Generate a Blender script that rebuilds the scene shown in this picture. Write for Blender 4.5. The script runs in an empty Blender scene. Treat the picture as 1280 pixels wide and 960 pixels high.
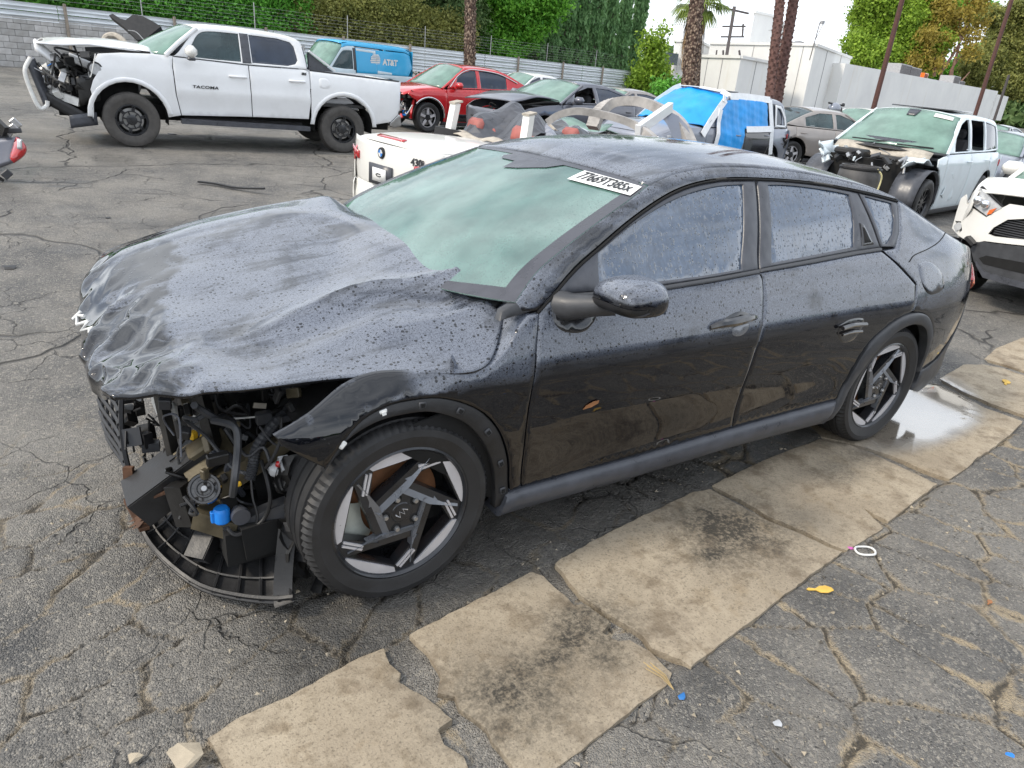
import bpy, bmesh, math, random
import numpy as np
from mathutils import Vector, Matrix, noise
from mathutils.geometry import delaunay_2d_cdt
random.seed(7); rng = np.random.default_rng(7)
R = math.radians
scene = bpy.context.scene
COL = scene.collection

# ------------------------------------------------------------------ camera
CAM = np.array([-0.82045, -2.60827, 1.62647])
YAW, PITCH, ROLL, FPX = R(55.34), R(23.148), R(5.023), 875.28
def _cam_axes():
    cy, sy, cp, sp = math.cos(YAW), math.sin(YAW), math.cos(PITCH), math.sin(PITCH)
    f = np.array([cy*cp, sy*cp, -sp]); r = np.array([sy, -cy, 0.]); u = np.cross(r, f)
    cr, sr = math.cos(ROLL), math.sin(ROLL)
    return cr*r+sr*u, -sr*r+cr*u, f
_r, _u, _f = _cam_axes()
cam_d = bpy.data.cameras.new('camera'); cam_o = bpy.data.objects.new('camera', cam_d); COL.objects.link(cam_o)
cam_d.sensor_width = 36; cam_d.lens = 36*FPX/1280; cam_d.clip_start = .05; cam_d.clip_end = 3000
cam_o.matrix_world = Matrix(((_r[0], _u[0], -_f[0], CAM[0]), (_r[1], _u[1], -_f[1], CAM[1]), (_r[2], _u[2], -_f[2], CAM[2]), (0, 0, 0, 1)))
scene.camera = cam_o

# ------------------------------------------------------------------ sky, sun, exposure
SUN_AZ, SUN_EL = R(-80), R(44)          # clockwise from +Y
world = bpy.data.worlds.new('World'); scene.world = world; world.use_nodes = True
nt = world.node_tree; nt.nodes.clear()
def wn(t, **k):
    n = nt.nodes.new(t)
    for a, b in k.items(): setattr(n, a, b)
    return n
out = wn('ShaderNodeOutputWorld'); bg = wn('ShaderNodeBackground'); sky = wn('ShaderNodeTexSky')
sky.sky_type = 'NISHITA'; sky.sun_disc = False; sky.sun_elevation = SUN_EL; sky.sun_rotation = SUN_AZ
sky.dust_density = 2.0; sky.air_density = 1.0; sky.ozone_density = 1.5
tc = wn('ShaderNodeTexCoord'); sep = wn('ShaderNodeSeparateXYZ')
nt.links.new(tc.outputs['Generated'], sep.inputs[0])
mp = wn('ShaderNodeMapping'); mp.inputs['Scale'].default_value = (1, 1, 2.6)
nt.links.new(tc.outputs['Generated'], mp.inputs[0])
nz = wn('ShaderNodeTexNoise'); nz.inputs['Scale'].default_value = 2.1; nz.inputs['Detail'].default_value = 6; nz.inputs['Roughness'].default_value = .55
nt.links.new(mp.outputs[0], nz.inputs['Vector'])
ramp = wn('ShaderNodeMapRange'); ramp.inputs['From Min'].default_value = .36; ramp.inputs['From Max'].default_value = .62
ramp.inputs['To Min'].default_value = .30; ramp.inputs['To Max'].default_value = 1.0
nt.links.new(nz.outputs[0], ramp.inputs[0])
hz = wn('ShaderNodeMapRange'); hz.inputs['From Min'].default_value = .0; hz.inputs['From Max'].default_value = .45
hz.inputs['To Min'].default_value = 1.0; hz.inputs['To Max'].default_value = .0
nt.links.new(sep.outputs['Z'], hz.inputs[0])
mx = wn('ShaderNodeMath', operation='MAXIMUM'); nt.links.new(ramp.outputs[0], mx.inputs[0]); nt.links.new(hz.outputs[0], mx.inputs[1])
mix = wn('ShaderNodeMix', data_type='RGBA'); mix.inputs['B'].default_value = (12.2, 12.8, 13.6, 1)
nt.links.new(mx.outputs[0], mix.inputs['Factor']); nt.links.new(sky.outputs[0], mix.inputs['A'])
nt.links.new(mix.outputs['Result'], bg.inputs[0]); bg.inputs['Strength'].default_value = .10
nt.links.new(bg.outputs[0], out.inputs[0])
sun_d = bpy.data.lights.new('sun', 'SUN'); sun_d.energy = 1.8; sun_d.angle = R(9); sun_d.color = (1, .90, .76)
sun_o = bpy.data.objects.new('sun', sun_d); COL.objects.link(sun_o)
_s = Vector((math.sin(SUN_AZ)*math.cos(SUN_EL), math.cos(SUN_AZ)*math.cos(SUN_EL), math.sin(SUN_EL)))
sun_o.rotation_euler = _s.to_track_quat('Z', 'Y').to_euler(); sun_o.location = (0, 0, 30)
vs = scene.view_settings
vs.view_transform = 'Standard'; vs.look = 'None'; vs.exposure = 0.55; vs.gamma = 1.0; vs.use_curve_mapping = False
scene.cycles.max_bounces = 6; scene.cycles.transparent_max_bounces = 10; scene.cycles.use_denoising = True
scene.cycles.sample_clamp_indirect = 6

# ------------------------------------------------------------------ places: points on the sloping yard, in metres
SLOPE, Y0 = .028, 1.2
def zg(x, y): return SLOPE*max(0.0, y-Y0)
def ray(px, py): return _f + ((px-640)*_r-(py-480)*_u)/FPX
def at(px, py, d): return Vector(CAM+ray(px, py)*d)
def gnd(px, py, h=0.):
    v = ray(px, py); t = (SLOPE*(CAM[1]-Y0)+h-CAM[2])/(v[2]-SLOPE*v[1]); P = CAM+v*t
    if P[1] < Y0: P = CAM+v*((h-CAM[2])/v[2])
    return Vector(P)

# ------------------------------------------------------------------ helpers: objects
def thing(name, label, cat, loc=(0, 0, 0), rz=0., group=None):
    o = bpy.data.objects.new(name, None); COL.objects.link(o); o.empty_display_size = .2
    o.location = loc; o.rotation_euler = (0, 0, rz); o['label'] = label; o['category'] = cat
    if group: o['group'] = group
    return o
def tag(o, label, cat, group=None):
    o['label'] = label; o['category'] = cat
    if group: o['group'] = group
    return o
def structure(o): o['kind'] = 'structure'; return o
def stuff(o): o['kind'] = 'stuff'; return o
def link(name, me, mat=None, parent=None, label=None):
    o = bpy.data.objects.new(name, me); COL.objects.link(o)
    if mat is not None and not me.materials: me.materials.append(mat)
    if parent is not None: o.parent = parent
    if label: o['label'] = label
    return o
def copy_tree(o, parent=None):
    c = o.copy(); COL.objects.link(c)
    if parent: c.parent = parent; c.matrix_parent_inverse = Matrix()
    for ch in list(o.children): copy_tree(ch, c)
    return c
def np_mesh(name, V, F, smooth=False):
    V = np.asarray(V, np.float32); F = np.asarray(F, np.int32); n, k = F.shape
    me = bpy.data.meshes.new(name)
    me.vertices.add(len(V)); me.vertices.foreach_set('co', V.ravel())
    me.loops.add(n*k); me.loops.foreach_set('vertex_index', F.ravel())
    me.polygons.add(n); me.polygons.foreach_set('loop_start', np.arange(0, n*k, k, dtype=np.int32))
    me.polygons.foreach_set('use_smooth', np.full(n, smooth)); me.update(calc_edges=True)
    return me
def float_attr(me, name, vals):
    a = me.attributes.new(name, 'FLOAT', 'POINT'); a.data.foreach_set('value', np.asarray(vals, np.float32))

class MB:                                   # collects shapes, links them as ONE mesh object
    def __init__(s): s.v = []; s.f = []
    def add(s, V, F):
        b = len(s.v); s.v += [tuple(p) for p in V]; s.f += [tuple(i+b for i in f) for f in F]; return s
    def box(s, c, d, rot=None, bev=0.):
        x, y, z = d[0]/2, d[1]/2, d[2]/2; c = Vector(c)
        if bev > 0:
            b = min(bev, x*.9, y*.9, z*.9); V = []
            for sx in (-1, 1):
                for sy in (-1, 1):
                    for sz in (-1, 1): V += [(sx*x, sy*(y-b), sz*(z-b)), (sx*(x-b), sy*y, sz*(z-b)), (sx*(x-b), sy*(y-b), sz*z)]
            bm = bmesh.new(); [bm.verts.new(p) for p in V]; bmesh.ops.convex_hull(bm, input=bm.verts)
            bm.verts.index_update(); V = [v.co.copy() for v in bm.verts]; F = [[v.index for v in f.verts] for f in bm.faces]; bm.free()
        else:
            V = [Vector((a*x, b*y, e*z)) for a in (-1, 1) for b in (-1, 1) for e in (-1, 1)]
            F = [(0, 1, 3, 2), (4, 6, 7, 5), (0, 4, 5, 1), (2, 3, 7, 6), (0, 2, 6, 4), (1, 5, 7, 3)]
        m = rot if rot is not None else Matrix.Identity(3)
        return s.add([c+m@Vector(p) for p in V], F)
    def beam(s, a, b, w, h, up=(0, 0, 1), taper=1., bev=0.):
        a, b = Vector(a), Vector(b); d = (b-a); L = d.length; d.normalize()
        side = d.cross(Vector(up)); side.normalize(); u = side.cross(d)
        V = []
        for p, k in ((a, 1.), (b, taper)):
            for su, sv in ((-1, -1), (1, -1), (1, 1), (-1, 1)): V.append(p+side*su*w/2*k+u*sv*h/2*k)
        return s.add(V, [(0, 1, 2, 3)[::-1], (4, 5, 6, 7), (0, 1, 5, 4), (1, 2, 6, 5), (2, 3, 7, 6), (3, 0, 4, 7)])
    def tube(s, P, r, n=8, cap=True):
        P = [Vector(p) for p in P]; m = len(P); rr = r if hasattr(r, '__len__') else [r]*m
        V = []; ref = None
        for i in range(m):
            t = (P[min(i+1, m-1)]-P[max(i-1, 0)]).normalized()
            if ref is None: ref = t.orthogonal().normalized()
            ref = (ref-t*ref.dot(t)).normalized(); b = t.cross(ref)
            for k in range(n):
                a = 2*math.pi*k/n; V.append(P[i]+(ref*math.cos(a)+b*math.sin(a))*rr[i])
        F = [(i*n+k, i*n+(k+1) % n, (i+1)*n+(k+1) % n, (i+1)*n+k) for i in range(m-1) for k in range(n)]
        if cap: F += [tuple(range(n))[::-1], tuple((m-1)*n+k for k in range(n))]
        return s.add(V, F)
    def lathe(s, prof, c=(0, 0, 0), axis='y', n=32, closed=False):
        c = Vector(c); V = []; m = len(prof)
        for k in range(n):
            a = 2*math.pi*k/n; ca, sa = math.cos(a), math.sin(a)
            for r, h in prof:
                V.append(c+(Vector((r*ca, h, r*sa)) if axis == 'y' else Vector((r*ca, r*sa, h)) if axis == 'z' else Vector((h, r*ca, r*sa))))
        F = [(k*m+i, k*m+i+1, ((k+1) % n)*m+i+1, ((k+1) % n)*m+i) for k in range(n) for i in range(m-1 + (1 if closed else 0)) if not closed or True]
        if closed: F = [(k*m+i, k*m+(i+1) % m, ((k+1) % n)*m+(i+1) % m, ((k+1) % n)*m+i) for k in range(n) for i in range(m)]
        return s.add(V, F)
    def prism(s, poly, h, M=None):           # polygon in xy extruded along z by h, then moved by M
        n = len(poly); M = M or Matrix()
        V = [M@Vector((x, y, 0)) for x, y in poly]+[M@Vector((x, y, h)) for x, y in poly]
        return s.add(V, [tuple(range(n))[::-1], tuple(range(n, 2*n))]+[(i, (i+1) % n, n+(i+1) % n, n+i) for i in range(n)])
    def grid(s, fn, nu, nv, close=False):
        V = [fn(i/nu, j/nv) for i in range(nu+1) for j in range(nv+1)]
        return s.add(V, [(i*(nv+1)+j, (i+1)*(nv+1)+j, (i+1)*(nv+1)+j+1, i*(nv+1)+j+1) for i in range(nu) for j in range(nv)])
    def sphere(s, c, r, sc=(1, 1, 1), nu=12, nv=8, rot=None):
        m = rot or Matrix.Identity(3)
        def fn(a, b):
            t, p = b*math.pi, a*2*math.pi
            return Vector(c)+m@Vector((r*sc[0]*math.sin(t)*math.cos(p), r*sc[1]*math.sin(t)*math.sin(p), r*sc[2]*math.cos(t)))
        return s.grid(fn, nu, nv)
    def mesh(s, name, smooth=40, weld=0.):
        me = bpy.data.meshes.new(name); me.from_pydata(s.v, [], s.f)
        bm = bmesh.new(); bm.from_mesh(me)
        if weld: bmesh.ops.remove_doubles(bm, verts=bm.verts, dist=weld)
        bmesh.ops.recalc_face_normals(bm, faces=bm.faces); bm.to_mesh(me); bm.free()
        if smooth:
            me.shade_smooth(); me.set_sharp_from_angle(angle=R(smooth))
        return me
    def build(s, name, mat, parent=None, label=None, smooth=40, weld=0.):
        return link(name, s.mesh(name, smooth, weld), mat, parent, label)

def cr(P, n=6, closed=False):                # Catmull-Rom through the points
    P = [Vector(p) for p in P]; out = []; m = len(P)
    rngi = range(m if closed else m-1)
    for i in rngi:
        p1, p2 = P[i], P[(i+1) % m]
        p0 = P[(i-1) % m] if closed or i > 0 else p1*2-p2
        p3 = P[(i+2) % m] if closed or i+2 < m else p2*2-p1
        for k in range(n):
            t = k/n; out.append(.5*((2*p1)+(p2-p0)*t+(2*p0-5*p1+4*p2-p3)*t*t+(3*p1-p0-3*p2+p3)*t**3))
    if not closed: out.append(P[-1])
    return out
def ev(P, t):                                # point at t in 0..1 on a Catmull-Rom curve
    m = len(P)-1; x = min(max(t, 0), 1)*m; i = min(int(x), m-1); t = x-i
    p1, p2 = Vector(P[i]), Vector(P[i+1]); p0 = Vector(P[i-1]) if i > 0 else p1*2-p2; p3 = Vector(P[i+2]) if i+2 <= m else p2*2-p1
    return .5*((2*p1)+(p2-p0)*t+(2*p0-5*p1+4*p2-p3)*t*t+(3*p1-p0-3*p2+p3)*t**3)

# ------------------------------------------------------------------ helpers: materials
class NT:
    def __init__(s, name):
        s.m = bpy.data.materials.new(name); s.m.use_nodes = True; s.t = s.m.node_tree; s.t.nodes.clear()
        s.o = s.n('ShaderNodeOutputMaterial'); s.tc = s.n('ShaderNodeTexCoord').outputs['Object']
    def n(s, t, ins=None, **k):
        x = s.t.nodes.new(t)
        for a, b in k.items(): setattr(x, a, b)
        for a, b in (ins or {}).items():
            if hasattr(b, 'is_linked') or isinstance(b, bpy.types.NodeSocket): s.t.links.new(b, x.inputs[a])
            else: x.inputs[a].default_value = b
        return x
    def noise(s, sc, det=4, rough=.55, vec=None, dist=0.): return s.n('ShaderNodeTexNoise', {'Vector': vec or s.tc, 'Scale': sc, 'Detail': det, 'Roughness': rough, 'Distortion': dist}).outputs[0]
    def voro(s, sc, feat='F1', vec=None, out='Distance', rnd=1.): return s.n('ShaderNodeTexVoronoi', {'Vector': vec or s.tc, 'Scale': sc, 'Randomness': rnd}, feature=feat).outputs[out]
    def math(s, op, a, b=0., c=0., clamp=False): return s.n('ShaderNodeMath', {0: a, 1: b, 2: c}, operation=op, use_clamp=clamp).outputs[0]
    def rng(s, v, a, b, c=0., d=1., smooth=False): return s.n('ShaderNodeMapRange', {0: v, 1: a, 2: b, 3: c, 4: d}, interpolation_type='SMOOTHSTEP' if smooth else 'LINEAR').outputs[0]
    def mix(s, f, a, b):
        x = s.n('ShaderNodeMix', data_type='RGBA')
        for k, v in (('Factor', f), ('A', a), ('B', b)):
            if isinstance(v, bpy.types.NodeSocket): s.t.links.new(v, x.inputs[k])
            else: x.inputs[k].default_value = (v if k == 'Factor' else (*v[:3], 1))
        return x.outputs['Result']
    def scale(s, sc, rot=(0, 0, 0)): return s.n('ShaderNodeMapping', {'Vector': s.tc, 'Scale': sc, 'Rotation': rot}).outputs[0]
    def bump(s, h, st=.3, d=.01, normal=None):
        i = {'Height': h, 'Strength': st, 'Distance': d}
        if normal is not None: i['Normal'] = normal
        return s.n('ShaderNodeBump', i).outputs[0]
    def attr(s, nm): return s.n('ShaderNodeAttribute', attribute_name=nm).outputs['Fac']
    def geo(s, o): return s.n('ShaderNodeNewGeometry').outputs[o]
    def bsdf(s, **k):
        names = {'base': 'Base Color', 'rough': 'Roughness', 'metal': 'Metallic', 'normal': 'Normal', 'coat': 'Coat Weight', 'coat_r': 'Coat Roughness', 'spec': 'Specular IOR Level', 'ior': 'IOR', 'alpha': 'Alpha', 'trans': 'Transmission Weight', 'emit': 'Emission Color', 'es': 'Emission Strength', 'coat_n': 'Coat Normal', 'sheen': 'Sheen Weight'}
        p = s.n('ShaderNodeBsdfPrincipled')
        for a, b in k.items():
            i = p.inputs[names[a]]
            if isinstance(b, bpy.types.NodeSocket): s.t.links.new(b, i)
            else: i.default_value = (*b[:3], 1) if a in ('base', 'emit') else b
        return p.outputs[0]
    def out(s, sh): s.t.links.new(sh, s.o.inputs[0]); return s.m

def paint(name, col, rough=.25, metal=0., coat=.6, dirt=.25, dirtc=(.20, .17, .13), dust=.2, scale=3., spec=.5):
    """car paint: flat colour, uneven road film, fine dust on the faces that look up"""
    t = NT(name); n1 = t.noise(scale, 6, .65); n2 = t.noise(scale*14, 3, .6)
    f = t.math('MULTIPLY', t.rng(n1, .45, .75), dirt, clamp=True)
    f = t.math('ADD', f, t.math('MULTIPLY', t.rng(n2, .55, .8), dirt*.4), clamp=True)
    base = t.mix(f, col, dirtc)
    r = t.math('ADD', t.math('MULTIPLY', n1, .25), rough-.08, clamp=True)
    return t.out(t.bsdf(base=base, rough=r, metal=metal, coat=coat, coat_r=.06, spec=spec, normal=t.bump(t.noise(scale*.8, 2), .10, .02)))
def plain(name, col, rough=.6, metal=0., var=.25, vs=12., bump=.15, bs=60., spec=.5, coat=0.):
    t = NT(name); n1 = t.noise(vs, 5, .6)
    dk = tuple(c*(1-var) for c in col); lt = tuple(min(1, c*(1+var)) for c in col)
    return t.out(t.bsdf(base=t.mix(t.rng(n1, .3, .7), dk, lt), rough=t.rng(n1, .3, .7, max(.02, rough-.1), min(1, rough+.1)), metal=metal, spec=spec, coat=coat,
                        normal=t.bump(t.noise(bs, 3), bump, .004)))
def glass(name, tint, rough=.06, alpha=.75, ior=1.5, drops=0., ds=70., streak=0., haze=.5):
    """wet, misted or dusty glazing: part see-through, part covered by the film lying on it"""
    t = NT(name); n1 = t.noise(3.2, 5, .6)
    col = t.mix(t.rng(n1, .35, .7), tuple(c*(1-haze) for c in tint), tint)
    if streak:
        rn = t.noise(1., 5, .65, vec=t.scale((60., 60., .5))); col = t.mix(t.rng(t.math('ADD', t.math('MULTIPLY', rn, .6), t.math('MULTIPLY', n1, .4)), .38, .60), tuple(c*.72 for c in tint), tuple(min(1, c*1.4) for c in tint))
    rg = rough; nrm = t.bump(t.noise(2.0, 2), .03, .02)
    if drops:
        v = t.n('ShaderNodeTexVoronoi', {'Vector': t.tc, 'Scale': ds}); rad = t.math('MULTIPLY', t.n('ShaderNodeSeparateColor', {0: v.outputs['Color']}).outputs[0], .40)
        d = t.math('SUBTRACT', 1., t.math('DIVIDE', v.outputs['Distance'], t.math('ADD', rad, .02)), clamp=True)
        h = d
        if streak:
            sv = t.n('ShaderNodeTexVoronoi', {'Vector': t.scale((ds*.8, ds*.8, ds*.045)), 'Scale': 1.}); s2 = t.rng(sv.outputs['Distance'], .34, .05, 0, 1)
            sel = t.rng(t.n('ShaderNodeSeparateColor', {0: sv.outputs['Color']}).outputs[0], .45, .6)
            s2 = t.math('MULTIPLY', t.math('MULTIPLY', s2, sel), streak); h = t.math('MAXIMUM', d, s2)
            col = t.mix(t.math('MULTIPLY', t.rng(s2, .1, .5), .75), col, tuple(c*.22 for c in tint))
        col = t.mix(t.math('MULTIPLY', t.rng(d, .05, .4), .8), col, tuple(c*.25 for c in tint))
        nrm = t.bump(h, drops, .004, nrm)
    return t.out(t.bsdf(base=col, rough=rg, ior=ior, alpha=alpha, normal=nrm, spec=.5))

M = {}
def wet_black():
    t = NT('wet_black_paint')
    def drops(sc, pw, mx_):
        v = t.n('ShaderNodeTexVoronoi', {'Vector': t.tc, 'Scale': sc}); c = t.n('ShaderNodeSeparateColor', {0: v.outputs['Color']})
        rad = t.math('MULTIPLY', t.math('POWER', c.outputs[0], pw), mx_)
        return t.math('SUBTRACT', 1., t.math('DIVIDE', v.outputs['Distance'], t.math('ADD', rad, .012)), clamp=True)
    d = drops(82., 2.4, .50); d2 = drops(240., 1.5, .5)
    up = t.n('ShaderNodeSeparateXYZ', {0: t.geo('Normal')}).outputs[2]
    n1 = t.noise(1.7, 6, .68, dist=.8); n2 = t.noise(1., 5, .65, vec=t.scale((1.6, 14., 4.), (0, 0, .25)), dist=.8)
    dew_sheen = t.math('MAXIMUM', t.rng(up, .20, .60), t.rng(up, .08, .26, 0., .9))  # up-facing paint paled: dew film, plus the sky's reflection painted into the colour
    crush = t.attr('crush')
    pt = t.math('ADD', t.math('MULTIPLY', n1, .6), t.math('MULTIPLY', n2, .4))
    dew_sheen = t.math('MULTIPLY', dew_sheen, t.rng(pt, .38, .52, .15, 1., smooth=True))
    dew_sheen = t.math('MULTIPLY', dew_sheen, t.rng(t.math('MAXIMUM', d, t.math('MULTIPLY', d2, .6)), .02, .12, 1., .06))
    dew_sheen = t.math('MULTIPLY', dew_sheen, t.rng(t.noise(160, 2), .3, .65, .65, 1.1))
    cn = t.noise(1., 5, .6, vec=t.scale((5, 9, 5)), dist=1.2)
    dew_sheen = t.math('MULTIPLY', dew_sheen, t.math('SUBTRACT', 1., t.math('MULTIPLY', crush, t.rng(cn, .63, .54, .35, 1.))))
    base = t.mix(dew_sheen, (.0025, .003, .005), (.14, .157, .195))
    rough = t.rng(dew_sheen, 0., 1., .03, .30)
    h = t.math('ADD', d, t.math('MULTIPLY', t.math('MULTIPLY', d2, .6), dew_sheen))
    fine = t.bump(t.noise(3., 2), .006, .02)
    return t.out(t.bsdf(base=base, rough=rough, ior=1.52, coat=.45, coat_r=.02, normal=t.bump(h, .4, .002, fine), coat_n=fine))
M['wet_black'] = wet_black()
def crush_black():
    t = NT('crushed_black_paint'); n1 = t.noise(1., 5, .6, vec=t.scale((5, 9, 5)), dist=1.2); n2 = t.noise(30, 4)
    base = t.mix(t.rng(n1, .5, .68), (.006, .007, .009), (.12, .12, .125))
    return t.out(t.bsdf(base=base, rough=t.rng(n1, .45, .65, .10, .4), coat=.4, ior=1.6, normal=t.bump(n2, .12, .004)))
M['crush_black'] = crush_black()
M['gloss_black'] = paint('gloss_black_paint', (.008, .009, .012), .08, coat=.8, dirt=.12)
M['satin_black'] = plain('satin_black_plastic', (.045, .047, .052), .45, bump=.1, bs=220)
M['grey_plastic'] = plain('wet_grey_plastic', (.062, .066, .078), .35, bump=.1, bs=220)
M['rough_black'] = plain('rough_black_plastic', (.018, .018, .019), .5, bump=.2, bs=140, var=.4)
M['grime_black'] = plain('grimy_black_metal', (.018, .0175, .017), .36, bump=.35, bs=45, var=.6, vs=9)
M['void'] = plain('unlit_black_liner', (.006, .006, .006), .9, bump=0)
M['rubber'] = plain('tyre_rubber', (.022, .022, .023), .55, bump=.15, bs=120, var=.35, vs=8)
M['rubber_dry'] = plain('dusty_tyre_rubber', (.075, .07, .065), .8, bump=.15, bs=60, var=.3)
M['rim_dark'] = plain('dark_alloy', (.035, .037, .042), .32, metal=.5, bump=.05, coat=.4)
M['rim_cut'] = plain('machined_alloy', (.62, .61, .63), .35, metal=.35, bump=.05, var=.08)
M['rust'] = plain('rust_brown_iron', (.10, .05, .028), .75, metal=.2, bump=.4, bs=60, var=.5)
M['steel'] = plain('bare_steel', (.42, .42, .42), .35, metal=.9, bump=.1, var=.2)
M['olive_metal'] = plain('dirty_olive_beam', (.11, .092, .058), .5, metal=.25, bump=.25, bs=40, var=.55, vs=7)
M['caliper'] = plain('pale_caliper', (.55, .58, .52), .5, metal=.3, var=.2)
M['blue_cap'] = plain('blue_cap_plastic', (.01, .20, .68), .4, var=.12)
M['yellow'] = plain('yellow_connector_plastic', (.75, .45, .03), .5, var=.2)
M['white_plastic'] = plain('white_plastic', (.70, .70, .68), .45, var=.15)
M['clear_lamp'] = plain('clear_lamp_plastic', (.45, .46, .47), .12, bump=.3, bs=30, coat=.6)
M['red_lamp'] = plain('red_lamp_plastic', (.42, .012, .015), .12, var=.3, coat=1.)
M['orange_lamp'] = plain('orange_lamp_plastic', (.85, .16, .02), .15, var=.3, coat=1.)
M['sticker'] = plain('white_sticker', (.80, .80, .78), .5, var=.06)
M['ink'] = plain('black_ink', (.012, .012, .013), .5, var=.1)
M['silver_badge'] = plain('silver_badge', (.8, .8, .82), .25, metal=.6, var=.05)
M['chrome'] = plain('chrome_trim', (.75, .75, .77), .12, metal=1., var=.05, bump=.02)
M['interior'] = plain('dark_cabin_fabric', (.055, .055, .06), .8)
M['cream_trim'] = plain('pale_cabin_trim', (.42, .38, .32), .8)
M['ws_fog_sheen'] = glass('misted_green_sheen_windscreen', (.17, .315, .275), .035, alpha=.78, ior=2.1, drops=.12, ds=150., haze=.5)  # mist film, its pale green patches also painting in the sky's reflection
M['ws_clean'] = glass('dusty_green_windscreen', (.22, .36, .30), .12, alpha=.85, ior=1.5, haze=.35)
M['side_fog_sheen'] = glass('rain_beaded_tinted_glass', (.058, .083, .125), .03, alpha=1., ior=2.2, drops=.5, ds=88., streak=1., haze=.4)  # rain film; bluish base colour also paints in part of the sky's reflection
M['tint_glass'] = glass('dark_tinted_glass', (.035, .05, .08), .05, alpha=.97, ior=1.6, haze=.4)
M['clear_glass'] = glass('clear_door_glass', (.07, .11, .12), .05, alpha=.8, ior=1.5, haze=.4)
M['white_paint'] = paint('white_car_paint', (.78, .79, .80), .3, dirt=.10)
M['cream_white'] = paint('warm_white_car_paint', (.80, .79, .75), .28, dirt=.12)
M['ice_white'] = paint('cool_white_car_paint', (.66, .74, .78), .35, dirt=.15)
M['red_paint'] = paint('red_car_paint', (.55, .012, .018), .2, metal=.15, coat=1., dirt=.08)
M['grey_paint'] = paint('slate_grey_car_paint', (.12, .125, .15), .3, metal=.4, dirt=.3, dirtc=(.25, .24, .24))
M['silver_paint'] = paint('blue_silver_car_paint', (.25, .27, .32), .3, metal=.4, dirt=.3)
M['taupe_paint'] = paint('taupe_car_paint', (.33, .30, .28), .3, metal=.3, dirt=.2)
M['van_blue'] = paint('sky_blue_van_paint', (.02, .36, .66), .35, coat=.4, dirt=.05)
M['pale_van'] = paint('pale_blue_van_paint', (.55, .66, .72), .35, coat=.3, dirt=.1)

# ------------------------------------------------------------------ ground: one sheet, cracked near the camera
def vnoise(x, y, sc, seed):
    x = x*sc; y = y*sc; xi = np.floor(x).astype(np.int64); yi = np.floor(y).astype(np.int64); fx = x-xi; fy = y-yi
    fx = fx*fx*(3-2*fx); fy = fy*fy*(3-2*fy)
    def h(a, b):
        n = (a*374761393+b*668265263+seed*974711) & 0xffffffff; n = ((n ^ (n >> 13))*1274126177) & 0xffffffff
        return ((n ^ (n >> 16)) & 0xffff)/65535.
    return (h(xi, yi)*(1-fx)+h(xi+1, yi)*fx)*(1-fy)+(h(xi, yi+1)*(1-fx)+h(xi+1, yi+1)*fx)*fy
def fbm(x, y, sc, seed, o=4):
    return sum(vnoise(x, y, sc*2**i, seed+i)*.5**i for i in range(o))/sum(.5**i for i in range(o))
def cells(x, y, cx, cy, seed, jit=.8):
    gx = x/cx; gy = y/cy; ix = np.floor(gx).astype(np.int64); iy = np.floor(gy).astype(np.int64)
    f1 = np.full(x.shape, 9.); f2 = np.full(x.shape, 9.)
    for a in (-1, 0, 1):
        for b in (-1, 0, 1):
            n = ((ix+a)*374761393+(iy+b)*668265263+seed*69069) & 0xffffffff; n = ((n ^ (n >> 13))*1274126177) & 0xffffffff
            px = ix+a+.5+jit*((n & 1023)/1023-.5); py = iy+b+.5+jit*(((n >> 10) & 1023)/1023-.5)
            d = np.hypot(gx-px, gy-py); f2 = np.minimum(f2, np.maximum(f1, d)); f1 = np.minimum(f1, d)
    return (f2-f1)*.5*min(cx, cy)
def axis_pts(lo, hi, step, ext, g=1.09):
    a = list(np.arange(lo, hi+1e-6, step)); s = step
    while a[-1] < ext[1]: s *= g; a.append(a[-1]+s)
    s = step
    while a[0] > ext[0]: s *= g; a.insert(0, a[0]-s)
    return np.array(a)
def sstep(t): t = np.clip(t, 0, 1); return t*t*(3-2*t)
def strip_v(x, y):                           # 0..1 across the concrete gutter
    ya = -1.03+.113*x; return (ya-y)/.60
gx = axis_pts(-1.9, 3.6, .016, (-400, 600)); gy = axis_pts(-2.6, .35, .016, (-300, 700))
X, Yg = np.meshgrid(gx, gy, indexing='ij')
Z = SLOPE*np.maximum(0, Yg-Y0)
wx = X+.10*(fbm(X, Yg, 3., 3)-.5)+.02*(fbm(X, Yg, 22., 31, 2)-.5); wy = Yg+.10*(fbm(X, Yg, 3., 5)-.5)+.02*(fbm(X, Yg, 22., 37, 2)-.5)
rot = R(24); rx = wx*math.cos(rot)+wy*math.sin(rot); ry = -wx*math.sin(rot)+wy*math.cos(rot)
right = sstep((X*1.-Yg*.6-1.1)/.9)           # tight alligator cracking beyond the gutter, looser on the nose side
e1 = cells(rx, ry, .22, .36, 11, .75); e2 = cells(rx, ry, .34, .20, 23, .9)
edge = np.where(right > .5, e1, e2)
wid = .006+.008*fbm(X, Yg, 5., 41, 3)
cut = sstep((fbm(X, Yg, 2.2, 77, 3)-.30)/.12)
crack = (1-sstep(edge/wid))*np.maximum(cut, .25)
near = sstep(1-(np.maximum(np.abs(X-.8)-2.7, 0)+np.maximum(np.abs(Yg+1.1)-1.45, 0))/.8)
crack *= near
sv = strip_v(X, Yg); instrip = sstep((sv+.02)/.05)*(1-sstep((sv-.98)/.05))*(X > -1.4)*(X < 9)
undul = .024*(fbm(X, Yg, 2.4, 9)-.5)+.010*(fbm(X, Yg, 11., 15, 3)-.5)*(1+.9*(1-right))
grit = .004*(vnoise(X, Yg, 60., 51)-.5)
Z = Z+(undul+grit-.011*crack)*near*(1-instrip)+instrip*(-.016+.012*(fbm(X, Yg, 18., 61)-.5))
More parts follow.
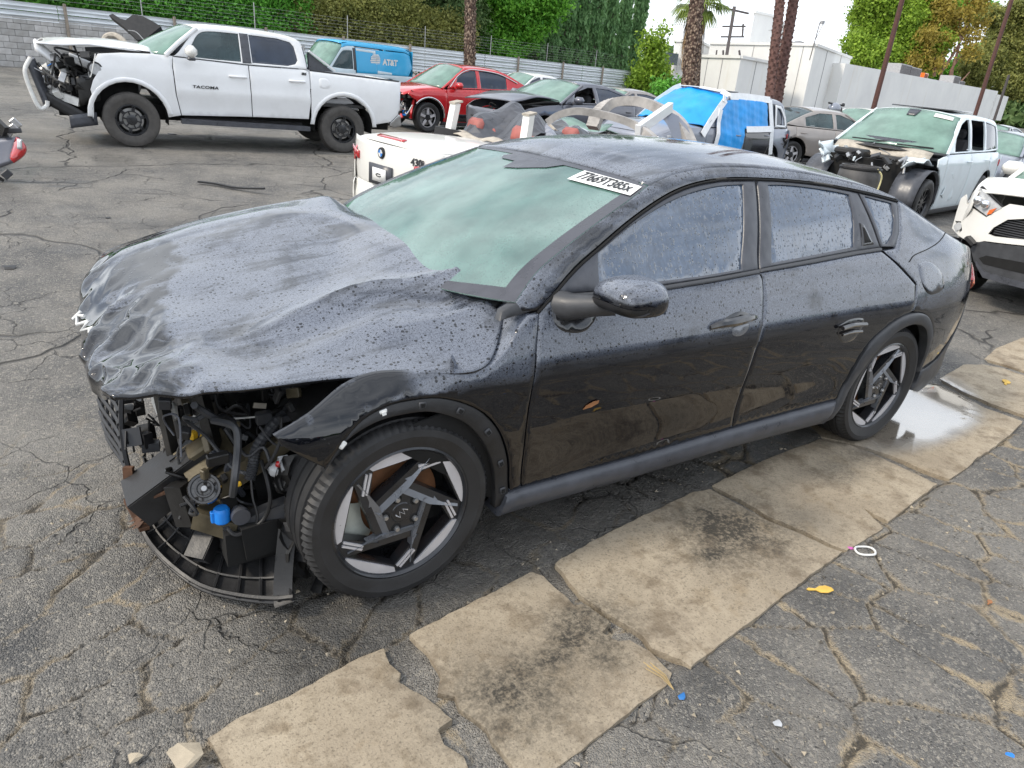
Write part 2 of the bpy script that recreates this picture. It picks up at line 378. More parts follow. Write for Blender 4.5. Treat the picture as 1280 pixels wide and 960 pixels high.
V = np.stack([X, Yg, Z], -1).reshape(-1, 3)
n0, n1 = X.shape; idx = np.arange(n0*n1).reshape(n0, n1)
F = np.stack([idx[:-1, :-1], idx[1:, :-1], idx[1:, 1:], idx[:-1, 1:]], -1).reshape(-1, 4)
gme = np_mesh('ground', V, F, True)
wet = sstep((Yg+1.20-.113*X)/.22)*(1-sstep((Yg-.2)/.5))*sstep((X+.75)/.5)*(1-sstep((X-3.1)/.6))
wet = np.clip(wet*(.62+.8*fbm(X, Yg, 5., 91)), 0, 1)
wet = np.maximum(wet, .75*sstep((fbm(X, Yg, .8, 103)-.62)/.1)*(Yg > 1.5))
float_attr(gme, 'crack', crack.ravel()); float_attr(gme, 'wet', wet.ravel())
float_attr(gme, 'sand', (np.maximum(sstep((fbm(X, Yg, 1.7, 131)-.30)/.2), .5*right)*np.maximum(right, .35)).ravel())
float_attr(gme, 'edge', np.minimum(edge, .08).ravel()); float_attr(gme, 'cut', np.maximum(cut, .15+.45*right).ravel())
float_attr(gme, 'near', near.ravel()); float_attr(gme, 'right', (right*near).ravel())
t = NT('cracked_asphalt')
st = t.n('ShaderNodeTexVoronoi', {'Vector': t.tc, 'Scale': 190.}); sc = t.n('ShaderNodeSeparateColor', {0: st.outputs['Color']})
st2 = t.n('ShaderNodeTexVoronoi', {'Vector': t.tc, 'Scale': 85.}); sc2 = t.n('ShaderNodeSeparateColor', {0: st2.outputs['Color']})
big = t.noise(.55, 5, .6); mid = t.noise(4.5, 5, .65)
dusty = t.math('ADD', t.rng(big, .38, .62), t.math('MULTIPLY', t.rng(mid, .4, .7), .5), clamp=True)
binder = t.mix(dusty, (.080, .081, .083), (.235, .220, .196))
stone = t.mix(sc.outputs[1], (.025, .026, .028), (.40, .375, .33))
base = t.mix(t.math('MULTIPLY', t.rng(sc.outputs[0], .50, .82), t.rng(t.noise(3., 4), .35, .65, .5, .95)), binder, stone)
base = t.mix(t.math('MULTIPLY', t.rng(sc2.outputs[0], .88, .93), .6), base, (.36, .33, .28)); base = t.mix(t.math('MULTIPLY', t.rng(t.noise(1.6, 5, .65), .57, .70), .4), base, (.05, .05, .05))
ed = t.math('ADD', t.attr('edge'), t.math('MULTIPLY', t.math('SUBTRACT', t.noise(55, 4, .7), .5), .022))
sw = t.math('MULTIPLY', t.attr('sand'), t.rng(t.noise(5., 3), .36, .62, .002, .021))
sandf = t.math('MULTIPLY', t.rng(t.math('SUBTRACT', ed, sw), .004, -.006), t.attr('near'))
sandf = t.math('MULTIPLY', sandf, t.rng(t.noise(140, 2), .3, .55, .55, 1.))
base = t.mix(sandf, base, t.mix(t.noise(9, 3), (.30, .24, .16), (.50, .41, .28)))
ck = t.math('MULTIPLY', t.rng(t.math('ADD', t.attr('edge'), t.math('MULTIPLY', t.math('SUBTRACT', t.noise(70, 3), .5), .008)), .0055, .002), t.math('MULTIPLY', t.attr('cut'), t.attr('near')))
base = t.mix(t.math('MULTIPLY', ck, .8), base, (.020, .019, .018))
fv = t.n('ShaderNodeVectorMath', {0: t.tc, 1: t.n('ShaderNodeTexNoise', {'Vector': t.tc, 'Scale': 1.1, 'Detail': 3}).outputs['Color']}, operation='ADD').outputs[0]
far = t.voro(.62, 'DISTANCE_TO_EDGE', vec=fv); far2 = t.voro(.2, 'DISTANCE_TO_EDGE', vec=fv)
fv3 = t.n('ShaderNodeVectorMath', {0: t.n('ShaderNodeVectorMath', {0: t.n('ShaderNodeTexNoise', {'Vector': t.tc, 'Scale': 5., 'Detail': 4}).outputs['Color'], 1: (.25, .25, 0)}, operation='MULTIPLY').outputs[0], 1: t.tc}, operation='ADD').outputs[0]
fine_c = t.math('MULTIPLY', t.rng(t.voro(2.6, 'DISTANCE_TO_EDGE', vec=fv3), .012, .002), t.rng(t.noise(1.3, 4), .46, .56))
fc = t.math('MAXIMUM', t.math('MULTIPLY', t.rng(far, .012, .002), t.rng(t.noise(.5, 3), .47, .55)), t.rng(far2, .006, .001))
fc = t.math('MULTIPLY', fc, t.math('SUBTRACT', 1., t.attr('near')))
fc = t.math('MAXIMUM', fc, t.math('MULTIPLY', fine_c, t.math('MULTIPLY', t.math('SUBTRACT', 1., t.attr('right')), .7)))
base = t.mix(t.math('MULTIPLY', fc, .75), base, (.028, .026, .024))
w = t.math('MULTIPLY', t.attr('wet'), t.rng(t.noise(26, 3), .25, .6, .7, 1.))
base = t.mix(t.math('MULTIPLY', w, .78), base, t.mix(.75, base, (.006, .006, .006)))
rough = t.rng(t.math('ADD', w, t.math('MULTIPLY', t.rng(t.noise(2.4, 4), .5, .68), .45), clamp=True), 0, 1, .72, .28)
h = t.math('ADD', t.math('MULTIPLY', t.math('SUBTRACT', 1., st.outputs['Distance']), .8), t.math('MULTIPLY', t.noise(30, 6, .65), 2.2))
h = t.math('SUBTRACT', h, t.math('MULTIPLY', fc, 4.))
M['asphalt'] = t.out(t.bsdf(base=base, rough=rough, normal=t.bump(h, .9, .011), spec=.4))
structure(link('ground', gme, M['asphalt']))

# ------------------------------------------------------------------ concrete gutter: broken slabs
t = NT('stained_concrete')
n1 = t.noise(2.2, 6, .65); n2 = t.noise(38, 5, .7); n3 = t.noise(9, 5, .6)
base = t.mix(t.rng(n1, .35, .65), (.30, .248, .180), (.435, .368, .272))
base = t.mix(t.math('MULTIPLY', t.rng(n3, .52, .72), .55), base, (.27, .20, .115))
base = t.mix(t.math('MULTIPLY', t.rng(n2, .5, .72), .65), base, (.17, .135, .09)); base = t.mix(t.math('MULTIPLY', t.rng(t.noise(130, 3), .55, .66), .45), base, (.07, .055, .04))
base = t.mix(t.math('MULTIPLY', t.rng(t.noise(4.5, 6, .7), .50, .66), .65), base, (.13, .10, .07)); stain = t.attr('oil'); sp = t.rng(t.noise(55, 4, .75), .38, .62)
stf = t.math('ADD', t.math('MULTIPLY', stain, .55), t.math('MULTIPLY', t.math('MULTIPLY', sp, stain), .9), clamp=True)
base = t.mix(t.math('MULTIPLY', stf, .93), base, (.028, .026, .022))
base = t.mix(t.math('MULTIPLY', t.attr('damp'), .55), base, (.12, .085, .04))
pd = t.attr('puddle'); base = t.mix(t.math('MULTIPLY', pd, .55), base, (.16, .15, .14))
rough = t.math('SUBTRACT', .85, t.math('ADD', t.math('MULTIPLY', pd, .80), t.math('MULTIPLY', t.attr('damp'), .3)), clamp=True)
nb = t.bump(t.math('ADD', n2, t.math('MULTIPLY', t.noise(140, 3), .6)), t.math('SUBTRACT', .55, t.math('MULTIPLY', pd, .53)), .006)
M['concrete'] = t.out(t.bsdf(base=base, rough=rough, normal=nb, spec=.5, coat=pd, coat_r=.03, ior=t.rng(pd, 0, 1, 1.45, 2.0)))
gutter = bpy.data.objects.new('concrete_gutter', None); COL.objects.link(gutter); structure(gutter)
def tri2d(loops, res, keep=None):
    """triangulate the 2-D region bounded by loops (first outer, others holes) with an even inner grid"""
    V = []; E = []; inner = None
    for L in loops:
        b = len(V); n = len(L); V += [Vector((p[0], p[1])) for p in L]; E += [(b+i, b+(i+1) % n) for i in range(n)]
    A = np.array(loops[0]); lo = A.min(0); hi = A.max(0)
    xs = np.arange(lo[0]+res/2, hi[0], res); ys = np.arange(lo[1]+res/2, hi[1], res)
    if len(xs) and len(ys):
        P = np.stack(np.meshgrid(xs, ys, indexing='ij'), -1).reshape(-1, 2); P[:, 1] += (np.round((P[:, 0]-lo[0])/res).astype(int) % 2)*res*.25
        ok = inside(P, loops, res*.42)
        V += [Vector(p) for p in P[ok]]
    v2, e2, f2, *_ = delaunay_2d_cdt(V, E, [], 0, 1e-5)
    v2 = np.array([tuple(v) for v in v2]); f2 = np.array([f for f in f2 if len(f) == 3])
    c = v2[f2].mean(1); f2 = f2[inside(c, loops, 0)]
    a, b, d = v2[f2[:, 0]], v2[f2[:, 1]], v2[f2[:, 2]]
    area = (b[:, 0]-a[:, 0])*(d[:, 1]-a[:, 1])-(b[:, 1]-a[:, 1])*(d[:, 0]-a[:, 0]); f2[area < 0] = f2[area < 0][:, ::-1]
    return v2, f2[np.abs(area) > 1e-10]
def inside(P, loops, margin):
    r = None; dm = np.full(len(P), 1e9)
    for L in loops:
        L = np.asarray(L, float); Q = np.roll(L, -1, 0); w = np.zeros(len(P), bool)
        for a, b in zip(L, Q):
            if a[1] != b[1]:
                c = (a[1] > P[:, 1]) != (b[1] > P[:, 1]); w ^= c & (P[:, 0] < (b[0]-a[0])*(P[:, 1]-a[1])/(b[1]-a[1])+a[0])
            if margin > 0:
                d = b-a; tt = np.clip(((P-a)@d)/max(d@d, 1e-12), 0, 1); dm = np.minimum(dm, np.hypot(*(P-a-tt[:, None]*d).T))
        r = w if r is None else r & ~w
    return r & (dm > margin) if margin > 0 else r
def dense(L, step):
    out = []
    for i in range(len(L)):
        a, b = np.array(L[i], float), np.array(L[(i+1) % len(L)], float); k = max(1, int(np.linalg.norm(b-a)/step))
        out += [tuple(a+(b-a)*j/k) for j in range(k)]
    return out
OIL = [(1.36, -1.13, .27, 1.), (1.17, -1.20, .12, .8), (1.52, -1.05, .16, .5), (.37, -1.30, .05, 1.), (.47, -1.29, .16, .95), (.45, -1.42, .10, .6), (.10, -1.42, .22, .8), (.30, -1.36, .08, .7), (2.25, -1.02, .16, .45), (2.5, -.95, .2, .35), (.66, -1.2, .1, .25)]
def slab(L, seed, lift=0.):
    P = [tuple(gnd(px, py, .008)[:2]) for px, py in L]
    D = dense(P, .022); D = [(x+.005*(noise.noise((x*16, y*16, seed))+.6*noise.noise((x*45, y*45, seed))), y+.005*(noise.noise((x*16, y*16, seed+9))+.6*noise.noise((x*45, y*45, seed+9)))) for x, y in D]
    v2, f2 = tri2d([D], .03); nb = len(D)
    x, y = v2[:, 0], v2[:, 1]
    pud_ = sstep((1.25-np.hypot((x-3.42)/.72, (y+.68-.2*(x-3.4))/.33))/.35); z = .008+lift+(1-pud_)*(.004*(fbm(x, y, 6., seed)-.5)+.003*(vnoise(x, y, 40., seed+3)-.5)); z[:nb] -= .004
    Vt = np.column_stack([x, y, z]); Vb = Vt[:nb].copy(); Vb[:, 2] = -.05
    q = np.arange(nb); q2 = (q+1) % nb; o = len(Vt)
    Fs = np.concatenate([f2, np.column_stack([q, q+o, q2]), np.column_stack([q2, q+o, q2+o])])
    me = np_mesh('slab', np.vstack([Vt, Vb]), Fs, True); me.set_sharp_from_angle(angle=R(50)); al = np.vstack([Vt, Vb]); x, y = al[:, 0], al[:, 1]
    oil = np.zeros(len(al))
    for ox, oy, r, k in OIL: oil = np.maximum(oil, k*np.exp(-((x-ox)**2+(y-oy)**2*1.6)/(r*r*1.1)))
    float_attr(me, 'oil', np.clip(oil*(.5+fbm(x, y, 9., 5)), 0, 1))
    float_attr(me, 'damp', np.clip(sstep((y+1.06-.113*x)/.16)*(x > 1.3)*(x < 3.2)*(.4+fbm(x, y, 7., 8)), 0, 1))
    float_attr(me, 'puddle', sstep((1.1-np.hypot((x-3.45)/.85, (y+.70-.2*(x-3.4))/.38)+.3*(fbm(x, y, 3., 4)-.5))/.35))
    return link('slab', me, M['concrete'], gutter)
slab([(258.7, 921), (300, 895), (360, 869), (408.7, 842.5), (450, 820), (480, 808.7), (485.6, 827.5), (502, 840.6), (498.7, 850), (540, 876), (566, 899), (547.5, 910), (555, 929), (579, 944), (590, 975), (540, 1010), (430, 1080), (340, 1040), (281, 955)], 1)
slab([(512, 792), (540, 777), (600, 747), (664, 714), (679, 719), (695.6, 735.6), (704, 741), (719, 756), (727, 753), (762, 776), (753, 789), (773.4, 801), (787.7, 799), (812, 813), (840.5, 840.6), (836, 853), (798, 880), (700, 955), (655, 985), (641, 959), (615, 925), (609, 910), (574, 884), (568, 869), (547.5, 865), (551, 842.5), (536, 816)], 2)
slab([(694, 704.5), (712.5, 692), (761, 666), (810, 641.6), (867, 615), (887, 611), (905.5, 621), (962, 652), (1003, 668), (1035.5, 684), (1053, 690), (1013, 719), (944, 771.6), (891, 812), (863, 833), (850.6, 824), (816, 810), (804, 794), (767, 772), (724.7, 743)], 3, .004)
slab([(890, 606), (907.5, 597), (964, 570.5), (1025, 548), (1058, 554), (1086, 564), (1131, 585), (1171.6, 604), (1139, 629), (1111, 651), (1078.6, 634), (1104.5, 659), (1059, 687), (1038, 679), (1006, 663), (964, 646), (925, 623)], 4)
slab([(1027, 545), (1000, 520), (1060, 500), (1110, 488), (1160, 480), (1170, 479), (1200, 492), (1230, 508.5), (1279, 526), (1265, 540), (1240, 560), (1220, 572.5), (1209, 584), (1187.5, 598), (1155, 586.5), (1115, 569), (1085, 559), (1058, 552)], 5)
slab([(1175, 472.5), (1205, 455), (1230, 455), (1255, 460), (1282, 469), (1310, 480), (1300, 510), (1283, 519), (1237, 503), (1203, 488.5)], 6)
slab([(1231, 448), (1245, 435), (1280, 421), (1310, 410), (1340, 440), (1284, 464), (1253, 454)], 7)
fm = [(723, 757), (731, 753), (764, 777), (755, 786)]
slab(fm, 8, -.004)

# ------------------------------------------------------------------ boundary wall and guard-rail fence along the back
FA = R(11); FP = Vector((-1.35, 28.95, 0)); FD = Vector((math.cos(FA), math.sin(FA), 0)); FN = Vector((-FD.y, FD.x, 0))
def fence(s, h=0., back=0.):
    p = FP+FD*s+FN*back; p.z = zg(p.x, p.y)+h; return p
t = NT('grey_block'); n1 = t.noise(1.3, 5, .65); rnd = t.n('ShaderNodeObjectInfo').outputs['Random']
base = t.mix(rnd, (.36, .355, .345), (.54, .53, .52)); base = t.mix(t.rng(t.noise(3., 5), .5, .7, 0, .35), base, (.16, .14, .11))
M['block'] = t.out(t.bsdf(base=base, rough=.9, normal=t.bump(t.noise(60, 3), .4, .006)))
M['mortar'] = plain('mortar', (.20, .19, .18), .95)
wall = thing('block_wall', 'weathered grey concrete block wall with rust streaks below the guard rails', 'wall', fence(0), FA)
bl = MB().box((0, 0, 0), (.392, .16, .190), bev=.006).mesh('block', 0)
Wn = [(-4, 11.2)]
for k in range(8):
    for i in range(38):
        x = -4+i*.40+(.2 if k % 2 else 0)
        sl = math.tan(math.asin(FD.y*SLOPE))*x
        o = link('block' , bl, M['block'], wall); o.location = (x+.2, rng.normal(0, .003), sl+.10+k*.20-.03)
MB().grid(lambda a, b: Vector((-4+15.2*a, .03, -.3+1.9*b+.005*(-4+15.2*a))), 2, 1).build('mortar_bed', M['mortar'], wall)
t = NT('galvanised_rail'); n1 = t.noise(1., 5, .6, vec=t.scale((.6, 1, 5)))
M['galv'] = t.out(t.bsdf(base=t.mix(t.rng(n1, .4, .7), (.76, .80, .83), (.55, .58, .60)), rough=.5, metal=.0, normal=t.bump(t.noise(3), .1, .02)))
M['post'] = plain('weathered_post', (.26, .22, .18), .8, var=.3)
railf = thing('guard_rail_fence', 'long pale corrugated guard rail fence with rusty posts and wire strands', 'fence', fence(0), FA)
SS = FD.y*SLOPE
def rail_mesh(L, up):
    prof = []
    for i in range(15):
        a = i/14; prof.append((-.03-.04*math.cos(a*4*math.pi), .26*a))
    return MB().grid(lambda a, b: Vector((L*a, prof[round(b*14)][0], prof[round(b*14)][1]+up)), 1, 14).mesh('rail', 60)
rm = rail_mesh(3.98, 0)
for row in range(4):
    for i in range(0 if row < 2 else 4, 19):
        s = -6+4*i; o = link('rail', rm, M['galv'], railf); o.location = (s, -.02-.01*(i % 2), SS*s+1.50+(row if row < 2 else 1-row)*.285); o.rotation_euler = (0, -SS, 0)
for i in range(20):
    s = -5.2+3.7*i
    MB().box((s, -.16, SS*s+.75), (.09, .10, 2.75), bev=.01).build('post', M['post'], railf)
for k in range(6):
    MB().tube([(-6+10*j, -.02, SS*(-6+10*j)+2.2+.13*k+.01*(j % 2)) for j in range(9)], .004, 4).build('wire', M['steel'], railf)
for i in range(17):
    s = -4+4.4*i; MB().tube([(s, 0, SS*s+2), (s, 0, SS*s+3.0)], .02, 5).build('wire_post', M['steel'], railf)

# ------------------------------------------------------------------ foliage
def leaf_mat(name, a, b, tr=.35):
    t = NT(name); r = t.geo('Random Per Island'); n1 = t.noise(.9, 3)
    c = t.mix(t.math('ADD', t.math('MULTIPLY', r, .7), t.math('MULTIPLY', t.rng(n1, .35, .65), .4), clamp=True), a, b)
    d = t.bsdf(base=c, rough=.55, spec=.3); tl = t.n('ShaderNodeBsdfTranslucent', {0: c}).outputs[0]
    return t.out(t.n('ShaderNodeMixShader', {0: tr, 1: d, 2: tl}).outputs[0])
M['bark'] = plain('red_brown_bark', (.16, .09, .065), .9, bump=.6, bs=18, var=.4, vs=5)
M['bark_grey'] = plain('grey_bark', (.15, .125, .10), .9, bump=.6, bs=18, var=.4, vs=5)
M['leaf_ivy'] = leaf_mat('ivy_leaves', (0.044, 0.166, 0.026), (0.221, 0.575, 0.078))
M['leaf_dark'] = leaf_mat('dark_oak_leaves', (0.046, 0.115, 0.036), (0.231, 0.333, 0.128))
M['leaf_olive'] = leaf_mat('olive_leaves', (0.111, 0.144, 0.040), (0.376, 0.376, 0.111))
M['leaf_bright'] = leaf_mat('fresh_green_leaves', (0.048, 0.192, 0.019), (0.240, 0.544, 0.064))
M['leaf_lime'] = leaf_mat('lime_green_leaves', (0.117, 0.221, 0.023), (0.364, 0.520, 0.065))
M['leaf_cyp'] = leaf_mat('cypress_leaves', (0.06, 0.15, 0.055), (0.24, 0.42, 0.17), .3)
M['leaf_gold'] = leaf_mat('yellowing_leaves', (0.175, 0.150, 0.025), (0.450, 0.350, 0.075))
M['leaf_palm'] = leaf_mat('palm_leaves', (0.084, 0.140, 0.028), (0.280, 0.364, 0.084))
M['dead_palm'] = plain('dead_palm_skirt', (.30, .20, .11), .9, var=.4)
def leaves(P, size, asp=1.7, up=None, seed=0):
    """diamond leaf faces at the points P, turned every way (or hanging along 'up')"""
    g = np.random.default_rng(seed); n = len(P); s = size*g.uniform(.6, 1.4, (n, 1))
    d = g.normal(size=(n, 3))
    if up is not None: d = d*.45+np.array(up)
    d /= np.linalg.norm(d, axis=1, keepdims=True); e = np.cross(d, g.normal(size=(n, 3))); e /= np.linalg.norm(e, axis=1, keepdims=True)
    nrm = np.cross(d, e)
    V = np.stack([P-d*s*asp/2, P+e*s/2+nrm*s*.12, P+d*s*asp/2, P-e*s/2+nrm*s*.12], 1).reshape(-1, 3)
    return V, np.arange(n*4).reshape(n, 4)
def clumps(lumps, per, spread=.35, seed=0, hollow=.5):
    """leaf centres: each lump (x,y,z,rx,ry,rz) filled with small clusters near its skin"""
    g = np.random.default_rng(seed); out = []
    for (x, y, z, a, b, c) in lumps:
        k = max(1, int(per*(a*b*c)**(2/3))); d = g.normal(size=(k, 3)); d /= np.linalg.norm(d, axis=1, keepdims=True)
        r = (hollow+(1-hollow)*g.random((k, 1)))*(.82+.35*g.random((k, 1)))
        cc = np.array([x, y, z])+d*r*np.array([a, b, c]); m = 14
        out.append((cc[:, None, :]+g.normal(size=(k, m, 3))*spread*np.array([1, 1, .8])).reshape(-1, 3))
    return np.vstack(out)
def tree(name, label, cat, base, lumps, per, size, mat, trunk=None, bark='bark', spread=.35, seed=0, group=None, asp=1.7, up=None, hollow=.5, leanw=None):
    """lumps and trunk paths are given relative to the base"""
    tr = thing(name, label, cat, base, 0, group)
    V, F = leaves(clumps(lumps, per, spread, seed, hollow), size, asp, up, seed)
    link('crown', np_mesh('crown', V, F), M[mat], tr)
    if trunk:
        m = MB()
        for path, r0, r1 in trunk:
            pts = cr(path, 5); k = len(pts); m.tube(pts, [r0+(r1-r0)*i/(k-1) for i in range(k)], 8)
        m.build('trunk', M[bark], tr)
    return tr
def base_at(px, d, dx=0):                     # ground point under pixel column px (at the horizon) d metres along the view axis
    p = at(px, 100, d); return Vector((p.x, p.y, zg(p.x, p.y)))
def fbase(s, back): p = fence(s, 0, back); return p
# ivy bank behind the block wall
g0 = np.random.default_rng(3)
tree('ivy_hedge', 'bright green ivy hedge overhanging the guard rails above the block wall', 'hedge', fbase(5, 1.6),
     [(x*FD.x, x*FD.y, 2.2+z*.9+.3*g0.random(), 1., .7, .8) for x in np.arange(-7, 7.2, .9) for z in range(3)], 300, .085, 'leaf_ivy', spread=.16, seed=1, hollow=.75)
tree('ivy_hedge', 'dull olive creeper bank between the ivy hedge and the leaning trunks', 'hedge', fbase(15, 1.8),
     [(x*FD.x, x*FD.y, 1.5+z*.8+.3*g0.random(), 1., .7, .8) for x in np.arange(-3.5, 7, 1.0) for z in range(3)], 210, .09, 'leaf_olive', spread=.2, seed=2, hollow=.7)
# big dark trees with red-brown trunks
def lump_ring(n, rx, ry, z0, z1, r, seed):
    g = np.random.default_rng(seed); return [(g.uniform(-rx, rx), g.uniform(-ry, ry), g.uniform(z0, z1), r*g.uniform(.7, 1.2), r*g.uniform(.7, 1.2), r*g.uniform(.6, .9)) for _ in range(n)]
trees_g = 'dark trees behind the fence'
def broad(px, d, label, lean, seed, mat, zl=3.4, group=trees_g, n=11, per=120, rx=2.6):
    b = base_at(px, d); lx, ly = lean
    return tree('broadleaf_tree', label, 'tree', b, lump_ring(n, rx, 2., zl, 7.5, 1.3, seed), per, .12, mat,
                [([(0, 0, -.2), (lx*.3, ly*.3, 1.8), (lx*.8, ly*.8, 3.6), (lx*1.4, ly, 6.)], .24, .12), ([(lx*.5, ly*.5, 2.6), (lx*.5-1, ly*.5+.3, 4.), (lx*.5-1.7, ly, 5.6)], .12, .05), ([(lx*.7, ly*.6, 3.2), (lx+.9, ly*.5, 4.6)], .10, .05)], seed=seed, spread=.3, group=group)
broad(427, 37, 'dark leaved tree with a straight red-brown trunk above the blue van', (.2, 0), 11, 'leaf_dark', 3.0)
broad(486, 38.5, 'dark leaved tree whose trunk leans right over the red car', (1.6, .6), 12, 'leaf_dark', 3.2)
broad(540, 40, 'dark leaved tree with a forked trunk left of the single palm', (1.0, 0), 13, 'leaf_dark', 3.2)
broad(390, 43, 'olive leaved tree set farther back left of the trunks', (-.5, .3), 14, 'leaf_olive', 2.2, n=16)
broad(460, 46, 'olive leaved tree filling the gap between the leaning trunks', (.3, .3), 16, 'leaf_olive', 1.8, n=18)
broad(540, 48, 'olive green tree low behind the forked trunk', (.3, .3), 17, 'leaf_olive', 1.8, n=18)
broad(632, 43, 'fresh green leafy tree beside the cypress row', (.2, .2), 15, 'leaf_bright', 1.8, n=20, per=150, rx=2.3)
broad(604, 50, 'fresh green tree standing behind the single palm', (.2, .2), 18, 'leaf_bright', 1.8, n=20, per=120, rx=2.6)
# cypress row
for i in range(8):
    px = 668+i*17.3; b = base_at(px, 47+i*1.0); g = np.random.default_rng(40+i); n = 1700
    zz = g.uniform(.2, 9.5+g.uniform(-.4, .6), n); th = g.uniform(0, 2*np.pi, n)
    rr = .46*np.clip(1.15-(zz/11)**3, .1, 1)*(.62+.38*g.random(n))*(1+.18*np.sin(3*th+zz*2.3+i))
    P = np.stack([rr*np.cos(th), rr*np.sin(th), zz], -1)
    P = (P[:, None]+g.normal(size=(n, 3, 3))*np.array([.07, .07, .16])).reshape(-1, 3)
    cy = thing('cypress', ['dark columnar cypress next to the fresh green tree, first of the row', 'columnar cypress second in the row from the fresh green tree', 'columnar cypress third in the row from the fresh green tree', 'columnar cypress just left of the middle of the row', 'columnar cypress just right of the middle of the row', 'columnar cypress third from the open sky end of the row', 'columnar cypress second from the open sky end of the row', 'last cypress of the row, standing against open sky'][i], 'tree', b, 0, 'row of cypresses')
    V, F = leaves(P, .15, 2.4, (0, 0, 1.), 60+i); link('crown', np_mesh('crown', V, F), M['leaf_cyp'], cy)
    MB().tube([(0, 0, -.2), (0, 0, 4), (0, 0, 8.5)], [.34, .30, .1], 8).build('trunk', M['bark_grey'], cy)
# lime bush and low shrub before the white building
tree('lime_shrub', 'lime green airy young tree at the end of the cypress row', 'shrub', base_at(812, 46),
     [(-.5, 0, 2.0, .9, .8, .9), (.5, 0, 2.2, 1., .8, .9), (0, 0, 3.2, .9, .8, .9), (-.9, 0, 1.2, .9, .8, .9), (.9, 0, 1.2, .9, .8, .8), (.3, 0, 4.2, .5, .5, .8), (-.6, 0, 3.9, .4, .4, .7)], 100, .13, 'leaf_lime', [([(0, 0, -.2), (.1, 0, 2), (.2, 0, 4.4)], .09, .02), ([(0, 0, .6), (-.7, 0, 2.6)], .06, .02), ([(0, 0, .9), (.8, 0, 2.8)], .06, .02)], 'bark_grey', spread=.26, seed=21, hollow=.4)
tree('low_shrub', 'low dark green shrub at the foot of the palm with the dead skirt', 'shrub', base_at(842, 44), [(-.6, 0, 1., .9, .7, .8), (.5, 0, 1.1, .8, .7, .8)], 150, .12, 'leaf_ivy', None, spread=.25, seed=22)
# palms
t = NT('palm_bark'); v = t.voro(9., vec=t.scale((1.5, 1.5, 1.1)))
M['palm_bark'] = t.out(t.bsdf(base=t.mix(t.rng(v, .1, .55), (.34, .26, .19), (.06, .035, .025)), rough=.95, normal=t.bump(v, .9, .06)))
M['palm_bark_dark'] = plain('dark_palm_bark', (.115, .060, .050), .95, bump=.8, bs=22, var=.55, vs=9)
def palm(px0, py0, px1, py1, d, r0, r1, label, mat, boots=True, extra=1.6, fr=0.):
    a = at(px0, py0, d); b = at(px1, py1, d); up = (b-a); z0 = zg(a.x, a.y); k = (a.z-z0)/up.z; root = a-up*k; top = b+up*extra
    o = thing('palm_tree', label, 'palm tree', root, 0, 'palms behind the yard')
    P = [(top-root)*(i/24)+Vector((.02*math.sin(i*1.3), .02*math.cos(i), 0)) for i in range(25)]
    MB().tube(P, [r0+(r1-r0)*i/24 for i in range(25)], 12).build('trunk', M[mat], o)
    if boots:
        m = MB(); L = (top-root).length; n = int(L*26)
        for i in range(n):
            s = i/n; c = (top-root)*s; th = i*2.399; rr = r0+(r1-r0)*s; e = Vector((math.cos(th), math.sin(th), 0)); tt = Vector((-e.y, e.x, 0))
            p0 = c+e*rr*.93; w = rr*.33
            m.add([p0-tt*w, p0+tt*w, p0+e*.055+Vector((0, 0, .13))+tt*w*.4, p0+e*.055+Vector((0, 0, .13))-tt*w*.4, p0+Vector((0, 0, .17))], [(0, 1, 2, 3), (3, 2, 4), (0, 3, 4), (1, 4, 2)])
        m.build('leaf_base', M[mat], o, smooth=0)
    return o, root, top
palm(587, 78, 588, 0, 25.5, .21, .19, 'palm trunk rising straight behind the red car, grey-brown', 'palm_bark')
pA, rA, tA = palm(861, 103, 871, 0, 23, .26, .22, 'thick scaly palm with a skirt of dead fronds beside the tarped car', 'palm_bark', extra=.2)
palm(963, 113, 975, 0, 29, .20, .17, 'left one of two slim dark palm trunks before the white building', 'palm_bark_dark')
palm(973, 114, 992, 0, 29.8, .22, .19, 'right one of two slim dark palm trunks before the white building', 'palm_bark_dark')
# fronds: a younger palm's fan leaves behind the thick trunk, and its dead skirt
fr = thing('fan_palm', 'green fan palm crown with hanging brown skirt just behind the thick trunk', 'palm tree', base_at(876, 25.5))
hub = at(874, 2, 25.5)-fr.location
MB().tube([(0, 0, -.1), hub*.5, hub], [.22, .2, .18], 10).build('trunk', M['palm_bark'], fr)
g = np.random.default_rng(5)
for i in range(26):
    th = g.uniform(0, 2*np.pi); el = g.uniform(-.7, .9); L = g.uniform(.75, 1.15); e = Vector((math.cos(th)*math.cos(el), math.sin(th)*math.cos(el), math.sin(el)))
    c = hub+e*L*.55; m = MB(); tt = e.cross(Vector((0, 0, 1))).normalized(); nn = e.cross(tt)
    for j in range(-7, 8):
        a = j*.19; dd = (e*math.cos(a)+tt*math.sin(a)); q = tt*math.cos(a)-e*math.sin(a); tip = c+dd*L*.75+Vector((0, 0, -.25-.12*abs(j)/7)); mid_ = c+dd*L*.4
        m.add([c, mid_+q*.035, tip, mid_-q*.035], [(0, 1, 2, 3)])
    m.tube([hub, c], .015, 4); m.build('frond', M['leaf_palm'], fr, smooth=0)
m = MB()
for i in range(420):
    th = g.uniform(0, 2*np.pi); r0 = g.uniform(.22, .34); L = g.uniform(.6, 1.7); z0 = -g.uniform(0, .75); w = g.uniform(.01, .03); r1 = r0*g.uniform(.9, 1.5)
    a = hub+Vector((r0*math.cos(th), r0*math.sin(th), z0)); b = hub+Vector((r1*math.cos(th), r1*math.sin(th), z0-L)); q = Vector((-math.sin(th), math.cos(th), 0))*w
    m.add([a-q, a+q, b+q*.5, b-q*.5], [(0, 1, 2, 3)])
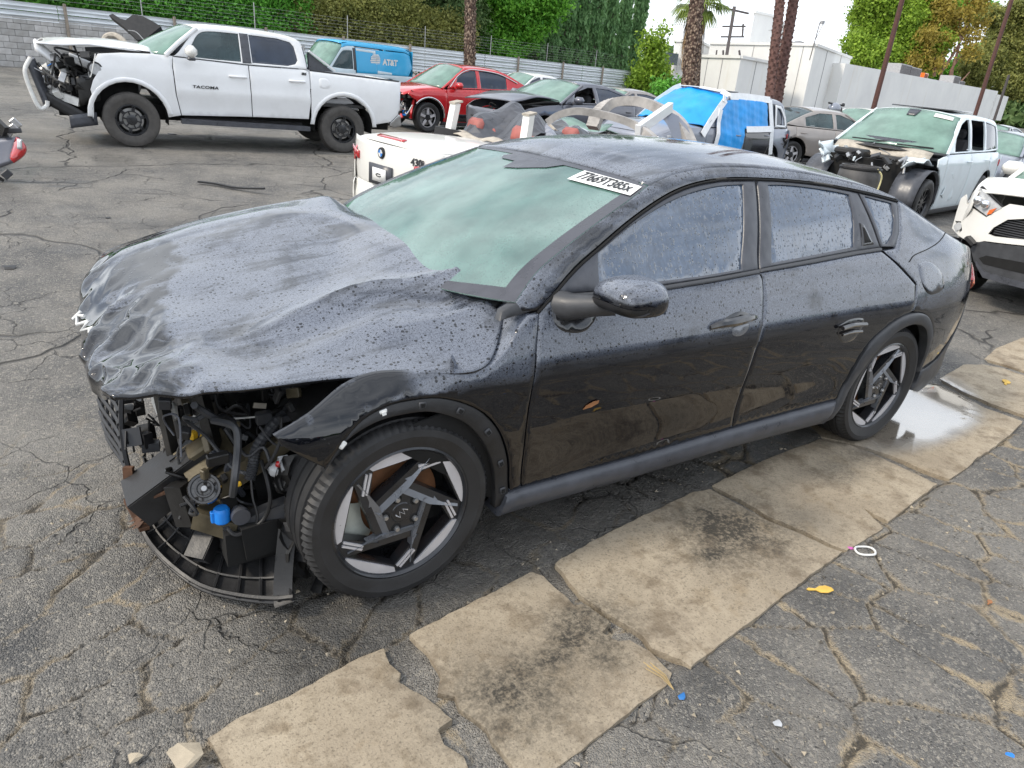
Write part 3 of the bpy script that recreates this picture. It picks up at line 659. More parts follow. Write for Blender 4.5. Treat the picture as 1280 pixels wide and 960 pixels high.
stuff(m.build('dead_fronds', M['dead_palm'], fr, smooth=0))

# ------------------------------------------------------------------ white industrial building and long wall
t = NT('white_render'); n1 = t.noise(.35, 5, .6); n2 = t.noise(1., 5, .6, vec=t.scale((.9, .9, .18)))
base = t.mix(t.rng(n1, .4, .7), (.74, .74, .72), (.66, .66, .65)); base = t.mix(t.rng(n2, .56, .75, 0, .25), base, (.50, .42, .28))
M['render'] = t.out(t.bsdf(base=base, rough=.9, normal=t.bump(t.noise(8, 4), .1, .02)))
M['roofing'] = plain('grey_roof_gear', (.32, .32, .33), .7, var=.2)
M['dark_frame'] = plain('dark_steel_frame', (.07, .06, .06), .7, var=.3)
M['win'] = plain('dark_window_pane', (.06, .08, .09), .15, var=.3)
def vert_quad_wall(m, a, b, ztop, zbot, th):
    a = Vector((a[0], a[1], 0)); b = Vector((b[0], b[1], 0)); d = (b-a).normalized(); n = Vector((-d.y, d.x, 0))*th
    if (Vector((CAM[0], CAM[1], 0))-a).dot(n) > 0: n = -n
    V = [a, b, b+n, a+n]; V = [Vector((p.x, p.y, zbot)) for p in V]+[Vector((p.x, p.y, ztop)) for p in V]
    m.add(V, [(3, 2, 1, 0), (4, 5, 6, 7), (0, 1, 5, 4), (1, 2, 6, 5), (2, 3, 7, 6), (3, 0, 4, 7)])
def box_building(name, label, corners, ztop, cat='building', parapet=.18, mat='render'):
    o = thing(name, label, cat, (corners[0].x, corners[0].y, zg(corners[0].x, corners[0].y)))
    L = o.location
    n = len(corners); V = [(p.x-L.x, p.y-L.y, -1.5) for p in corners]+[(p.x-L.x, p.y-L.y, ztop-L.z) for p in corners]
    MB().add(V, [tuple(range(n, 2*n))]+[(i, (i+1) % n, n+(i+1) % n, n+i) for i in range(n)]).build('wall', M[mat], o, smooth=0)
    m = MB()
    for i in range(n):
        a, b = Vector(V[n+i]), Vector(V[n+(i+1) % n]); m.beam(a+Vector((0, 0, .03)), b+Vector((0, 0, .03)), .22, parapet)
    m.build('parapet', M[mat], o, smooth=0)
    return o
d1 = 52
c0 = at(1010, 100, d1); e1_ = at(1057, 100, d1+9); e0 = at(880, 100, d1+7)      # near corner, right end, left end
zt = at(1010, 57, d1).z
bk = (e1_-c0)+(e0-c0)
tall = box_building('white_building', 'tall white block of the industrial building behind the twin palms', [c0, e1_, c0+bk, e0], zt)
d2 = 47
f0 = at(921, 100, d2); f1 = at(975, 100, d2+4.5); f2 = at(868, 100, d2+3)
bk2 = (f1-f0)+(f2-f0)
annex = box_building('white_annex', 'lower white annex standing in front of the tall white block', [f0, f1, f0+bk2, f2], at(921, 72, d2).z)
h0 = at(938, 100, 66); h1 = at(1000, 100, 68); 
upper = box_building('upper_storey', 'pale rooftop box of the industrial building with dark corner trim', [at(935, 60, 62), at(967, 60, 64), at(975, 60, 72), at(940, 60, 70)], at(940, 17, 62).z)
far_b = box_building('far_building', 'distant white building with one small window beside the thick palm', [at(838, 90, 62), at(868, 90, 60), at(900, 90, 74), at(850, 90, 78)], at(850, 52, 61).z)
L = far_b.location
wq = [at(838+.4*i, 0, 1) for i in range(1)]
wp = MB(); a = at(839, 74, 60.6); wp.box(a-L, (1.0, .9, .9), Matrix.Rotation(-.6, 3, 'Z')); wp.build('window', M['win'], far_b, smooth=0)
for bo, A, B_, zt_, marks in ((tall, c0, e1_, zt, (.3, .7)), (tall, e0, c0, zt, (.2, .45, .7, .9)), (annex, f0, f1, at(921, 72, d2).z, (.35, .7)), (annex, f2, f0, at(921, 72, d2).z, (.25, .6))):
    for sfr in marks:
        q = A.lerp(B_, sfr); dv = (B_-A); dv.z = 0; dv.normalize(); nv = Vector((dv.y, -dv.x, 0)); o_ = bo.location
        if nv.dot(Vector(CAM)-q) < 0: nv = -nv
        MB().box(Vector((q.x, q.y, zt_*.5+.2))+nv*.02-o_, (.03, .03, zt_-.6)).build('downpipe' if sfr > .6 else 'panel_joint', M['roofing'], bo, smooth=0)
# long low wall running away to the right
g0_, g1_ = at(1052, 100, 56), at(1263, 100, 92)
zt0, zt1 = at(1056, 79.7, 56).z, at(1263, 116, 92).z
lw = thing('long_white_wall', 'long low white wall of a workshop behind the steel poles', 'wall', (g0_.x, g0_.y, zg(g0_.x, g0_.y)))
m = MB(); L = lw.location
gm = g0_+(g1_-g0_)*.92; 
a, b = g0_-L, gm-L; d = (b-a); d.z = 0; d.normalize(); n = Vector((-d.y, d.x, 0))*8
def zt_at(s): return zt0+(zt1-zt0)*s-L.z
V = []
for s in (0, .25, .5, .75, 1.):
    p = a+(b-a)*s; V += [(p.x, p.y, -1.5), (p.x, p.y, zt_at(s*.92)), (p.x+n.x, p.y+n.y, zt_at(s*.92)), (p.x+n.x, p.y+n.y, -1.5)]
F = [(4*i+k, 4*i+k+4, 4*i+(k+1) % 4+4, 4*i+(k+1) % 4) for i in range(4) for k in range(4)]+[(0, 1, 2, 3), (16, 19, 18, 17)]
m.add(V, F); m.build('wall', M['render'], lw, smooth=0)
m = MB(); p = b; m.box((p.x+2.6*d.x, p.y+2.6*d.y, zt_at(.92)-1.9), (6, .4, 3.), Matrix.Rotation(math.atan2(d.y, d.x), 3, 'Z')); m.build('low_end_wall', M['render'], lw, smooth=0)
for s, w_, h_ in ((.33, 3.2, 1.0), (.385, 3.4, .9), (.45, 1.3, .6), (.655, 2.6, .9), (.70, 2.2, .5)):
    p = g0_+(g1_-g0_)*s; ac = thing('rooftop_unit', {.33: 'long louvred rooftop unit left of the orange vent', .385: 'second louvred rooftop unit right behind the first', .45: 'small orange rooftop vent box beside the louvred units', .655: 'pale rooftop unit in front of the bare branches', .70: 'low pale rooftop box right of the bare branches'}[s], 'air conditioner', (p.x+n.x*.25, p.y+n.y*.25, zt0+(zt1-zt0)*s))
    MB().box((0, 0, h_/2), (w_, 1.5, h_), Matrix.Rotation(math.atan2(d.y, d.x), 3, 'Z'), bev=.03).build('housing', M['roofing'] if s != .45 else M['orange_lamp'], ac, smooth=0)
    m2 = MB()
    for k in range(int(w_/.3)):
        q = d*(-w_/2+.15+k*.3)-n.normalized()*.76; m2.box((q.x, q.y, h_/2), (.10, .04, h_*.8), Matrix.Rotation(math.atan2(d.y, d.x), 3, 'Z'))
    m2.build('louvre', M['dark_frame'], ac, smooth=0)
# steel poles
def pole(px0, py0, px1, py1, d, r, label, mat='post', extra=.6):
    a = at(px0, py0, d); b = at(px1, py1, d); up = b-a; up.x = up.y = 0; z0 = zg(a.x, a.y)
    o = thing('steel_pole', label, 'pole', (a.x, a.y, z0), 0, 'tall brown poles along the far wall')
    MB().tube([(0, 0, -.2), (0, 0, b.z-z0+up.z*extra)], [r, r*.85], 10).build('shaft', mat if not isinstance(mat, str) else M[mat], o); 
    MB().lathe([(r*1.0, 0), (r*1.7, 0), (r*1.7, .04), (r*1.0, .06)], axis='z', n=10).build('base_collar', M['dark_frame'], o)
    return o
M['pole_brown'] = plain('rust_brown_pole', (.085, .035, .028), .7, var=.35)
pole(1092, 135, 1126, 0, 42, .15, 'tall rust brown pole in front of the big green tree', 'pole_brown')
pole(1220, 140, 1267, 0, 47, .13, 'tall rust brown pole at the right among the yellowing trees', 'pole_brown')
pole(1244, 146, 1262, 95, 52, .10, 'short dark pole near the end of the long white wall', 'dark_frame', .0)
# roof frames: a cross-armed mast and small rooftop aerial
ma = thing('roof_mast', 'dark rooftop mast with crossarms and wires left of the twin palms', 'mast', at(909, 70, 50)); L = ma.location
def P_(px, py, d=50): return at(px, py, d)-L
MB().beam(P_(908, 71), P_(918, 9), .22, .22).build('upright', M['dark_frame'], ma, smooth=0)
for x0, y0, x1, y1, w in ((894, 70, 925, 71, .12), (903, 33, 932, 33, .10), (901, 46, 930, 46, .10), (905, 10, 936, 17, .12), (929, 30, 928, 46, .1), (896, 63, 895, 70, .1), (904, 63, 904, 70, .1), (924, 63, 925, 70, .1)):
    MB().beam(P_(x0, y0), P_(x1, y1), w, w).build('crossarm', M['dark_frame'], ma, smooth=0)
ae = thing('roof_aerial', 'thin metal aerial with a lamp head on the tall white block', 'aerial', at(1012, 75, 51)); L = ae.location
MB().tube([at(1012, 75, 51)-L, at(1025, 28, 51)-L], .035, 5).build('rod', M['dark_frame'], ae)
MB().tube([at(1018, 52, 51)-L, at(1029, 30, 51)-L], .02, 5).build('brace', M['dark_frame'], ae)
MB().box(at(1028, 28, 51)-L, (.28, .2, .2)).build('lamp_head', M['roofing'], ae, smooth=0)
MB().box(at(1006, 55, 56)-at(1006, 55, 56), (1, 1, 1))
rv = thing('roof_duct', 'low grey roof duct just right of the twin palms', 'duct', at(996, 57, 55)); MB().box((0, 0, 0), (1.6, 1., .45), Matrix.Rotation(-.4, 3, 'Z'), bev=.04).build('casing', M['roofing'], rv); MB().box((.2, 0, .25), (.5, .5, .12)).build('cap', M['dark_frame'], rv)
# overhead wires
ow = thing('overhead_wires', 'thin power lines crossing the pale sky above the white building', 'power line', at(800, 40, 60)); L = ow.location
for y0, y1 in ((2, -14), (15, 10), (26, 18), (36, 60)):
    a, b = at(780, y0, 58), at(1075, y1+22, 66); MB().tube([a-L, (a+b)/2-L-Vector((0, 0, .25)), b-L], .012, 4).build('wire', M['dark_frame'], ow)

# ------------------------------------------------------------------ trees on the right
def big_tree(px, d, label, lumps, mat, per, size, seed, trunk, bark='bark_grey', spread=.4):
    return tree('roadside_tree', label, 'tree', base_at(px, d), lumps, per, size, mat, trunk, bark, spread, seed, 'trees behind the long white wall', hollow=.55)
def tr_l(px, py, d, r, base): q = at(px, py, d)-base; r *= 1.27; return (q.x, q.y, q.z, r, r*.9, r*.8)
D = 92; B = base_at(1120, D)
big_tree(1120, D, 'large dense bright green tree left of the first brown pole', [tr_l(x, y, D+g0.uniform(-1.5, 1.5), r, B) for x, y, r in
   ((1080, 70, 1.5), (1072, 55, 1.3), (1085, 40, 1.7), (1080, 20, 1.4), (1098, 22, 1.8), (1105, 5, 2.), (1120, -8, 2.2), (1115, 45, 2.2), (1100, 72, 1.8), (1120, 75, 1.8), (1130, 25, 2.2), (1140, 55, 2.2), (1150, 5, 2.2), (1155, 35, 2.2), (1150, 80, 1.7), (1170, -5, 2.), (1168, 55, 1.6), (1135, -25, 2.5), (1090, 0, 1.3))], 'leaf_lime', 105, .24, 71, [([(0, 0, -.3), (.2, 0, 3), (.3, 0, 7)], .35, .2)], spread=.42)
D = 90; B = base_at(1190, D)
def br(*pts, r0=.2, r1=.06): return ([tuple(at(x, y, D)-B) for x, y in pts], r0, r1)
big_tree(1190, D, 'sparse yellowing tree with dark branches between the two brown poles', [tr_l(x, y, D+g0.uniform(-1.2, 1.2), r, B) for x, y, r in
   ((1140, 80, 1.), (1132, 86, .9), (1150, 68, 1.2), (1165, 78, 1.), (1160, 45, 1.2), (1170, 25, 1.2), (1185, 15, 1.), (1195, 38, 1.), (1205, 20, 1.), (1215, 45, .9), (1225, 30, .8), (1180, 55, .9), (1212, 66, .9), (1178, 5, 1.), (1220, 5, 1.2))], 'leaf_gold', 30, .22, 72,
   [br((1172, 150), (1172, 125), (1176, 95), (1180, 78), (1176, 62), r0=.28), br((1178, 88), (1195, 62), (1208, 35), (1216, 8)), br((1185, 150), (1187, 100), (1192, 82), (1205, 68), (1222, 55), r0=.24), br((1192, 82), (1200, 50), (1198, 15)), br((1168, 95), (1168, 72), (1160, 50)), br((1187, 150), (1187, 122), (1190, 95), (1192, 80), r0=.3), br((1196, 108), (1212, 90), r0=.14)], 'bark')
D = 100; B = base_at(1235, D)
big_tree(1235, D, 'olive green tree behind the second brown pole at the right edge', [tr_l(x, y, D+g0.uniform(-1.2, 1.2), r, B) for x, y, r in
   ((1220, 80, 1.6), (1235, 70, 1.7), (1250, 85, 1.7), (1230, 98, 1.4), (1215, 96, 1.3), (1262, 60, 1.6), (1255, 35, 1.4), (1275, 40, 1.6), (1270, 80, 1.7), (1245, 50, 1.3), (1278, 110, 1.5), (1260, 108, 1.5), (1240, 20, 1.2), (1272, 12, 1.4), (1290, 60, 2.), (1295, 20, 2.), (1300, 100, 2.))], 'leaf_olive', 75, .22, 73, [([(0, 0, -.3), (.2, 0, 4), (.3, 0, 8)], .3, .1)])
D = 108; B = base_at(1200, D)
big_tree(1200, D, 'fresh green tree showing low behind the bare branches', [tr_l(x, y, D+g0.uniform(-1.2, 1.2), r, B) for x, y, r in
   ((1175, 95, 1.6), (1190, 90, 1.6), (1205, 95, 1.8), (1160, 92, 1.6), (1218, 70, 1.6), (1225, 15, 1.6), (1200, 10, 1.4), (1185, 35, 1.2))], 'leaf_bright', 80, .22, 74, [([(0, 0, -.3), (.2, 0, 4), (.3, 0, 6)], .3, .1)])
# far tree line closing the view beyond the fence and the streets behind the camera
V = []
for k in range(150):
    az = k/150*2*math.pi+g0.uniform(-.01, .01); rr_ = g0.uniform(150, 175)
    dv = math.degrees(az) % 360
    hgt = g0.uniform(4., 7.5)
    V.append((rr_*math.cos(az), rr_*math.sin(az), hgt*.45+SLOPE*max(0, rr_*math.sin(az)), 4.5, 4.5, hgt*.55))
Pp = clumps(V, 9, 1.3, 99, .6); Vv, Ff = leaves(Pp, 1.2, 1.5, None, 98)
o = stuff(link('far_trees', np_mesh('far_trees', Vv, Ff), M['leaf_dark'])); tag(o, 'dim belt of far trees around the yard on the skyline', 'trees')

# ------------------------------------------------------------------ vehicle kit: frame x rearward from the front axle, -y the driver's side
def pchip(T, x):
    T = np.asarray(T, float); xs, ys = T[:, 0], T[:, 1]; h = np.diff(xs); d = np.diff(ys)/h; m = np.zeros_like(ys); m[0], m[-1] = d[0], d[-1]
    for i in range(1, len(xs)-1):
        if d[i-1]*d[i] > 0: m[i] = 2*d[i-1]*d[i]/(d[i-1]+d[i])
    x = np.clip(x, xs[0], xs[-1]); i = np.clip(np.searchsorted(xs, x)-1, 0, len(xs)-2); t = (x-xs[i])/h[i]
    return (2*t**3-3*t**2+1)*ys[i]+(t**3-2*t**2+t)*h[i]*m[i]+(-2*t**3+3*t**2)*ys[i+1]+(t**3-t**2)*h[i]*m[i+1]
class Body:
    """half width of a car body as a function of length and height; panels are cut from it"""
    def __init__(s, W, D, taper=None): s.W = W; s.D = D; s.taper = taper
    def y(s, x, z):
        r = pchip(s.W, x)-pchip(s.D, z)
        if s.taper: x0, l, z0, k = s.taper; r = r-k*sstep((np.asarray(x)-x0)/l)*sstep((np.asarray(z)-z0)/.3)
        return r
    def panel(s, name, loops, mat, parent, off=0., depth=.02, res=.035, side=-1, gap=.0018, fn=None, label=None, rnd=.004):
        if not isinstance(loops[0][0], (tuple, list, Vector)): loops = [loops]
        L2 = []
        for L in loops:
            L = dense([(p[0], p[1]) for p in L], res*.8); L2.append(L)
        def area(L): A = np.array(L); B = np.roll(A, -1, 0); return .5*np.sum(A[:, 0]*B[:, 1]-B[:, 0]*A[:, 1])
        L2 = [L if (area(L) > 0) == (i == 0) else L[::-1] for i, L in enumerate(L2)]
        def shrink(L, d):
            A = np.array(L); t = np.roll(A, -1, 0)-np.roll(A, 1, 0); t /= np.maximum(np.linalg.norm(t, axis=1, keepdims=True), 1e-9)
            return A+np.column_stack([-t[:, 1], t[:, 0]])*d
        main = [shrink(L, gap+rnd) for L in L2]; outer = [shrink(L, gap) for L in L2]
        v2, f2 = tri2d([list(map(tuple, m)) for m in main], res)
        def lift(P, o):
            y = s.y(P[:, 0], P[:, 1])+off+o
            if fn is not None: y = y+fn(P[:, 0], P[:, 1])
            return np.column_stack([P[:, 0], side*y, P[:, 1]])
        V = [lift(v2, 0)]; F = [f2]; b = len(v2); k0 = 0
        for m, o in zip(main, outer):
            n = len(m); q = np.arange(n); q2 = (q+1) % n
            V += [lift(o, -rnd*.7), lift(o, -depth)]
            r1 = b; r2 = b+n; b += 2*n
            for u, w in ((k0, r1), (r1, r2)):
                F += [np.column_stack([q2+u, q+u, q+w]), np.column_stack([q2+u, q+w, q2+w])]
            k0 += n
        V = np.vstack(V); F = np.vstack(F)
        if side < 0: pass
        else: F = F[:, ::-1]
        me = np_mesh(name, V, F, True); me.set_sharp_from_angle(angle=R(55))
        return link(name, me, M[mat] if isinstance(mat, str) else mat, parent, label)
def top_patch(name, E, C, mat, parent, nu=14, nv=14, p=2.2, fn=None, thick=.015, v0=-1., v1=1., label=None, u0=0., u1=1.):
    """panel across the car: edge curve E (x,y,z) on the driver's side, centre line C (x,z), mirrored to the other side"""
    mb = MB()
    def f(a, b):
        a = u0+(u1-u0)*a; v = v0+(v1-v0)*b; e = ev(E, a); c = ev([(q[0], 0, q[1]) for q in C], a); w = abs(v)**p
        P = Vector((c.x+(e.x-c.x)*w, e.y*-v*-1 if False else e.y*(-v), c.z+(e.z-c.z)*w))
        return P if fn is None else fn(P, a, v)
    mb.grid(f, nu, nv)
    me = mb.mesh(name, 50)
    o = link(name, me, M[mat] if isinstance(mat, str) else mat, parent, label)
    if thick:
        md = o.modifiers.new('thickness', 'SOLIDIFY'); md.thickness = thick; md.offset = -1
    # make sure the sheet faces up/out
    if sum(pl.normal.z*pl.area for pl in me.polygons) < 0: me.flip_normals()
    return o
def tyre_mesh(r, w, rim, n=72, grooves=4, key={}):
    k = (r, w, rim, n)
    if k in key: return key[k]
    h = w/2; prof = [(rim-.006, -h*.80), (rim+.004, -h*.92), (rim+.012, -h*.95), (rim+(r-rim)*.45, -h*1.0), (rim+(r-rim)*.50, -h*1.015), (rim+(r-rim)*.74, -h*.985), (r-.016, -h*.93), (r-.006, -h*.84)]
    g = []
    for i in range(grooves):
        c = -h*.62+(1.24*h)*i/(grooves-1); g += [(r-.001, c-.006), (r-.009, c-.004), (r-.009, c+.004), (r-.001, c+.006)]
    prof = prof+g+[(a, -b) for a, b in prof[::-1]]
    m = MB(); V = []; mm = len(prof)
    for k_ in range(n):
        a = 2*math.pi*k_/n; cut = (k_ % 2)
        for i, (rr, y) in enumerate(prof):
            edge_ = abs(y) > h*.66 and rr > r-.02
            q = rr-(.007 if (edge_ and cut) else 0); V.append((q*math.cos(a), y, q*math.sin(a)))
    F = [(k_*mm+i, k_*mm+i+1, ((k_+1) % n)*mm+i+1, ((k_+1) % n)*mm+i) for k_ in range(n) for i in range(mm-1)]
    m.add(V, F); key[k] = m.mesh('tyre', 30); return key[k]
def star_plate(r_out, r_in, n, half, hub, phase=0., seg=6):
    """openings between n spokes, as polygons"""
    out = []
    for k in range(n):
        a0 = 2*math.pi*k/n+phase; a1 = a0+2*math.pi/n; L = []
        for i in range(seg+1):
            a = a0+half/r_out+(a1-a0-2*half/r_out)*i/seg; L.append((r_out*math.cos(a), r_out*math.sin(a)))
        for i in range(3):
            a = a1-half/r_in-(a1-a0-2*half/r_in)*i/2; L.append((r_in*math.cos(a), r_in*math.sin(a)))
        out.append(L)
    return out
def plate(loops, y0, y1, res=.05):
    """flat plate with holes in the xz plane between y0 (outer face) and y1"""
    v2, f2 = tri2d(loops, res); n = len(v2); m = MB()
    V = [(x, y0, z) for x, z in v2]+[(x, y1, z) for x, z in v2]; F = [tuple(f) for f in f2]+[tuple(i+n for i in f[::-1]) for f in f2]
    b = 0
    for L in loops:
        k = len(L); F += [(b+i, b+(i+1) % k, n+b+(i+1) % k, n+b+i) for i in range(k)]; b += k
    return m.add(V, F)
def circ(r, n, ph=0.): return [(r*math.cos(2*math.pi*i/n+ph), r*math.sin(2*math.pi*i/n+ph)) for i in range(n)]
_rim = {}
def wheel(parent, pos, r, w, rim, style='multi', side=-1, tyre_mat='rubber', steer=0., seg=48):
    wh = bpy.data.objects.new('wheel', None); COL.objects.link(wh); wh.parent = parent; wh.location = pos; wh.rotation_euler = (0, 0, steer+(math.pi if side > 0 else 0)); wh.empty_display_size = .1
    link('tyre', tyre_mesh(r, w, rim, seg*2 if seg > 40 else seg), M[tyre_mat], wh)
    k = (r, w, rim, style)
    if k not in _rim:
        h = w/2
        barrel = MB().lathe([(rim, -h*.82), (rim-.010, -h*.84), (rim-.018, -h*.70), (rim-.03, h*.2), (rim-.03, h*.8)], n=seg).mesh('rim', 40)
        if style == 'six': lp = star_plate(rim-.030, .135, 6, .022, .07, .3)+star_plate(.118, .066, 6, .010, .07, .3+math.pi/6)+[[(.182*math.cos(.3+k*math.pi/3)+.012*math.cos(q*math.pi/3), .182*math.sin(.3+k*math.pi/3)+.012*math.sin(q*math.pi/3)) for q in range(6)] for k in range(6)]
        elif style == 'twin': lp = star_plate(rim-.03, .06, 5, .030, .06, .3)
        else: lp = star_plate(rim-.03, .065, 10, .011, .06, .1)
        face = plate([circ(rim-.015, 40)]+lp, -h*.62, -h*.40).mesh('spokes', 30)
        hubm = MB().lathe([(.0, -h*.66), (.045, -h*.66), (.075, -h*.62), (.075, -h*.3)], n=20).mesh('hub', 40)
        disc = MB().lathe([(.0, -h*.1), (rim*.72, -h*.1), (rim*.72, -h*.02), (0, -h*.02)], n=32).mesh('brake_disc', 40)
        back = MB().lathe([(.0, h*.1), (rim-.02, h*.1)], n=24).mesh('backing', 40)
        _rim[k] = (barrel, face, hubm, disc, back)
    b, f, hb, dc, bk = _rim[k]
    rm_ = 'rim_dark'
    link('rim', b, M[rm_], wh); link('spokes', f, M['rim_cut' if style == 'twin' else rm_], wh); link('hub', hb, M[rm_], wh); link('brake_disc', dc, M['steel'], wh); link('backing', bk, M['void'], wh)
    return wh
def arc(cx, cz, r, a0, a1, n=12): return [(cx+r*math.cos(R(a0+(a1-a0)*i/n)), cz+r*math.sin(R(a0+(a1-a0)*i/n))) for i in range(n+1)]
def text_mesh(name, body, size, mat, parent, mw, extrude=.0015, shear=0., bold=0., spacing=1., sx=1.):
    cu = bpy.data.curves.new(name, 'FONT'); cu.body = body; cu.size = size; cu.extrude = extrude; cu.align_x = 'CENTER'; cu.align_y = 'CENTER'; cu.shear = shear; cu.offset = bold; cu.space_character = spacing; cu.resolution_u = 3
    o = bpy.data.objects.new(name, cu); COL.objects.link(o)
    dg = bpy.context.evaluated_depsgraph_get(); me = bpy.data.meshes.new_from_object(o.evaluated_get(dg)); bpy.data.objects.remove(o)
    for v in me.vertices: v.co.x *= sx
    me.transform(mw); return link(name, me, M[mat], parent)
def frame(p, xdir, up):
    x = Vector(xdir).normalized(); z = x.cross(Vector(up)).normalized(); y = z.cross(x)
    return Matrix(((x.x, y.x, z.x, p[0]), (x.y, y.y, z.y, p[1]), (x.z, y.z, z.z, p[2]), (0, 0, 0, 1)))
M['rim_facet'] = plain('grey_alloy_facet', (.19, .20, .22), .3, metal=.4, bump=.03, coat=.5, var=.1)

# ================================================================== the crashed black sedan
sedan = thing('sedan', 'wrecked wet black sedan with crumpled hood and torn-open front corner beside the concrete gutter', 'car')
KB = Body([[-.85, .66], [-.75, .74], [-.5, .845], [-.2, .895], [.1, .905], [.5, .905], [1., .91], [1.7, .91], [2.3, .915], [2.72, .925], [3.1, .90], [3.4, .845], [3.6, .77], [3.75, .68], [3.86, .52]],
          [[.1, .08], [.15, .06], [.22, .035], [.3, .02], [.36, .022], [.5, .008], [.62, 0], [.72, .0], [.80, .012], [.88, .035], [.95, .065], [1., .085], [1.05, .115], [1.15, .165], [1.25, .225], [1.32, .275], [1.36, .31], [1.40, .37], [1.45, .47]], (2.4, 1.2, .95, .10))
def ks(x, z, o=0.): return Vector((x, -(float(KB.y(x, z))+o), z))
xy = lambda L: [(p[0], p[1]) for p in L]
def c2(P, n=5): return xy(cr([(a, b, 0) for a, b in P], n))
archF = c2([(-.259, .573), (-.177, .675), (-.081, .723), (.019, .736), (.126, .726), (.243, .668), (.327, .573), (.381, .448), (.399, .344), (.402, .314)])
archFi = c2([(-.262, .555), (-.205, .635), (-.105, .682), (.0, .694), (.09, .684), (.190, .632), (.268, .545), (.325, .43), (.345, .33), (.35, .25)])
archR = c2([(2.255, .20), (2.309, .321), (2.386, .588), (2.558, .713), (2.716, .744), (2.864, .717), (2.99, .628), (3.05, .52), (3.075, .368)])
archR[:0] = []
archRi = c2([(2.33, .215), (2.362, .308), (2.41, .45), (2.483, .566), (2.60, .652), (2.735, .682), (2.88, .648), (2.975, .56), (3.025, .46), (3.04, .36)])
seamF = c2([(.451, .318), (.434, .597), (.451, .78), (.46, .853), (.484, .946)])
gapB = c2([(1.554, .331), (1.545, .573), (1.585, .84), (1.603, .958), (1.588, 1.0)])
# --- inner dark shells
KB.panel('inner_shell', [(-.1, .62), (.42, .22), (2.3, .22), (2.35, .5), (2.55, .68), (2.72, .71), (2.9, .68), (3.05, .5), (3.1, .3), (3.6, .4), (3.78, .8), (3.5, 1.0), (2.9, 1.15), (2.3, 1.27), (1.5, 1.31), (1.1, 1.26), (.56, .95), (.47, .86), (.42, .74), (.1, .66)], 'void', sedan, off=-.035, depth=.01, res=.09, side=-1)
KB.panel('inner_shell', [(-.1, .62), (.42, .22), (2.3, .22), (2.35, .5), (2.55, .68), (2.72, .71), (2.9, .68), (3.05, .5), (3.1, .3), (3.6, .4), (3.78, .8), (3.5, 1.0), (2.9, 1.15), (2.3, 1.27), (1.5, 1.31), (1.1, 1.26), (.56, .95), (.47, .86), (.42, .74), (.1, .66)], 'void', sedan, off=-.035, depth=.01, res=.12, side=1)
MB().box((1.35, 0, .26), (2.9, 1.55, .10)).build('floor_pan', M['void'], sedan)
# --- doors
def door_dent(x, z): return .006*np.exp(-((z-.46)/.10)**2)*sstep((x-.5)/.2)*sstep((2.4-x)/.3)*-1+.004*np.exp(-((z-.80)/.035)**2)
belt = [(.545, .985), (.8, .977), (1.05, .975), (1.35, .986)]
fdoor = seamF+[(.52, .972)]+belt+gapB[::-1]+[(1.5, .328), (1.0, .320)]
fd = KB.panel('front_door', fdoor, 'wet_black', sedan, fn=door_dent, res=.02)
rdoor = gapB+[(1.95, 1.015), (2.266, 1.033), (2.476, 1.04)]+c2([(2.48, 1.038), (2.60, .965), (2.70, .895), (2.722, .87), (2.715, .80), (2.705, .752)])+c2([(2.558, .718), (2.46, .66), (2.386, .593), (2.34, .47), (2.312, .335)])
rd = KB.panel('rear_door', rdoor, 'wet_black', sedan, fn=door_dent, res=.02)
# --- rocker and arch mouldings
rocker = [(.362, .213), (.385, .300), (.42, .312), (1.0, .316), (1.55, .325), (2.0, .327), (2.300, .329), (2.255, .20), (1.6, .222), (1.0, .212)]
KB.panel('rocker', rocker, 'grey_plastic', sedan, off=.012, depth=.10, rnd=.012, fn=lambda x, z: .010*np.sin((z-.21)/.11*np.pi))
KB.panel('wheel_arch_moulding', archR+archRi[::-1], 'satin_black', sedan, off=.010, depth=.05, res=.03, rnd=.008)
# --- quarter panel, tail
quarter = c2([(2.484, 1.04), (2.60, .967), (2.702, .897), (2.725, .87), (2.718, .80), (2.712, .752)])+[p for p in archR if p[0] > 2.72]+[(3.078, .365), (3.30, .40), (3.55, .60), (3.70, .74), (3.77, .86), (3.70, .945), (3.55, .985)]+c2([(3.42, 1.015), (3.20, 1.085), (3.0, 1.155), (2.8, 1.225)])+[(2.72, 1.252), (2.70, 1.20), (2.66, 1.12), (2.60, 1.045)]
KB.panel('quarter_panel', quarter, 'wet_black', sedan, res=.022)
m = MB(); m.tube([ks(a, b, .0005) for a, b in c2([(2.68, .985), (2.74, 1.012), (2.9, 1.03), (3.05, 1.05), (3.2, 1.083)])], .0028, 5); m.build('trunk_seam', M['void'], sedan)
KB.panel('fuel_flap', c2([(2.76, .975), (2.87, .978), (2.99, .93), (3.03, .86), (3.0, .825), (2.88, .815), (2.80, .85), (2.76, .92), (2.76, .975)], 4), 'wet_black', sedan, off=.0025, depth=.012, gap=.003)
KB.panel('rear_bumper', [(3.08, .36), (3.05, .25), (3.2, .20), (3.7, .26), (3.80, .40), (3.82, .60), (3.80, .70), (3.70, .735), (3.55, .595), (3.30, .395)], 'satin_black', sedan, off=.006, depth=.06)
tl = KB.panel('tail_light', [(3.62, .80), (3.70, .74), (3.80, .705), (3.845, .80), (3.82, .885), (3.765, .90)], 'red_lamp', sedan, off=.018, depth=.06, rnd=.01)
KB.panel('lamp_bar', [(3.66, .775), (3.72, .735), (3.80, .69), (3.81, .73), (3.74, .79), (3.70, .815)], 'orange_lamp', tl, off=.024, depth=.02)
MB().grid(lambda a, b: Vector((3.86+.03*math.sin(b*math.pi), -.52+1.04*a, .3+.68*b)), 8, 8).build('rear_panel', M['gloss_black'], sedan)
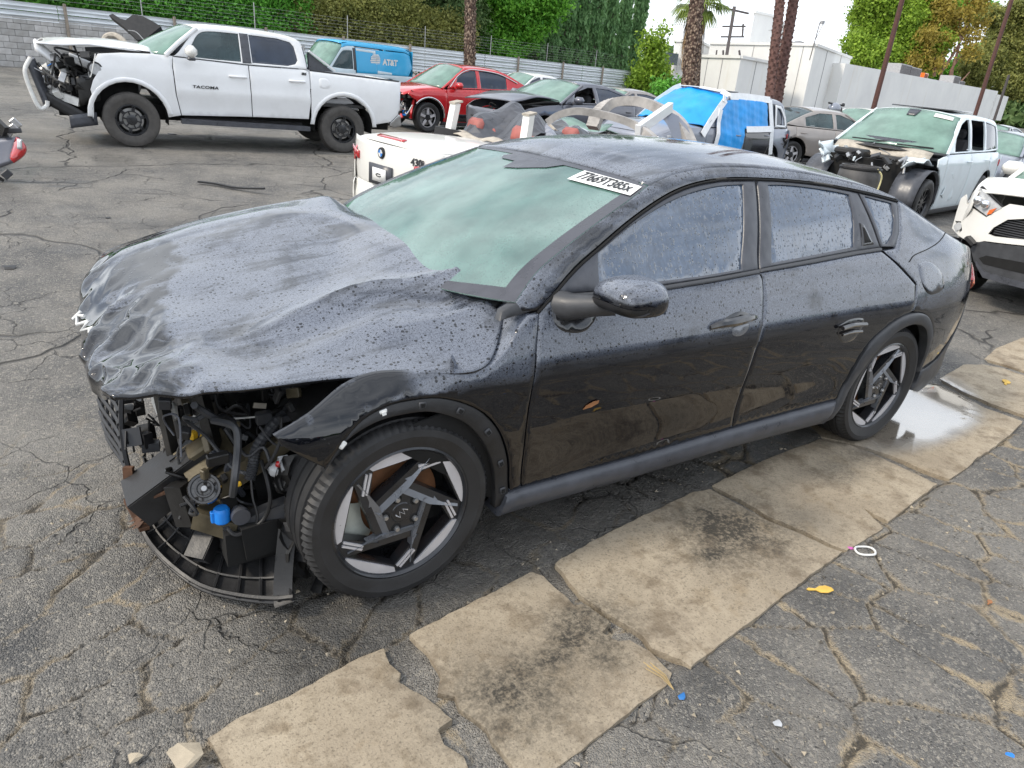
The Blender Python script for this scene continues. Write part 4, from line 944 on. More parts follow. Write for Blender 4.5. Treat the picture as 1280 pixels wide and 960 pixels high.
# --- side glazing: frames with the glass behind the opening
f_out = c2([(.50, .967), (.62, 1.035), (.743, 1.103), (.964, 1.208), (1.21, 1.293), (1.45, 1.33), (1.70, 1.336)])+[(1.66, 1.23), (1.625, 1.13), (1.59, 1.012), (1.35, 1.0), (1.05, .99), (.8, .990), (.56, .997)]
f_gl = c2([(.775, 1.108), (.957, 1.192), (1.197, 1.270), (1.426, 1.310), (1.615, 1.320)])+[(1.58, 1.24), (1.53, 1.11), (1.49, 1.018), (1.25, 1.008), (1.05, 1.005), (.80, 1.006), (.755, 1.008)]
KB.panel('window_frame', [f_out, f_gl], 'grey_plastic', fd, off=-.004, depth=.02, res=.03)
KB.panel('window_glass', f_gl, 'side_fog_sheen', fd, off=-.012, depth=.006, gap=-.008, rnd=0.001)
KB.panel('window_trim', [(.56, .998), (.8, .991), (1.05, .991), (1.35, 1.001), (1.588, 1.013), (1.588, .998), (1.35, .986), (1.05, .975), (.8, .977), (.545, .984)], 'satin_black', fd, off=.004, depth=.02, res=.03, gap=.001)
r_out = c2([(1.716, 1.336), (1.9, 1.333), (2.08, 1.322), (2.25, 1.306), (2.395, 1.288)])+[(2.44, 1.16), (2.478, 1.055), (2.27, 1.047), (1.95, 1.030), (1.602, 1.013), (1.64, 1.13), (1.675, 1.23)]
r_gl = c2([(1.775, 1.318), (1.9, 1.316), (2.035, 1.308), (2.2, 1.293), (2.324, 1.278)])+[(2.306, 1.161), (2.274, 1.064), (2.0, 1.047), (1.685, 1.030), (1.72, 1.15)]
KB.panel('window_frame', [r_out, r_gl], 'grey_plastic', rd, off=-.004, depth=.02, res=.03)
KB.panel('window_glass', r_gl, 'side_fog_sheen', rd, off=-.012, depth=.006, gap=-.008, rnd=.001)
KB.panel('window_trim', [(1.602, 1.014), (1.95, 1.031), (2.27, 1.049), (2.478, 1.056), (2.48, 1.041), (2.27, 1.033), (1.95, 1.016), (1.59, 1.001)], 'satin_black', rd, off=.004, depth=.02, res=.03, gap=.001)
KB.panel('handle_pocket', [(2.345, 1.165), (2.375, 1.158), (2.425, 1.07), (2.335, 1.066)], 'gloss_black', rd, off=.003, depth=.02, res=.03)
KB.panel('handle_slot', [(2.352, 1.15), (2.37, 1.145), (2.405, 1.08), (2.347, 1.078)], 'void', rd, off=.006, depth=.02, res=.03)
q_out = [(2.402, 1.287), (2.55, 1.268), (2.715, 1.243), (2.70, 1.19), (2.66, 1.11), (2.60, 1.05), (2.486, 1.056), (2.45, 1.16)]
q_gl = c2([(2.44, 1.270), (2.55, 1.253), (2.655, 1.238)])+[(2.645, 1.17), (2.60, 1.105), (2.54, 1.068), (2.505, 1.07), (2.475, 1.16)]
qf = KB.panel('quarter_window_frame', [q_out, q_gl], 'grey_plastic', sedan, off=-.003, depth=.02, res=.03)
KB.panel('window_glass', q_gl, 'side_fog_sheen', qf, off=-.010, depth=.006, gap=-.008, rnd=.001)
# --- A pillar and roof rail, drip seam, roof, windscreen
RE = [(1.086, 1.322), (1.18, 1.347), (1.272, 1.364), (1.5, 1.384), (1.773, 1.382), (2.075, 1.364), (2.4, 1.326), (2.6, 1.29), (2.72, 1.262)]
ws_e = [(.40, .985), (.50, 1.062), (.62, 1.125), (.784, 1.199), (.979, 1.277), (1.086, 1.320)]
rail_lo = [(.479, .953), (.62, 1.045), (.743, 1.113), (.964, 1.218), (1.21, 1.303), (1.45, 1.341), (1.712, 1.346), (2.08, 1.331), (2.4, 1.298), (2.667, 1.260), (2.72, 1.253)]
KB.panel('roof_rail', c2(rail_lo)+c2(RE[::-1])+c2(ws_e[::-1])+[(.42, .955)], 'wet_black', sedan, res=.03)
KB.panel('roof_rail', c2(rail_lo)+c2(RE[::-1])+c2(ws_e[::-1])+[(.42, .955)], 'wet_black', sedan, res=.06, side=1)
m = MB(); m.tube([ks(p[0], p[1], -.002) for p in c2([(a, b-.006) for a, b in rail_lo])], .005, 6); m.build('drip_seal', M['void'], sedan)
E_roof = [ks(a, b, .001) for a, b in RE]
C_roof = [(1.05, 1.348), (1.12, 1.378), (1.24, 1.410), (1.47, 1.436), (1.75, 1.443), (2.05, 1.430), (2.36, 1.392), (2.55, 1.358), (2.66, 1.33)]
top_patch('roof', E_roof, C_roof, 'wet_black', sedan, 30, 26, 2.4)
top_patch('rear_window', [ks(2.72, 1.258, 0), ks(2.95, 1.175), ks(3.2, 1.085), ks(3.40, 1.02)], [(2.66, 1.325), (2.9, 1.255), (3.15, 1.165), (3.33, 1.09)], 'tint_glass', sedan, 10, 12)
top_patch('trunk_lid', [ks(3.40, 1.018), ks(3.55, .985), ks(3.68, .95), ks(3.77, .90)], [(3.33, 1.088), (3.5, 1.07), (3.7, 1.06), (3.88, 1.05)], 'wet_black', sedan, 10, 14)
E_ws = [ks(a, b, -.006) for a, b in ws_e]
C_ws = [(.20, .945), (.35, 1.033), (.50, 1.123), (.68, 1.205), (.90, 1.295), (1.05, 1.344)]
wsn = top_patch('windscreen', E_ws, C_ws, 'ws_fog_sheen', sedan, 24, 28, 2.1, thick=.006)
def ws_pt(u, v, o=.003):
    e = ev(E_ws, u); c = ev([(q[0], 0, q[1]) for q in C_ws], u); w = abs(v)**2.1
    p = Vector((c.x+(e.x-c.x)*w, -e.y*v, c.z+(e.z-c.z)*w)); return p
def ws_n(u, v):
    a = ws_pt(u+.02, v)-ws_pt(u-.02, v); b = ws_pt(u, v+.02)-ws_pt(u, v-.02); n = a.cross(b).normalized(); return n if n.z > 0 else -n
def ws_strip(name, uv, mat, o, parent, nu=20, nv=3):
    """strip printed on the screen: uv(a,b) gives the place on the glass"""
    m = MB(); m.grid(lambda a, b: ws_pt(*uv(a, b))+ws_n(*uv(a, b))*o, nu, nv); return m.build(name, M[mat], parent, smooth=60)
FR = plain('black_ceramic_band', (.05, .052, .064), .3, var=.2); M['frit'] = FR
ws_strip('ceramic_band', lambda a, b: (.0+.98*a, -1+.075*b), 'frit', .0025, wsn)
ws_strip('ceramic_band', lambda a, b: (.02+.96*a, 1-.055*b), 'frit', .0025, wsn)
ws_strip('ceramic_band', lambda a, b: (-.01+(.04+.05*float(sstep((.30-a)/.3)))*b, -.97+1.94*a), 'frit', .0022, wsn)
ws_strip('ceramic_band', lambda a, b: (.952+.046*b, -.93+1.86*a), 'frit', .0022, wsn)
# sensor housing print: a stepped patch below the roof edge in the middle
tri = [(-.30, .955), (-.22, .87), (-.02, .80), (.10, .78), (.13, .86), (.31, .86), (.36, .90), (.30, .955)]
m = MB(); n = len(tri); P = [ws_pt(u, v)+ws_n(u, v)*.004 for v, u in tri]; cc = sum(P, Vector())/n
m.add(P+[ws_pt(.93, 0)+ws_n(.93, 0)*.004], [(i, (i+1) % n, n) for i in range(n)]); m.build('sensor_cover', M['frit'], wsn, smooth=0)
# lot number sticker along the top edge near the driver's corner
stk = ws_strip('lot_sticker', lambda a, b: (.812+.130*b, -.985+.475*a), 'sticker', .006, wsn, 16, 3)
def text_on(name, body, size, mat, parent, pt, nn, u0, v0, usc, vsc, bold=0., sx=1.):
    """lettering wrapped onto the screen: text x runs along v, text y along u"""
    o = text_mesh(name, body, size, mat, parent, Matrix(), .0, 0, bold, 1., sx)
    for v in o.data.vertices:
        a, b = u0+v.co.y*usc, v0+v.co.x*vsc; v.co = pt(a, b)+nn(a, b)*(.0085+v.co.z)
    return o
text_on('lot_number', '77669T385x', 1., 'ink', wsn, ws_pt, ws_n, .876, -.748, .128, -.079, .02)
# smaller second sheet with scribbles seen lower on the glass, and a small green tab
ws_strip('green_tab', lambda a, b: (.83+.03*b, -.84+.07*a), 'leaf_tab', .005, wsn, 2, 1) if 'leaf_tab' in M else None
# --- cabin
m = MB(); m.box((.62, 0, .86), (.55, 1.35, .12), Matrix.Rotation(-.12, 3, 'Y'), .05); m.box((.66, -.36, .93), (.22, .34, .08), bev=.03); m.build('dashboard', M['interior'], sedan)
for sy in (-.36, .36):
    s = MB(); s.box((1.45, sy, .55), (.5, .48, .16), bev=.06); s.box((1.72, sy, .85), (.14, .46, .6), Matrix.Rotation(.25, 3, 'Y'), .06); st_ = s.build('seat', M['interior'], sedan)
    MB().box((1.84, sy, 1.2), (.10, .26, .18), Matrix.Rotation(.2, 3, 'Y'), .04).build('headrest', M['interior'], st_)
s = MB(); s.box((2.45, 0, .8), (.2, 1.25, .6), Matrix.Rotation(.35, 3, 'Y'), .06); s.build('rear_seat', M['interior'], sedan)
# --- door handles: recess, grip, lock cup
def handle(door, x0, x1, z0, z1):
    cx = (x0+x1)/2; L = x1-x0
    cup = c2([(x0+.03, z0-.002), (cx-.03, z0+.032), (cx+.05, z1+.034), (x1-.015, z1+.008), (x1-.04, z1-.022), (cx, z0-.045), (x0+.06, z0-.03), (x0+.03, z0-.002)], 5)
    KB.panel('handle_recess', cup, 'gloss_black', door, off=.0015, depth=.01, res=.02, gap=0)
    m = MB(); P = [(x0, z0), (x0+.05, z0+.012), (cx, (z0+z1)/2+.010), (x1-.05, z1+.010), (x1, z1+.002)]
    pts = [ks(a, b, .024-.018*abs((a-cx)/(L/2))**3) for a, b in c2(P, 5)]
    m.tube(pts, [.009+.010*math.sin(math.pi*i/(len(pts)-1)) for i in range(len(pts))], 8); m.build('door_handle', M['gloss_black'], door)
    KB.panel('lock_cup', c2([(cx-.01, z0-.012), (cx+.08, z0-.004), (cx+.09, z0-.03), (cx+.05, z0-.052), (cx, z0-.045), (cx-.01, z0-.012)], 4), 'rim_facet', door, off=.006, depth=.01, res=.02, gap=0) if door is fd else None
handle(fd, 1.265, 1.535, .826, .836)
handle(rd, 2.10, 2.31, .742, .742) if False else None
KB.panel('handle_recess', c2([(2.11, .745), (2.20, .768), (2.30, .758), (2.31, .70), (2.26, .655), (2.18, .652), (2.12, .70), (2.11, .745)], 5), 'gloss_black', rd, off=.0015, depth=.01, res=.02, gap=0)
m = MB(); m.tube([ks(a, b, .018) for a, b in c2([(2.12, .735), (2.2, .742), (2.30, .735)], 4)], .010, 8); m.tube([ks(a, b, .012) for a, b in c2([(2.14, .70), (2.21, .705), (2.29, .70)], 4)], .007, 8); m.build('door_handle', M['gloss_black'], rd)
# --- mirror
mr = MB()
def mshell(a, b):
    # superellipsoid head: long axis across the car, bulging forward
    th = (a-.5)*math.pi; ph = b*2*math.pi
    ct = abs(math.cos(th))**.55*(1 if math.cos(th) > 0 else -1); st_ = abs(math.sin(th))**.8*(1 if math.sin(th) > 0 else -1)
    cx = abs(math.cos(ph))**.75*(1 if math.cos(ph) > 0 else -1); cz = abs(math.sin(ph))**.75*(1 if math.sin(ph) > 0 else -1)
    x = .120*ct*cx*(1.0 if cx < 0 else .80); y = .128*st_; z = .066*ct*cz*(1 if cz > 0 else .75)
    z += -.02*(y/.125)*.6+.012*(1-(y/.125)**2); x += .02*(y/.125)
    return Vector((.715+x, -1.02+y, 1.022+z))
mirror = mr.grid(lambda a, b: mshell(a, b), 18, 24).build('mirror_cap', M['wet_black'], sedan, smooth=60)
def band(lo, hi, o):
    return lambda a, b: (lambda q, c: c+(q-c)*o)(mshell(.03+.94*a, lo+(hi-lo)*b), Vector((.715, -1.02, 1.015)))
MB().grid(band(.505, .60, 1.012), 18, 4).build('dark_insert', M['rough_black'], mirror, smooth=60)
MB().grid(band(.60, .66, 1.02), 18, 3).build('lower_trim', M['grey_plastic'], mirror, smooth=60)
MB().tube([ks(.58, .955, -.03), ks(.60, .965, .03), Vector((.64, -.925, .982)), Vector((.69, -.96, 1.0))], [.055, .045, .036, .045], 12).build('mirror_arm', M['satin_black'], mirror)
MB().box((.796, -1.02, 1.018), (.004, .15, .06)).build('mirror_glass', M['tint_glass'], mirror, smooth=0)
KB.panel('mirror_foot', c2([(.535, .955), (.60, .985), (.70, .965), (.72, .92), (.66, .875), (.58, .88), (.54, .91), (.535, .955)], 5), 'gloss_black', mirror, off=.003, depth=.01, res=.02, gap=0)
# --- front fender with its torn edge, arch flange with clip holes
def fend_fn(x, z): return -.085*sstep((z-.64)/.24)*sstep((.34-x)/.55)+.02*sstep((-.12-x)/.25)+.008*np.exp(-(((x-.16)/.12)**2+((z-.79)/.05)**2))
fender = seamF+[(.44, .945), (.40, .915), (.35, .86), (.29, .815), (.22, .798), (.10, .81)]+c2([(.02, .815), (-.08, .815), (-.18, .790), (-.30, .735), (-.392, .700)])+[(-.375, .670), (-.31, .615), (-.262, .578)]+archF
ff = KB.panel('front_fender', fender, 'wet_black', sedan, fn=fend_fn, res=.02)
float_attr(ff.data, 'crush', [float(sstep((.07-v.co.x+.25*(.72-v.co.z))/.06)) for v in ff.data.vertices])
fl = KB.panel('arch_flange', archF+[(.402, .25), (.352, .25)]+archFi[::-1], 'rough_black', sedan, off=-.006, depth=.03, res=.028, fn=fend_fn)
for a in (4, 11, 17, 23, 29, 35, 41):
    i = min(a, len(archF)-1); p = archF[i]; q = archFi[min(a, len(archFi)-1)]; c = ks((p[0]+q[0])/2, (p[1]+q[1])/2, -.006+float(fend_fn(np.array([p[0]]), np.array([p[1]]))[0])+.003)
    tn = Vector((archF[min(i+1, len(archF)-1)][0]-archF[i-1][0], 0, archF[min(i+1, len(archF)-1)][1]-archF[i-1][1])).normalized()
    rot = Matrix((tn, (0, 1, 0), tn.cross(Vector((0, 1, 0))))).transposed()
    cl_ = MB().box(c, (.026, .008, .022), rot, .003).build('clip', M['white_plastic'] if a in (4, 11) else M['satin_black'], fl)
    MB().box(c+Vector((0, -.0035, 0)), (.013, .006, .012), rot).build('clip_hole', M['void'] if a not in (4, 11) else M['sticker'], cl_, smooth=0)
m = MB(); m.grid(lambda a, b: (lambda x, z: ks(x, z, -.004-.20*b*a**.5)+Vector((0, 0, .035*b)))(*ev([(.15, .803, 0), (.19, .80, 0), (.23, .795, 0), (.30, .818, 0), (.36, .862, 0), (.41, .918, 0), (.45, .945, 0)], a).to_tuple()[:2]), 16, 5); m.build('fender_shelf', M['wet_black'], ff)
KB.panel('cowl_end', [(.33, .935), (.40, .945), (.478, .955), (.44, .985), (.40, .985), (.345, .965)], 'satin_black', sedan, off=-.002, depth=.03, res=.03)
# wheel wells
for cx, r0_, sd in ((0, .375, -1), (2.72, .385, -1), (0, .375, 1), (2.72, .385, 1)):
    MB().grid(lambda a, b: Vector((cx+r0_*math.cos(math.pi*((.80 if cx == 0 else 1.1)*a-.05)), sd*(.50+.36*b), .33+r0_*math.sin(math.pi*((.80 if cx == 0 else 1.1)*a-.05)))), 20, 1).build('wheel_well', M['rough_black'], sedan)
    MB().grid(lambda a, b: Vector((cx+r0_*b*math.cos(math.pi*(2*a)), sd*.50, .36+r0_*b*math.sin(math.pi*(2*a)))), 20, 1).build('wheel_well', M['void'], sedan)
# --- wheels with swept five-blade rims
def k_wheel(pos, side, steer=0., detail=True):
    r, w, rim = .327, .235, .238; h = w/2
    wh = bpy.data.objects.new('wheel', None); COL.objects.link(wh); wh.parent = sedan; wh.location = pos; wh.rotation_euler = (0, .0, steer+(math.pi if side > 0 else 0))
    link('tyre', tyre_mesh(r, w, rim, 160), M['rubber'], wh)
    if 'k' not in _rim:
        S = rim; rot = lambda p, k: (p[0]*math.cos(R(72*k))-p[1]*math.sin(R(72*k)), p[0]*math.sin(R(72*k))+p[1]*math.cos(R(72*k)))
        A_, B_, C_, D_ = (-.42, .74), (.36, .83), (-.06, .51), (-.48, .19)
        def poly(P, k): return [(S*x, S*z) for x, z in (rot(p, k) for p in P)]
        holes = [poly([A_, B_, C_, D_], k)[::1] for k in range(5)]
        parts = {}
        parts['rim'] = (MB().lathe([(rim+.004, -h*.90), (rim-.004, -h*.93), (rim-.012, -h*.86), (rim-.014, -h*.78), (rim-.024, -h*.3), (rim-.03, h*.8)], n=72).mesh('rim', 40), 'rim_dark')
        parts['spokes'] = (plate([circ(rim-.010, 60)]+holes, -h*.78, -h*.42, .03).mesh('spokes', 30), 'rim_dark')
        m = MB()
        for k in range(5):
            # bright segments between the rim and the chords
            a0, a1 = R(121+72*k), R(66+72*k); arc_ = [(S*.965*math.cos(a0+(a1-a0)*i/10), S*.965*math.sin(a0+(a1-a0)*i/10)) for i in range(11)]
            q0, q1 = poly([(-.43, .765), (.36, .85)], k); L = arc_+[q1, q0]
            n_ = len(L); m.add([(x, -h*.83, z) for x, z in L]+[(x, -h*.77, z) for x, z in L], [tuple(range(n_))]+[(i, (i+1) % n_, n_+(i+1) % n_, n_+i) for i in range(n_)])
            # two bright stripes at each spoke end
            for o in (0., .055):
                L = poly([(-.440-o, .73), (-.472-o, .735), (-.530-o*.9, .43), (-.500-o*.9, .42)], k)
                m.add([(x, -h*.83, z) for x, z in L]+[(x, -h*.77, z) for x, z in L], [(0, 1, 2, 3), (0, 1, 5, 4), (1, 2, 6, 5), (2, 3, 7, 6), (3, 0, 4, 7)])
        parts['cut_faces'] = (m.mesh('cut_faces', 20), 'rim_cut')
        m = MB()
        for k in range(5):
            # bright chamfers along the lower edge of each opening
            L = poly([B_, C_, D_], k); T = poly([(.40, .78), (.10, .40), (-.34, .07)], k)
            V = [(x, -h*.70, z) for x, z in L]+[(x, -h*.85, z) for x, z in T]+[(x*.97, -h*.6, z*.97) for x, z in T]
            m.add(V, [(0, 1, 4, 3), (1, 2, 5, 4), (3, 4, 7, 6), (4, 5, 8, 7), (2, 8, 5), (0, 3, 6)])
        parts['blades'] = (m.mesh('blades', 15), 'rim_facet')
        parts['hub'] = (MB().lathe([(0, -h*.80), (.034, -h*.80), (.037, -h*.78), (.037, -h*.70)], n=28).mesh('hub_cap', 30), 'rim_dark')
        parts['backing'] = (MB().lathe([(0, h*.2), (rim-.02, h*.2)], n=24).mesh('backing', 30), 'void')
        parts['disc'] = (MB().lathe([(.06, -h*.12), (.165, -h*.12), (.165, h*.04), (.06, h*.04)], n=48).mesh('brake_disc', 30), 'disc_rust')
        parts['hat'] = (MB().lathe([(0, -h*.35), (.07, -h*.35), (.085, -h*.28), (.085, -h*.1)], n=28).mesh('disc_hat', 30), 'rim_dark')
        m = MB(); m.lathe([(0, -h*.30), (.0, -h*.30)], n=3)
        cal = MB().grid(lambda a, b: Vector(((.115+.075*b)*math.cos(R(165+65*a)), -h*(.34-.10*abs(2*a-1)**2-.06*abs(2*b-1)**2), (.115+.075*b)*math.sin(R(165+65*a)))), 10, 5)
        parts['caliper'] = (cal.mesh('caliper', 50), 'caliper')
        parts['nut'] = (MB().lathe([(0, -.012), (.007, -.012), (.010, -.006), (.010, .012)], n=8).mesh('lug_nut', 30), 'steel')
        parts['nutwell'] = (MB().lathe([(0, -.0008), (.016, -.0008), (.019, .001)], n=16).mesh('lug_well', 30), 'void')
        parts['valve'] = (MB().box((.03, -h*.60, -.175), (.03, .02, .018), bev=.004).mesh('valve', 30), 'rough_black')
        _rim['k'] = parts
    p = _rim['k']
    for nm in ('rim', 'spokes', 'cut_faces', 'blades', 'backing', 'hat', 'caliper', 'valve'): link(p[nm][0].name.split('.')[0], p[nm][0], M[p[nm][1]], wh)
    link('brake_disc', p['disc'][0], M[p['disc'][1]], wh); hc = link('hub_cap', p['hub'][0], M['rim_dark'], wh)
    for k in range(5):
        a = R(36+72*k); 
        o = link('lug_well', p['nutwell'][0], M['void'], wh); o.location = (.058*math.cos(a), -h*.785, .058*math.sin(a))
        o = link('lug_nut', p['nut'][0], M['steel'], wh); o.location = (.058*math.cos(a), -h*.785, .058*math.sin(a))
    m = MB(); pts = [(-.020, .010), (-.014, -.010), (-.004, .012), (.004, -.012), (.010, .010), (.020, -.006)]
    th = R(35)
    m.tube([(x*math.cos(th)-z*math.sin(th), -h*.81, x*math.sin(th)+z*math.cos(th)) for x, z in pts], .0022, 5); m.build('wheel_badge', M['silver_badge'], wh)
    return wh
M['disc_rust'] = plain('rusty_brake_disc', (.22, .10, .045), .7, metal=.2, bump=.2, var=.4)
k_wheel((0, -.765, .327), -1, R(1.2)); k_wheel((2.72, -.770, .327), -1); k_wheel((0, .76, .327), 1); k_wheel((2.72, .77, .327), 1)
# --- crumpled hood: control net, rows from the nose back, columns from driver's side across
HN = [  # y:   edge L           -.45             -.15            .2              .5             edge R
    [(-.745, -.69, .785), (-.765, -.45, .700), (-.772, -.2, .672), (-.765, .1, .668), (-.745, .35, .690), (-.72, .58, .700)],
    [(-.735, -.70, .800), (-.760, -.46, .765), (-.775, -.2, .740), (-.768, .1, .752), (-.735, .38, .800), (-.70, .60, .790)],
    [(-.65, -.715, .798), (-.665, -.48, .795), (-.675, -.2, .808), (-.65, .12, .842), (-.64, .40, .885), (-.635, .62, .870)],
    [(-.53, -.740, .794), (-.545, -.48, .808), (-.52, -.2, .842), (-.50, .14, .895), (-.49, .42, .940), (-.485, .635, .925)],
    [(-.35, -.765, .797), (-.355, -.48, .815), (-.31, -.2, .865), (-.27, .15, .935), (-.24, .44, .995), (-.235, .65, .990)],
    [(-.15, -.800, .806), (-.15, -.50, .862), (-.10, -.2, .905), (-.05, .15, .968), (.02, .44, 1.04), (.03, .665, 1.04)],
    [(.06, -.862, .805), (.05, -.52, .918), (.08, -.2, .935), (.14, .15, .985), (.18, .44, 1.05), (.20, .68, 1.06)],
    [(.255, -.892, .812), (.24, -.60, .928), (.24, -.2, .988), (.26, .15, 1.022), (.28, .44, 1.050), (.31, .69, 1.068)],
    [(.397, -.768, .918), (.364, -.56, .978), (.37, -.2, 1.031), (.37, .15, 1.034), (.377, .44, 1.031), (.397, .68, 1.022)]]
def hood_pt(a, b):
    rows = [ev(r, b) for r in HN]; p = ev(rows, a); x, y, z = p
    # folds at the pushed-in nose, sharp edged, dying out a third of the way back
    k = (1-float(sstep((x+.69+.07*math.sin(3*y+.6)-.05*float(sstep((-y)/.5)))/.19)))
    qa = .89*x-.46*y; ql = .46*x+.89*y; wob = .05*noise.noise((qa*4, ql*5, 7.))
    n1 = noise.noise(((qa+wob)*10, ql*2.6, 3.)); n2 = noise.noise(((qa-wob)*19, ql*5, 11.))
    fold = k*(1-.75*b**3)*(.034*(max(0., 1-abs(n1)*2.5)**1.4-.28)+.009*(max(0., 1-abs(n2)*2.4)-.25))*(.5 if b < .02 else 1)
    fold *= 1-.95*math.exp(-(((y-.04)/.13)**4+((x+.765)/.07)**4))
    p = p+Vector((-fold*.7, 0, fold*.8))
    # buckle line running back from the driver's side
    d = y+.40+.34*max(0, x-.05)+.06*max(0, -.05-x); w = float(sstep((x+.42)/.35))
    p.z += w*(.040*math.exp(-abs(d)/.042)-.014*math.exp(-((d+.12)/.06)**2))
    # second crease from the dent to the rear corner
    d2 = y+.66+.10*(x-.05); p.z += .018*float(sstep((x+.05)/.2))*math.exp(-abs(d2)/.04)
    p.z += .004*noise.noise((x*5, y*5, 1.))
    return p
m = MB(); m.grid(lambda a, b: hood_pt(a**1.35, b), 120, 96); hood_me = m.mesh('hood', 60)
if sum(pl.normal.z*pl.area for pl in hood_me.polygons) < 0: hood_me.flip_normals()
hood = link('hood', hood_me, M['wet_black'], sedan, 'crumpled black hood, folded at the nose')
_cr = []
for v in hood_me.vertices:
    c = v.co; e_ = -.575+.05*noise.noise((c.y*6, c.x*3, 2))+.035*noise.noise((c.y*17, c.x*8, 5))+.15*float(sstep((c.y+.25)/.5))
    _cr.append(float(sstep((e_-c.x)/.02+.5)))
float_attr(hood_me, 'crush', _cr)
md = hood.modifiers.new('thickness', 'SOLIDIFY'); md.thickness = .012; md.offset = -1; 
# emblem on the nose
m = MB()
EB = [hood_pt(.085, .52+q*.05) for q in range(2)]
nrm = Vector((-.62, -.42, .60)).normalized(); ex = Vector((.05, -1, -.12)).normalized(); ey = nrm.cross(ex).normalized(); ex = ey.cross(nrm).normalized(); _e0 = hood_pt(.155, .53)+nrm*.004
for st_ in ([(-.072, -.022), (-.072, .022)], [(-.040, .022), (-.070, -.001), (-.034, -.022), (-.004, .022)], [(-.004, .022), (.006, -.022), (.040, .022)], [(.030, .009), (.072, -.022)]):
    m.tube([_e0+ex*a*.85+ey*b*.85+nrm*.012 for a, b in st_], .0058, 6)
m.build('emblem', M['white_plastic'], hood)
# --- exposed structure under the hood
def wr(name, mat, fn, parent=None, label=None, smooth=35):
    m = MB(); fn(m); return m.build(name, M[mat], parent or sedan, label, smooth)
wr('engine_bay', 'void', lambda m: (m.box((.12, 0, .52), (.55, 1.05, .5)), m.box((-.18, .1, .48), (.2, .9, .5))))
wr('radiator_panel', 'rough_black', lambda m: (m.box((-.46, -.12, .52), (.05, .52, .30), Matrix.Rotation(.1, 3, 'Y'), .01), m.box((-.50, -.30, .60), (.03, .16, .10), bev=.01), m.box((-.49, -.05, .50), (.02, .20, .16), bev=.006), m.box((-.52, .25, .55), (.03, .3, .26), bev=.01)))
wr('radiator', 'grime_black', lambda m: [m.box((-.43, .25, .24+.016*i), (.035, .9, .006)) for i in range(26)])
wr('rail', 'olive_metal', lambda m: (m.beam((-.36, -.50, .42), (-.03, -.66, .72), .10, .05), m.beam((-.50, -.46, .33), (-.30, -.50, .46), .09, .07)), None, 'dirty olive upper rail running back under the hood')
wr('rail_cap', 'grime_black', lambda m: m.beam((-.10, -.625, .665), (.02, -.68, .765), .12, .07))
def hollow(m, a, b, w, h, t=.008):
    a, b = Vector(a), Vector(b); d = (b-a).normalized(); s = d.cross(Vector((0, 0, 1))).normalized(); u = s.cross(d)
    for o, ww, hh in ((u*h/2, w, t), (-u*h/2, w, t), (s*w/2, t, h), (-s*w/2, t, h)): m.beam(a+o, b+o, ww, hh)
wr('crash_beam', 'rough_black', lambda m: (hollow(m, (-.715, -.36, .27), (-.46, -.36, .43), .17, .10), m.beam((-.60, -.36, .405), (-.44, -.36, .50), .03, .012)), None, 'torn box-section front beam')
def torn(m):
    for k in range(9):
        a = -.45+.02*k; m.add([(-.72, a, .235), (-.735-.02*random.random(), a+.01, .22+.03*random.random()), (-.715, a+.022, .24), (-.70, a+.01, .25)], [(0, 1, 2, 3)])
    m.beam((-.73, -.29, .245), (-.705, -.45, .222), .03, .012); m.beam((-.72, -.28, .29), (-.715, -.27, .36), .03, .02); m.beam((-.66, -.43, .33), (-.60, -.46, .36), .04, .008)
wr('torn_edge', 'rust', torn, None, 'rusty torn edge of the front beam')
wr('beam_plate', 'olive_metal', lambda m: (m.box((-.50, -.42, .44), (.17, .14, .012), Matrix.Rotation(-.5, 3, 'Y') @ Matrix.Rotation(.3, 3, 'X')), m.box((-.51, -.41, .458), (.09, .08, .03), Matrix.Rotation(-.5, 3, 'Y'), .008)))
# horn with ring ribs
hm = Matrix.Translation((-.535, -.585, .405)) @ Matrix.Rotation(R(-12), 4, 'Z') @ Matrix.Rotation(R(-34), 4, 'X')
horn = MB().lathe([(0, -.030), (.010, -.030), (.012, -.018), (.020, -.016), (.022, -.022), (.027, -.022), (.029, -.014), (.038, -.012), (.040, -.018), (.046, -.018), (.050, -.008), (.050, .018), (.030, .03), (0, .03)], n=32)
me = horn.mesh('horn', 30); me.transform(hm); ho = link('horn', me, M['gloss_black'], sedan)
me = MB().lathe([(0, -.036), (.008, -.036), (.009, -.028)], n=12).mesh('horn_nut', 30); me.transform(hm); link('horn_nut', me, M['steel'], ho)
wr('blue_cap', 'blue_cap', lambda m: (m.lathe([(0, .032), (.020, .030), (.025, .022), (.026, -.016), (.021, -.022), (0, -.022)], (-.498, -.612, .312), 'z', 20), m.box((-.525, -.612, .315), (.012, .018, .04), bev=.003)), None, 'bright blue filler cap')
wr('reservoir_neck', 'olive_metal', lambda m: (m.beam((-.55, -.52, .285), (-.44, -.60, .25), .09, .07),))
wr('washer_pump', 'grey_plastic', lambda m: m.lathe([(0, -.012), (.028, -.012), (.030, .0), (.022, .03), (0, .03)], (-.448, -.64, .315), 'y', 20))
wr('yellow_clip', 'yellow', lambda m: (m.box((-.520, -.35, .475), (.028, .026, .03), Matrix.Rotation(.5, 3, 'Z'), .006), m.tube([(-.50, -.36, .475), (-.47, -.37, .462), (-.44, -.39, .452)], .007, 6)), None, 'yellow wiring clip')
wr('orange_plug', 'yellow', lambda m: m.box((-.44, -.575, .39), (.03, .014, .014), bev=.003))
wr('corrugated_hose', 'satin_black', lambda m: m.tube(cr([(-.22, -.50, .60), (-.30, -.54, .565), (-.365, -.56, .50), (-.385, -.57, .44), (-.40, -.58, .40)], 12), [.016+.003*(i % 2) for i in range(49)], 9))
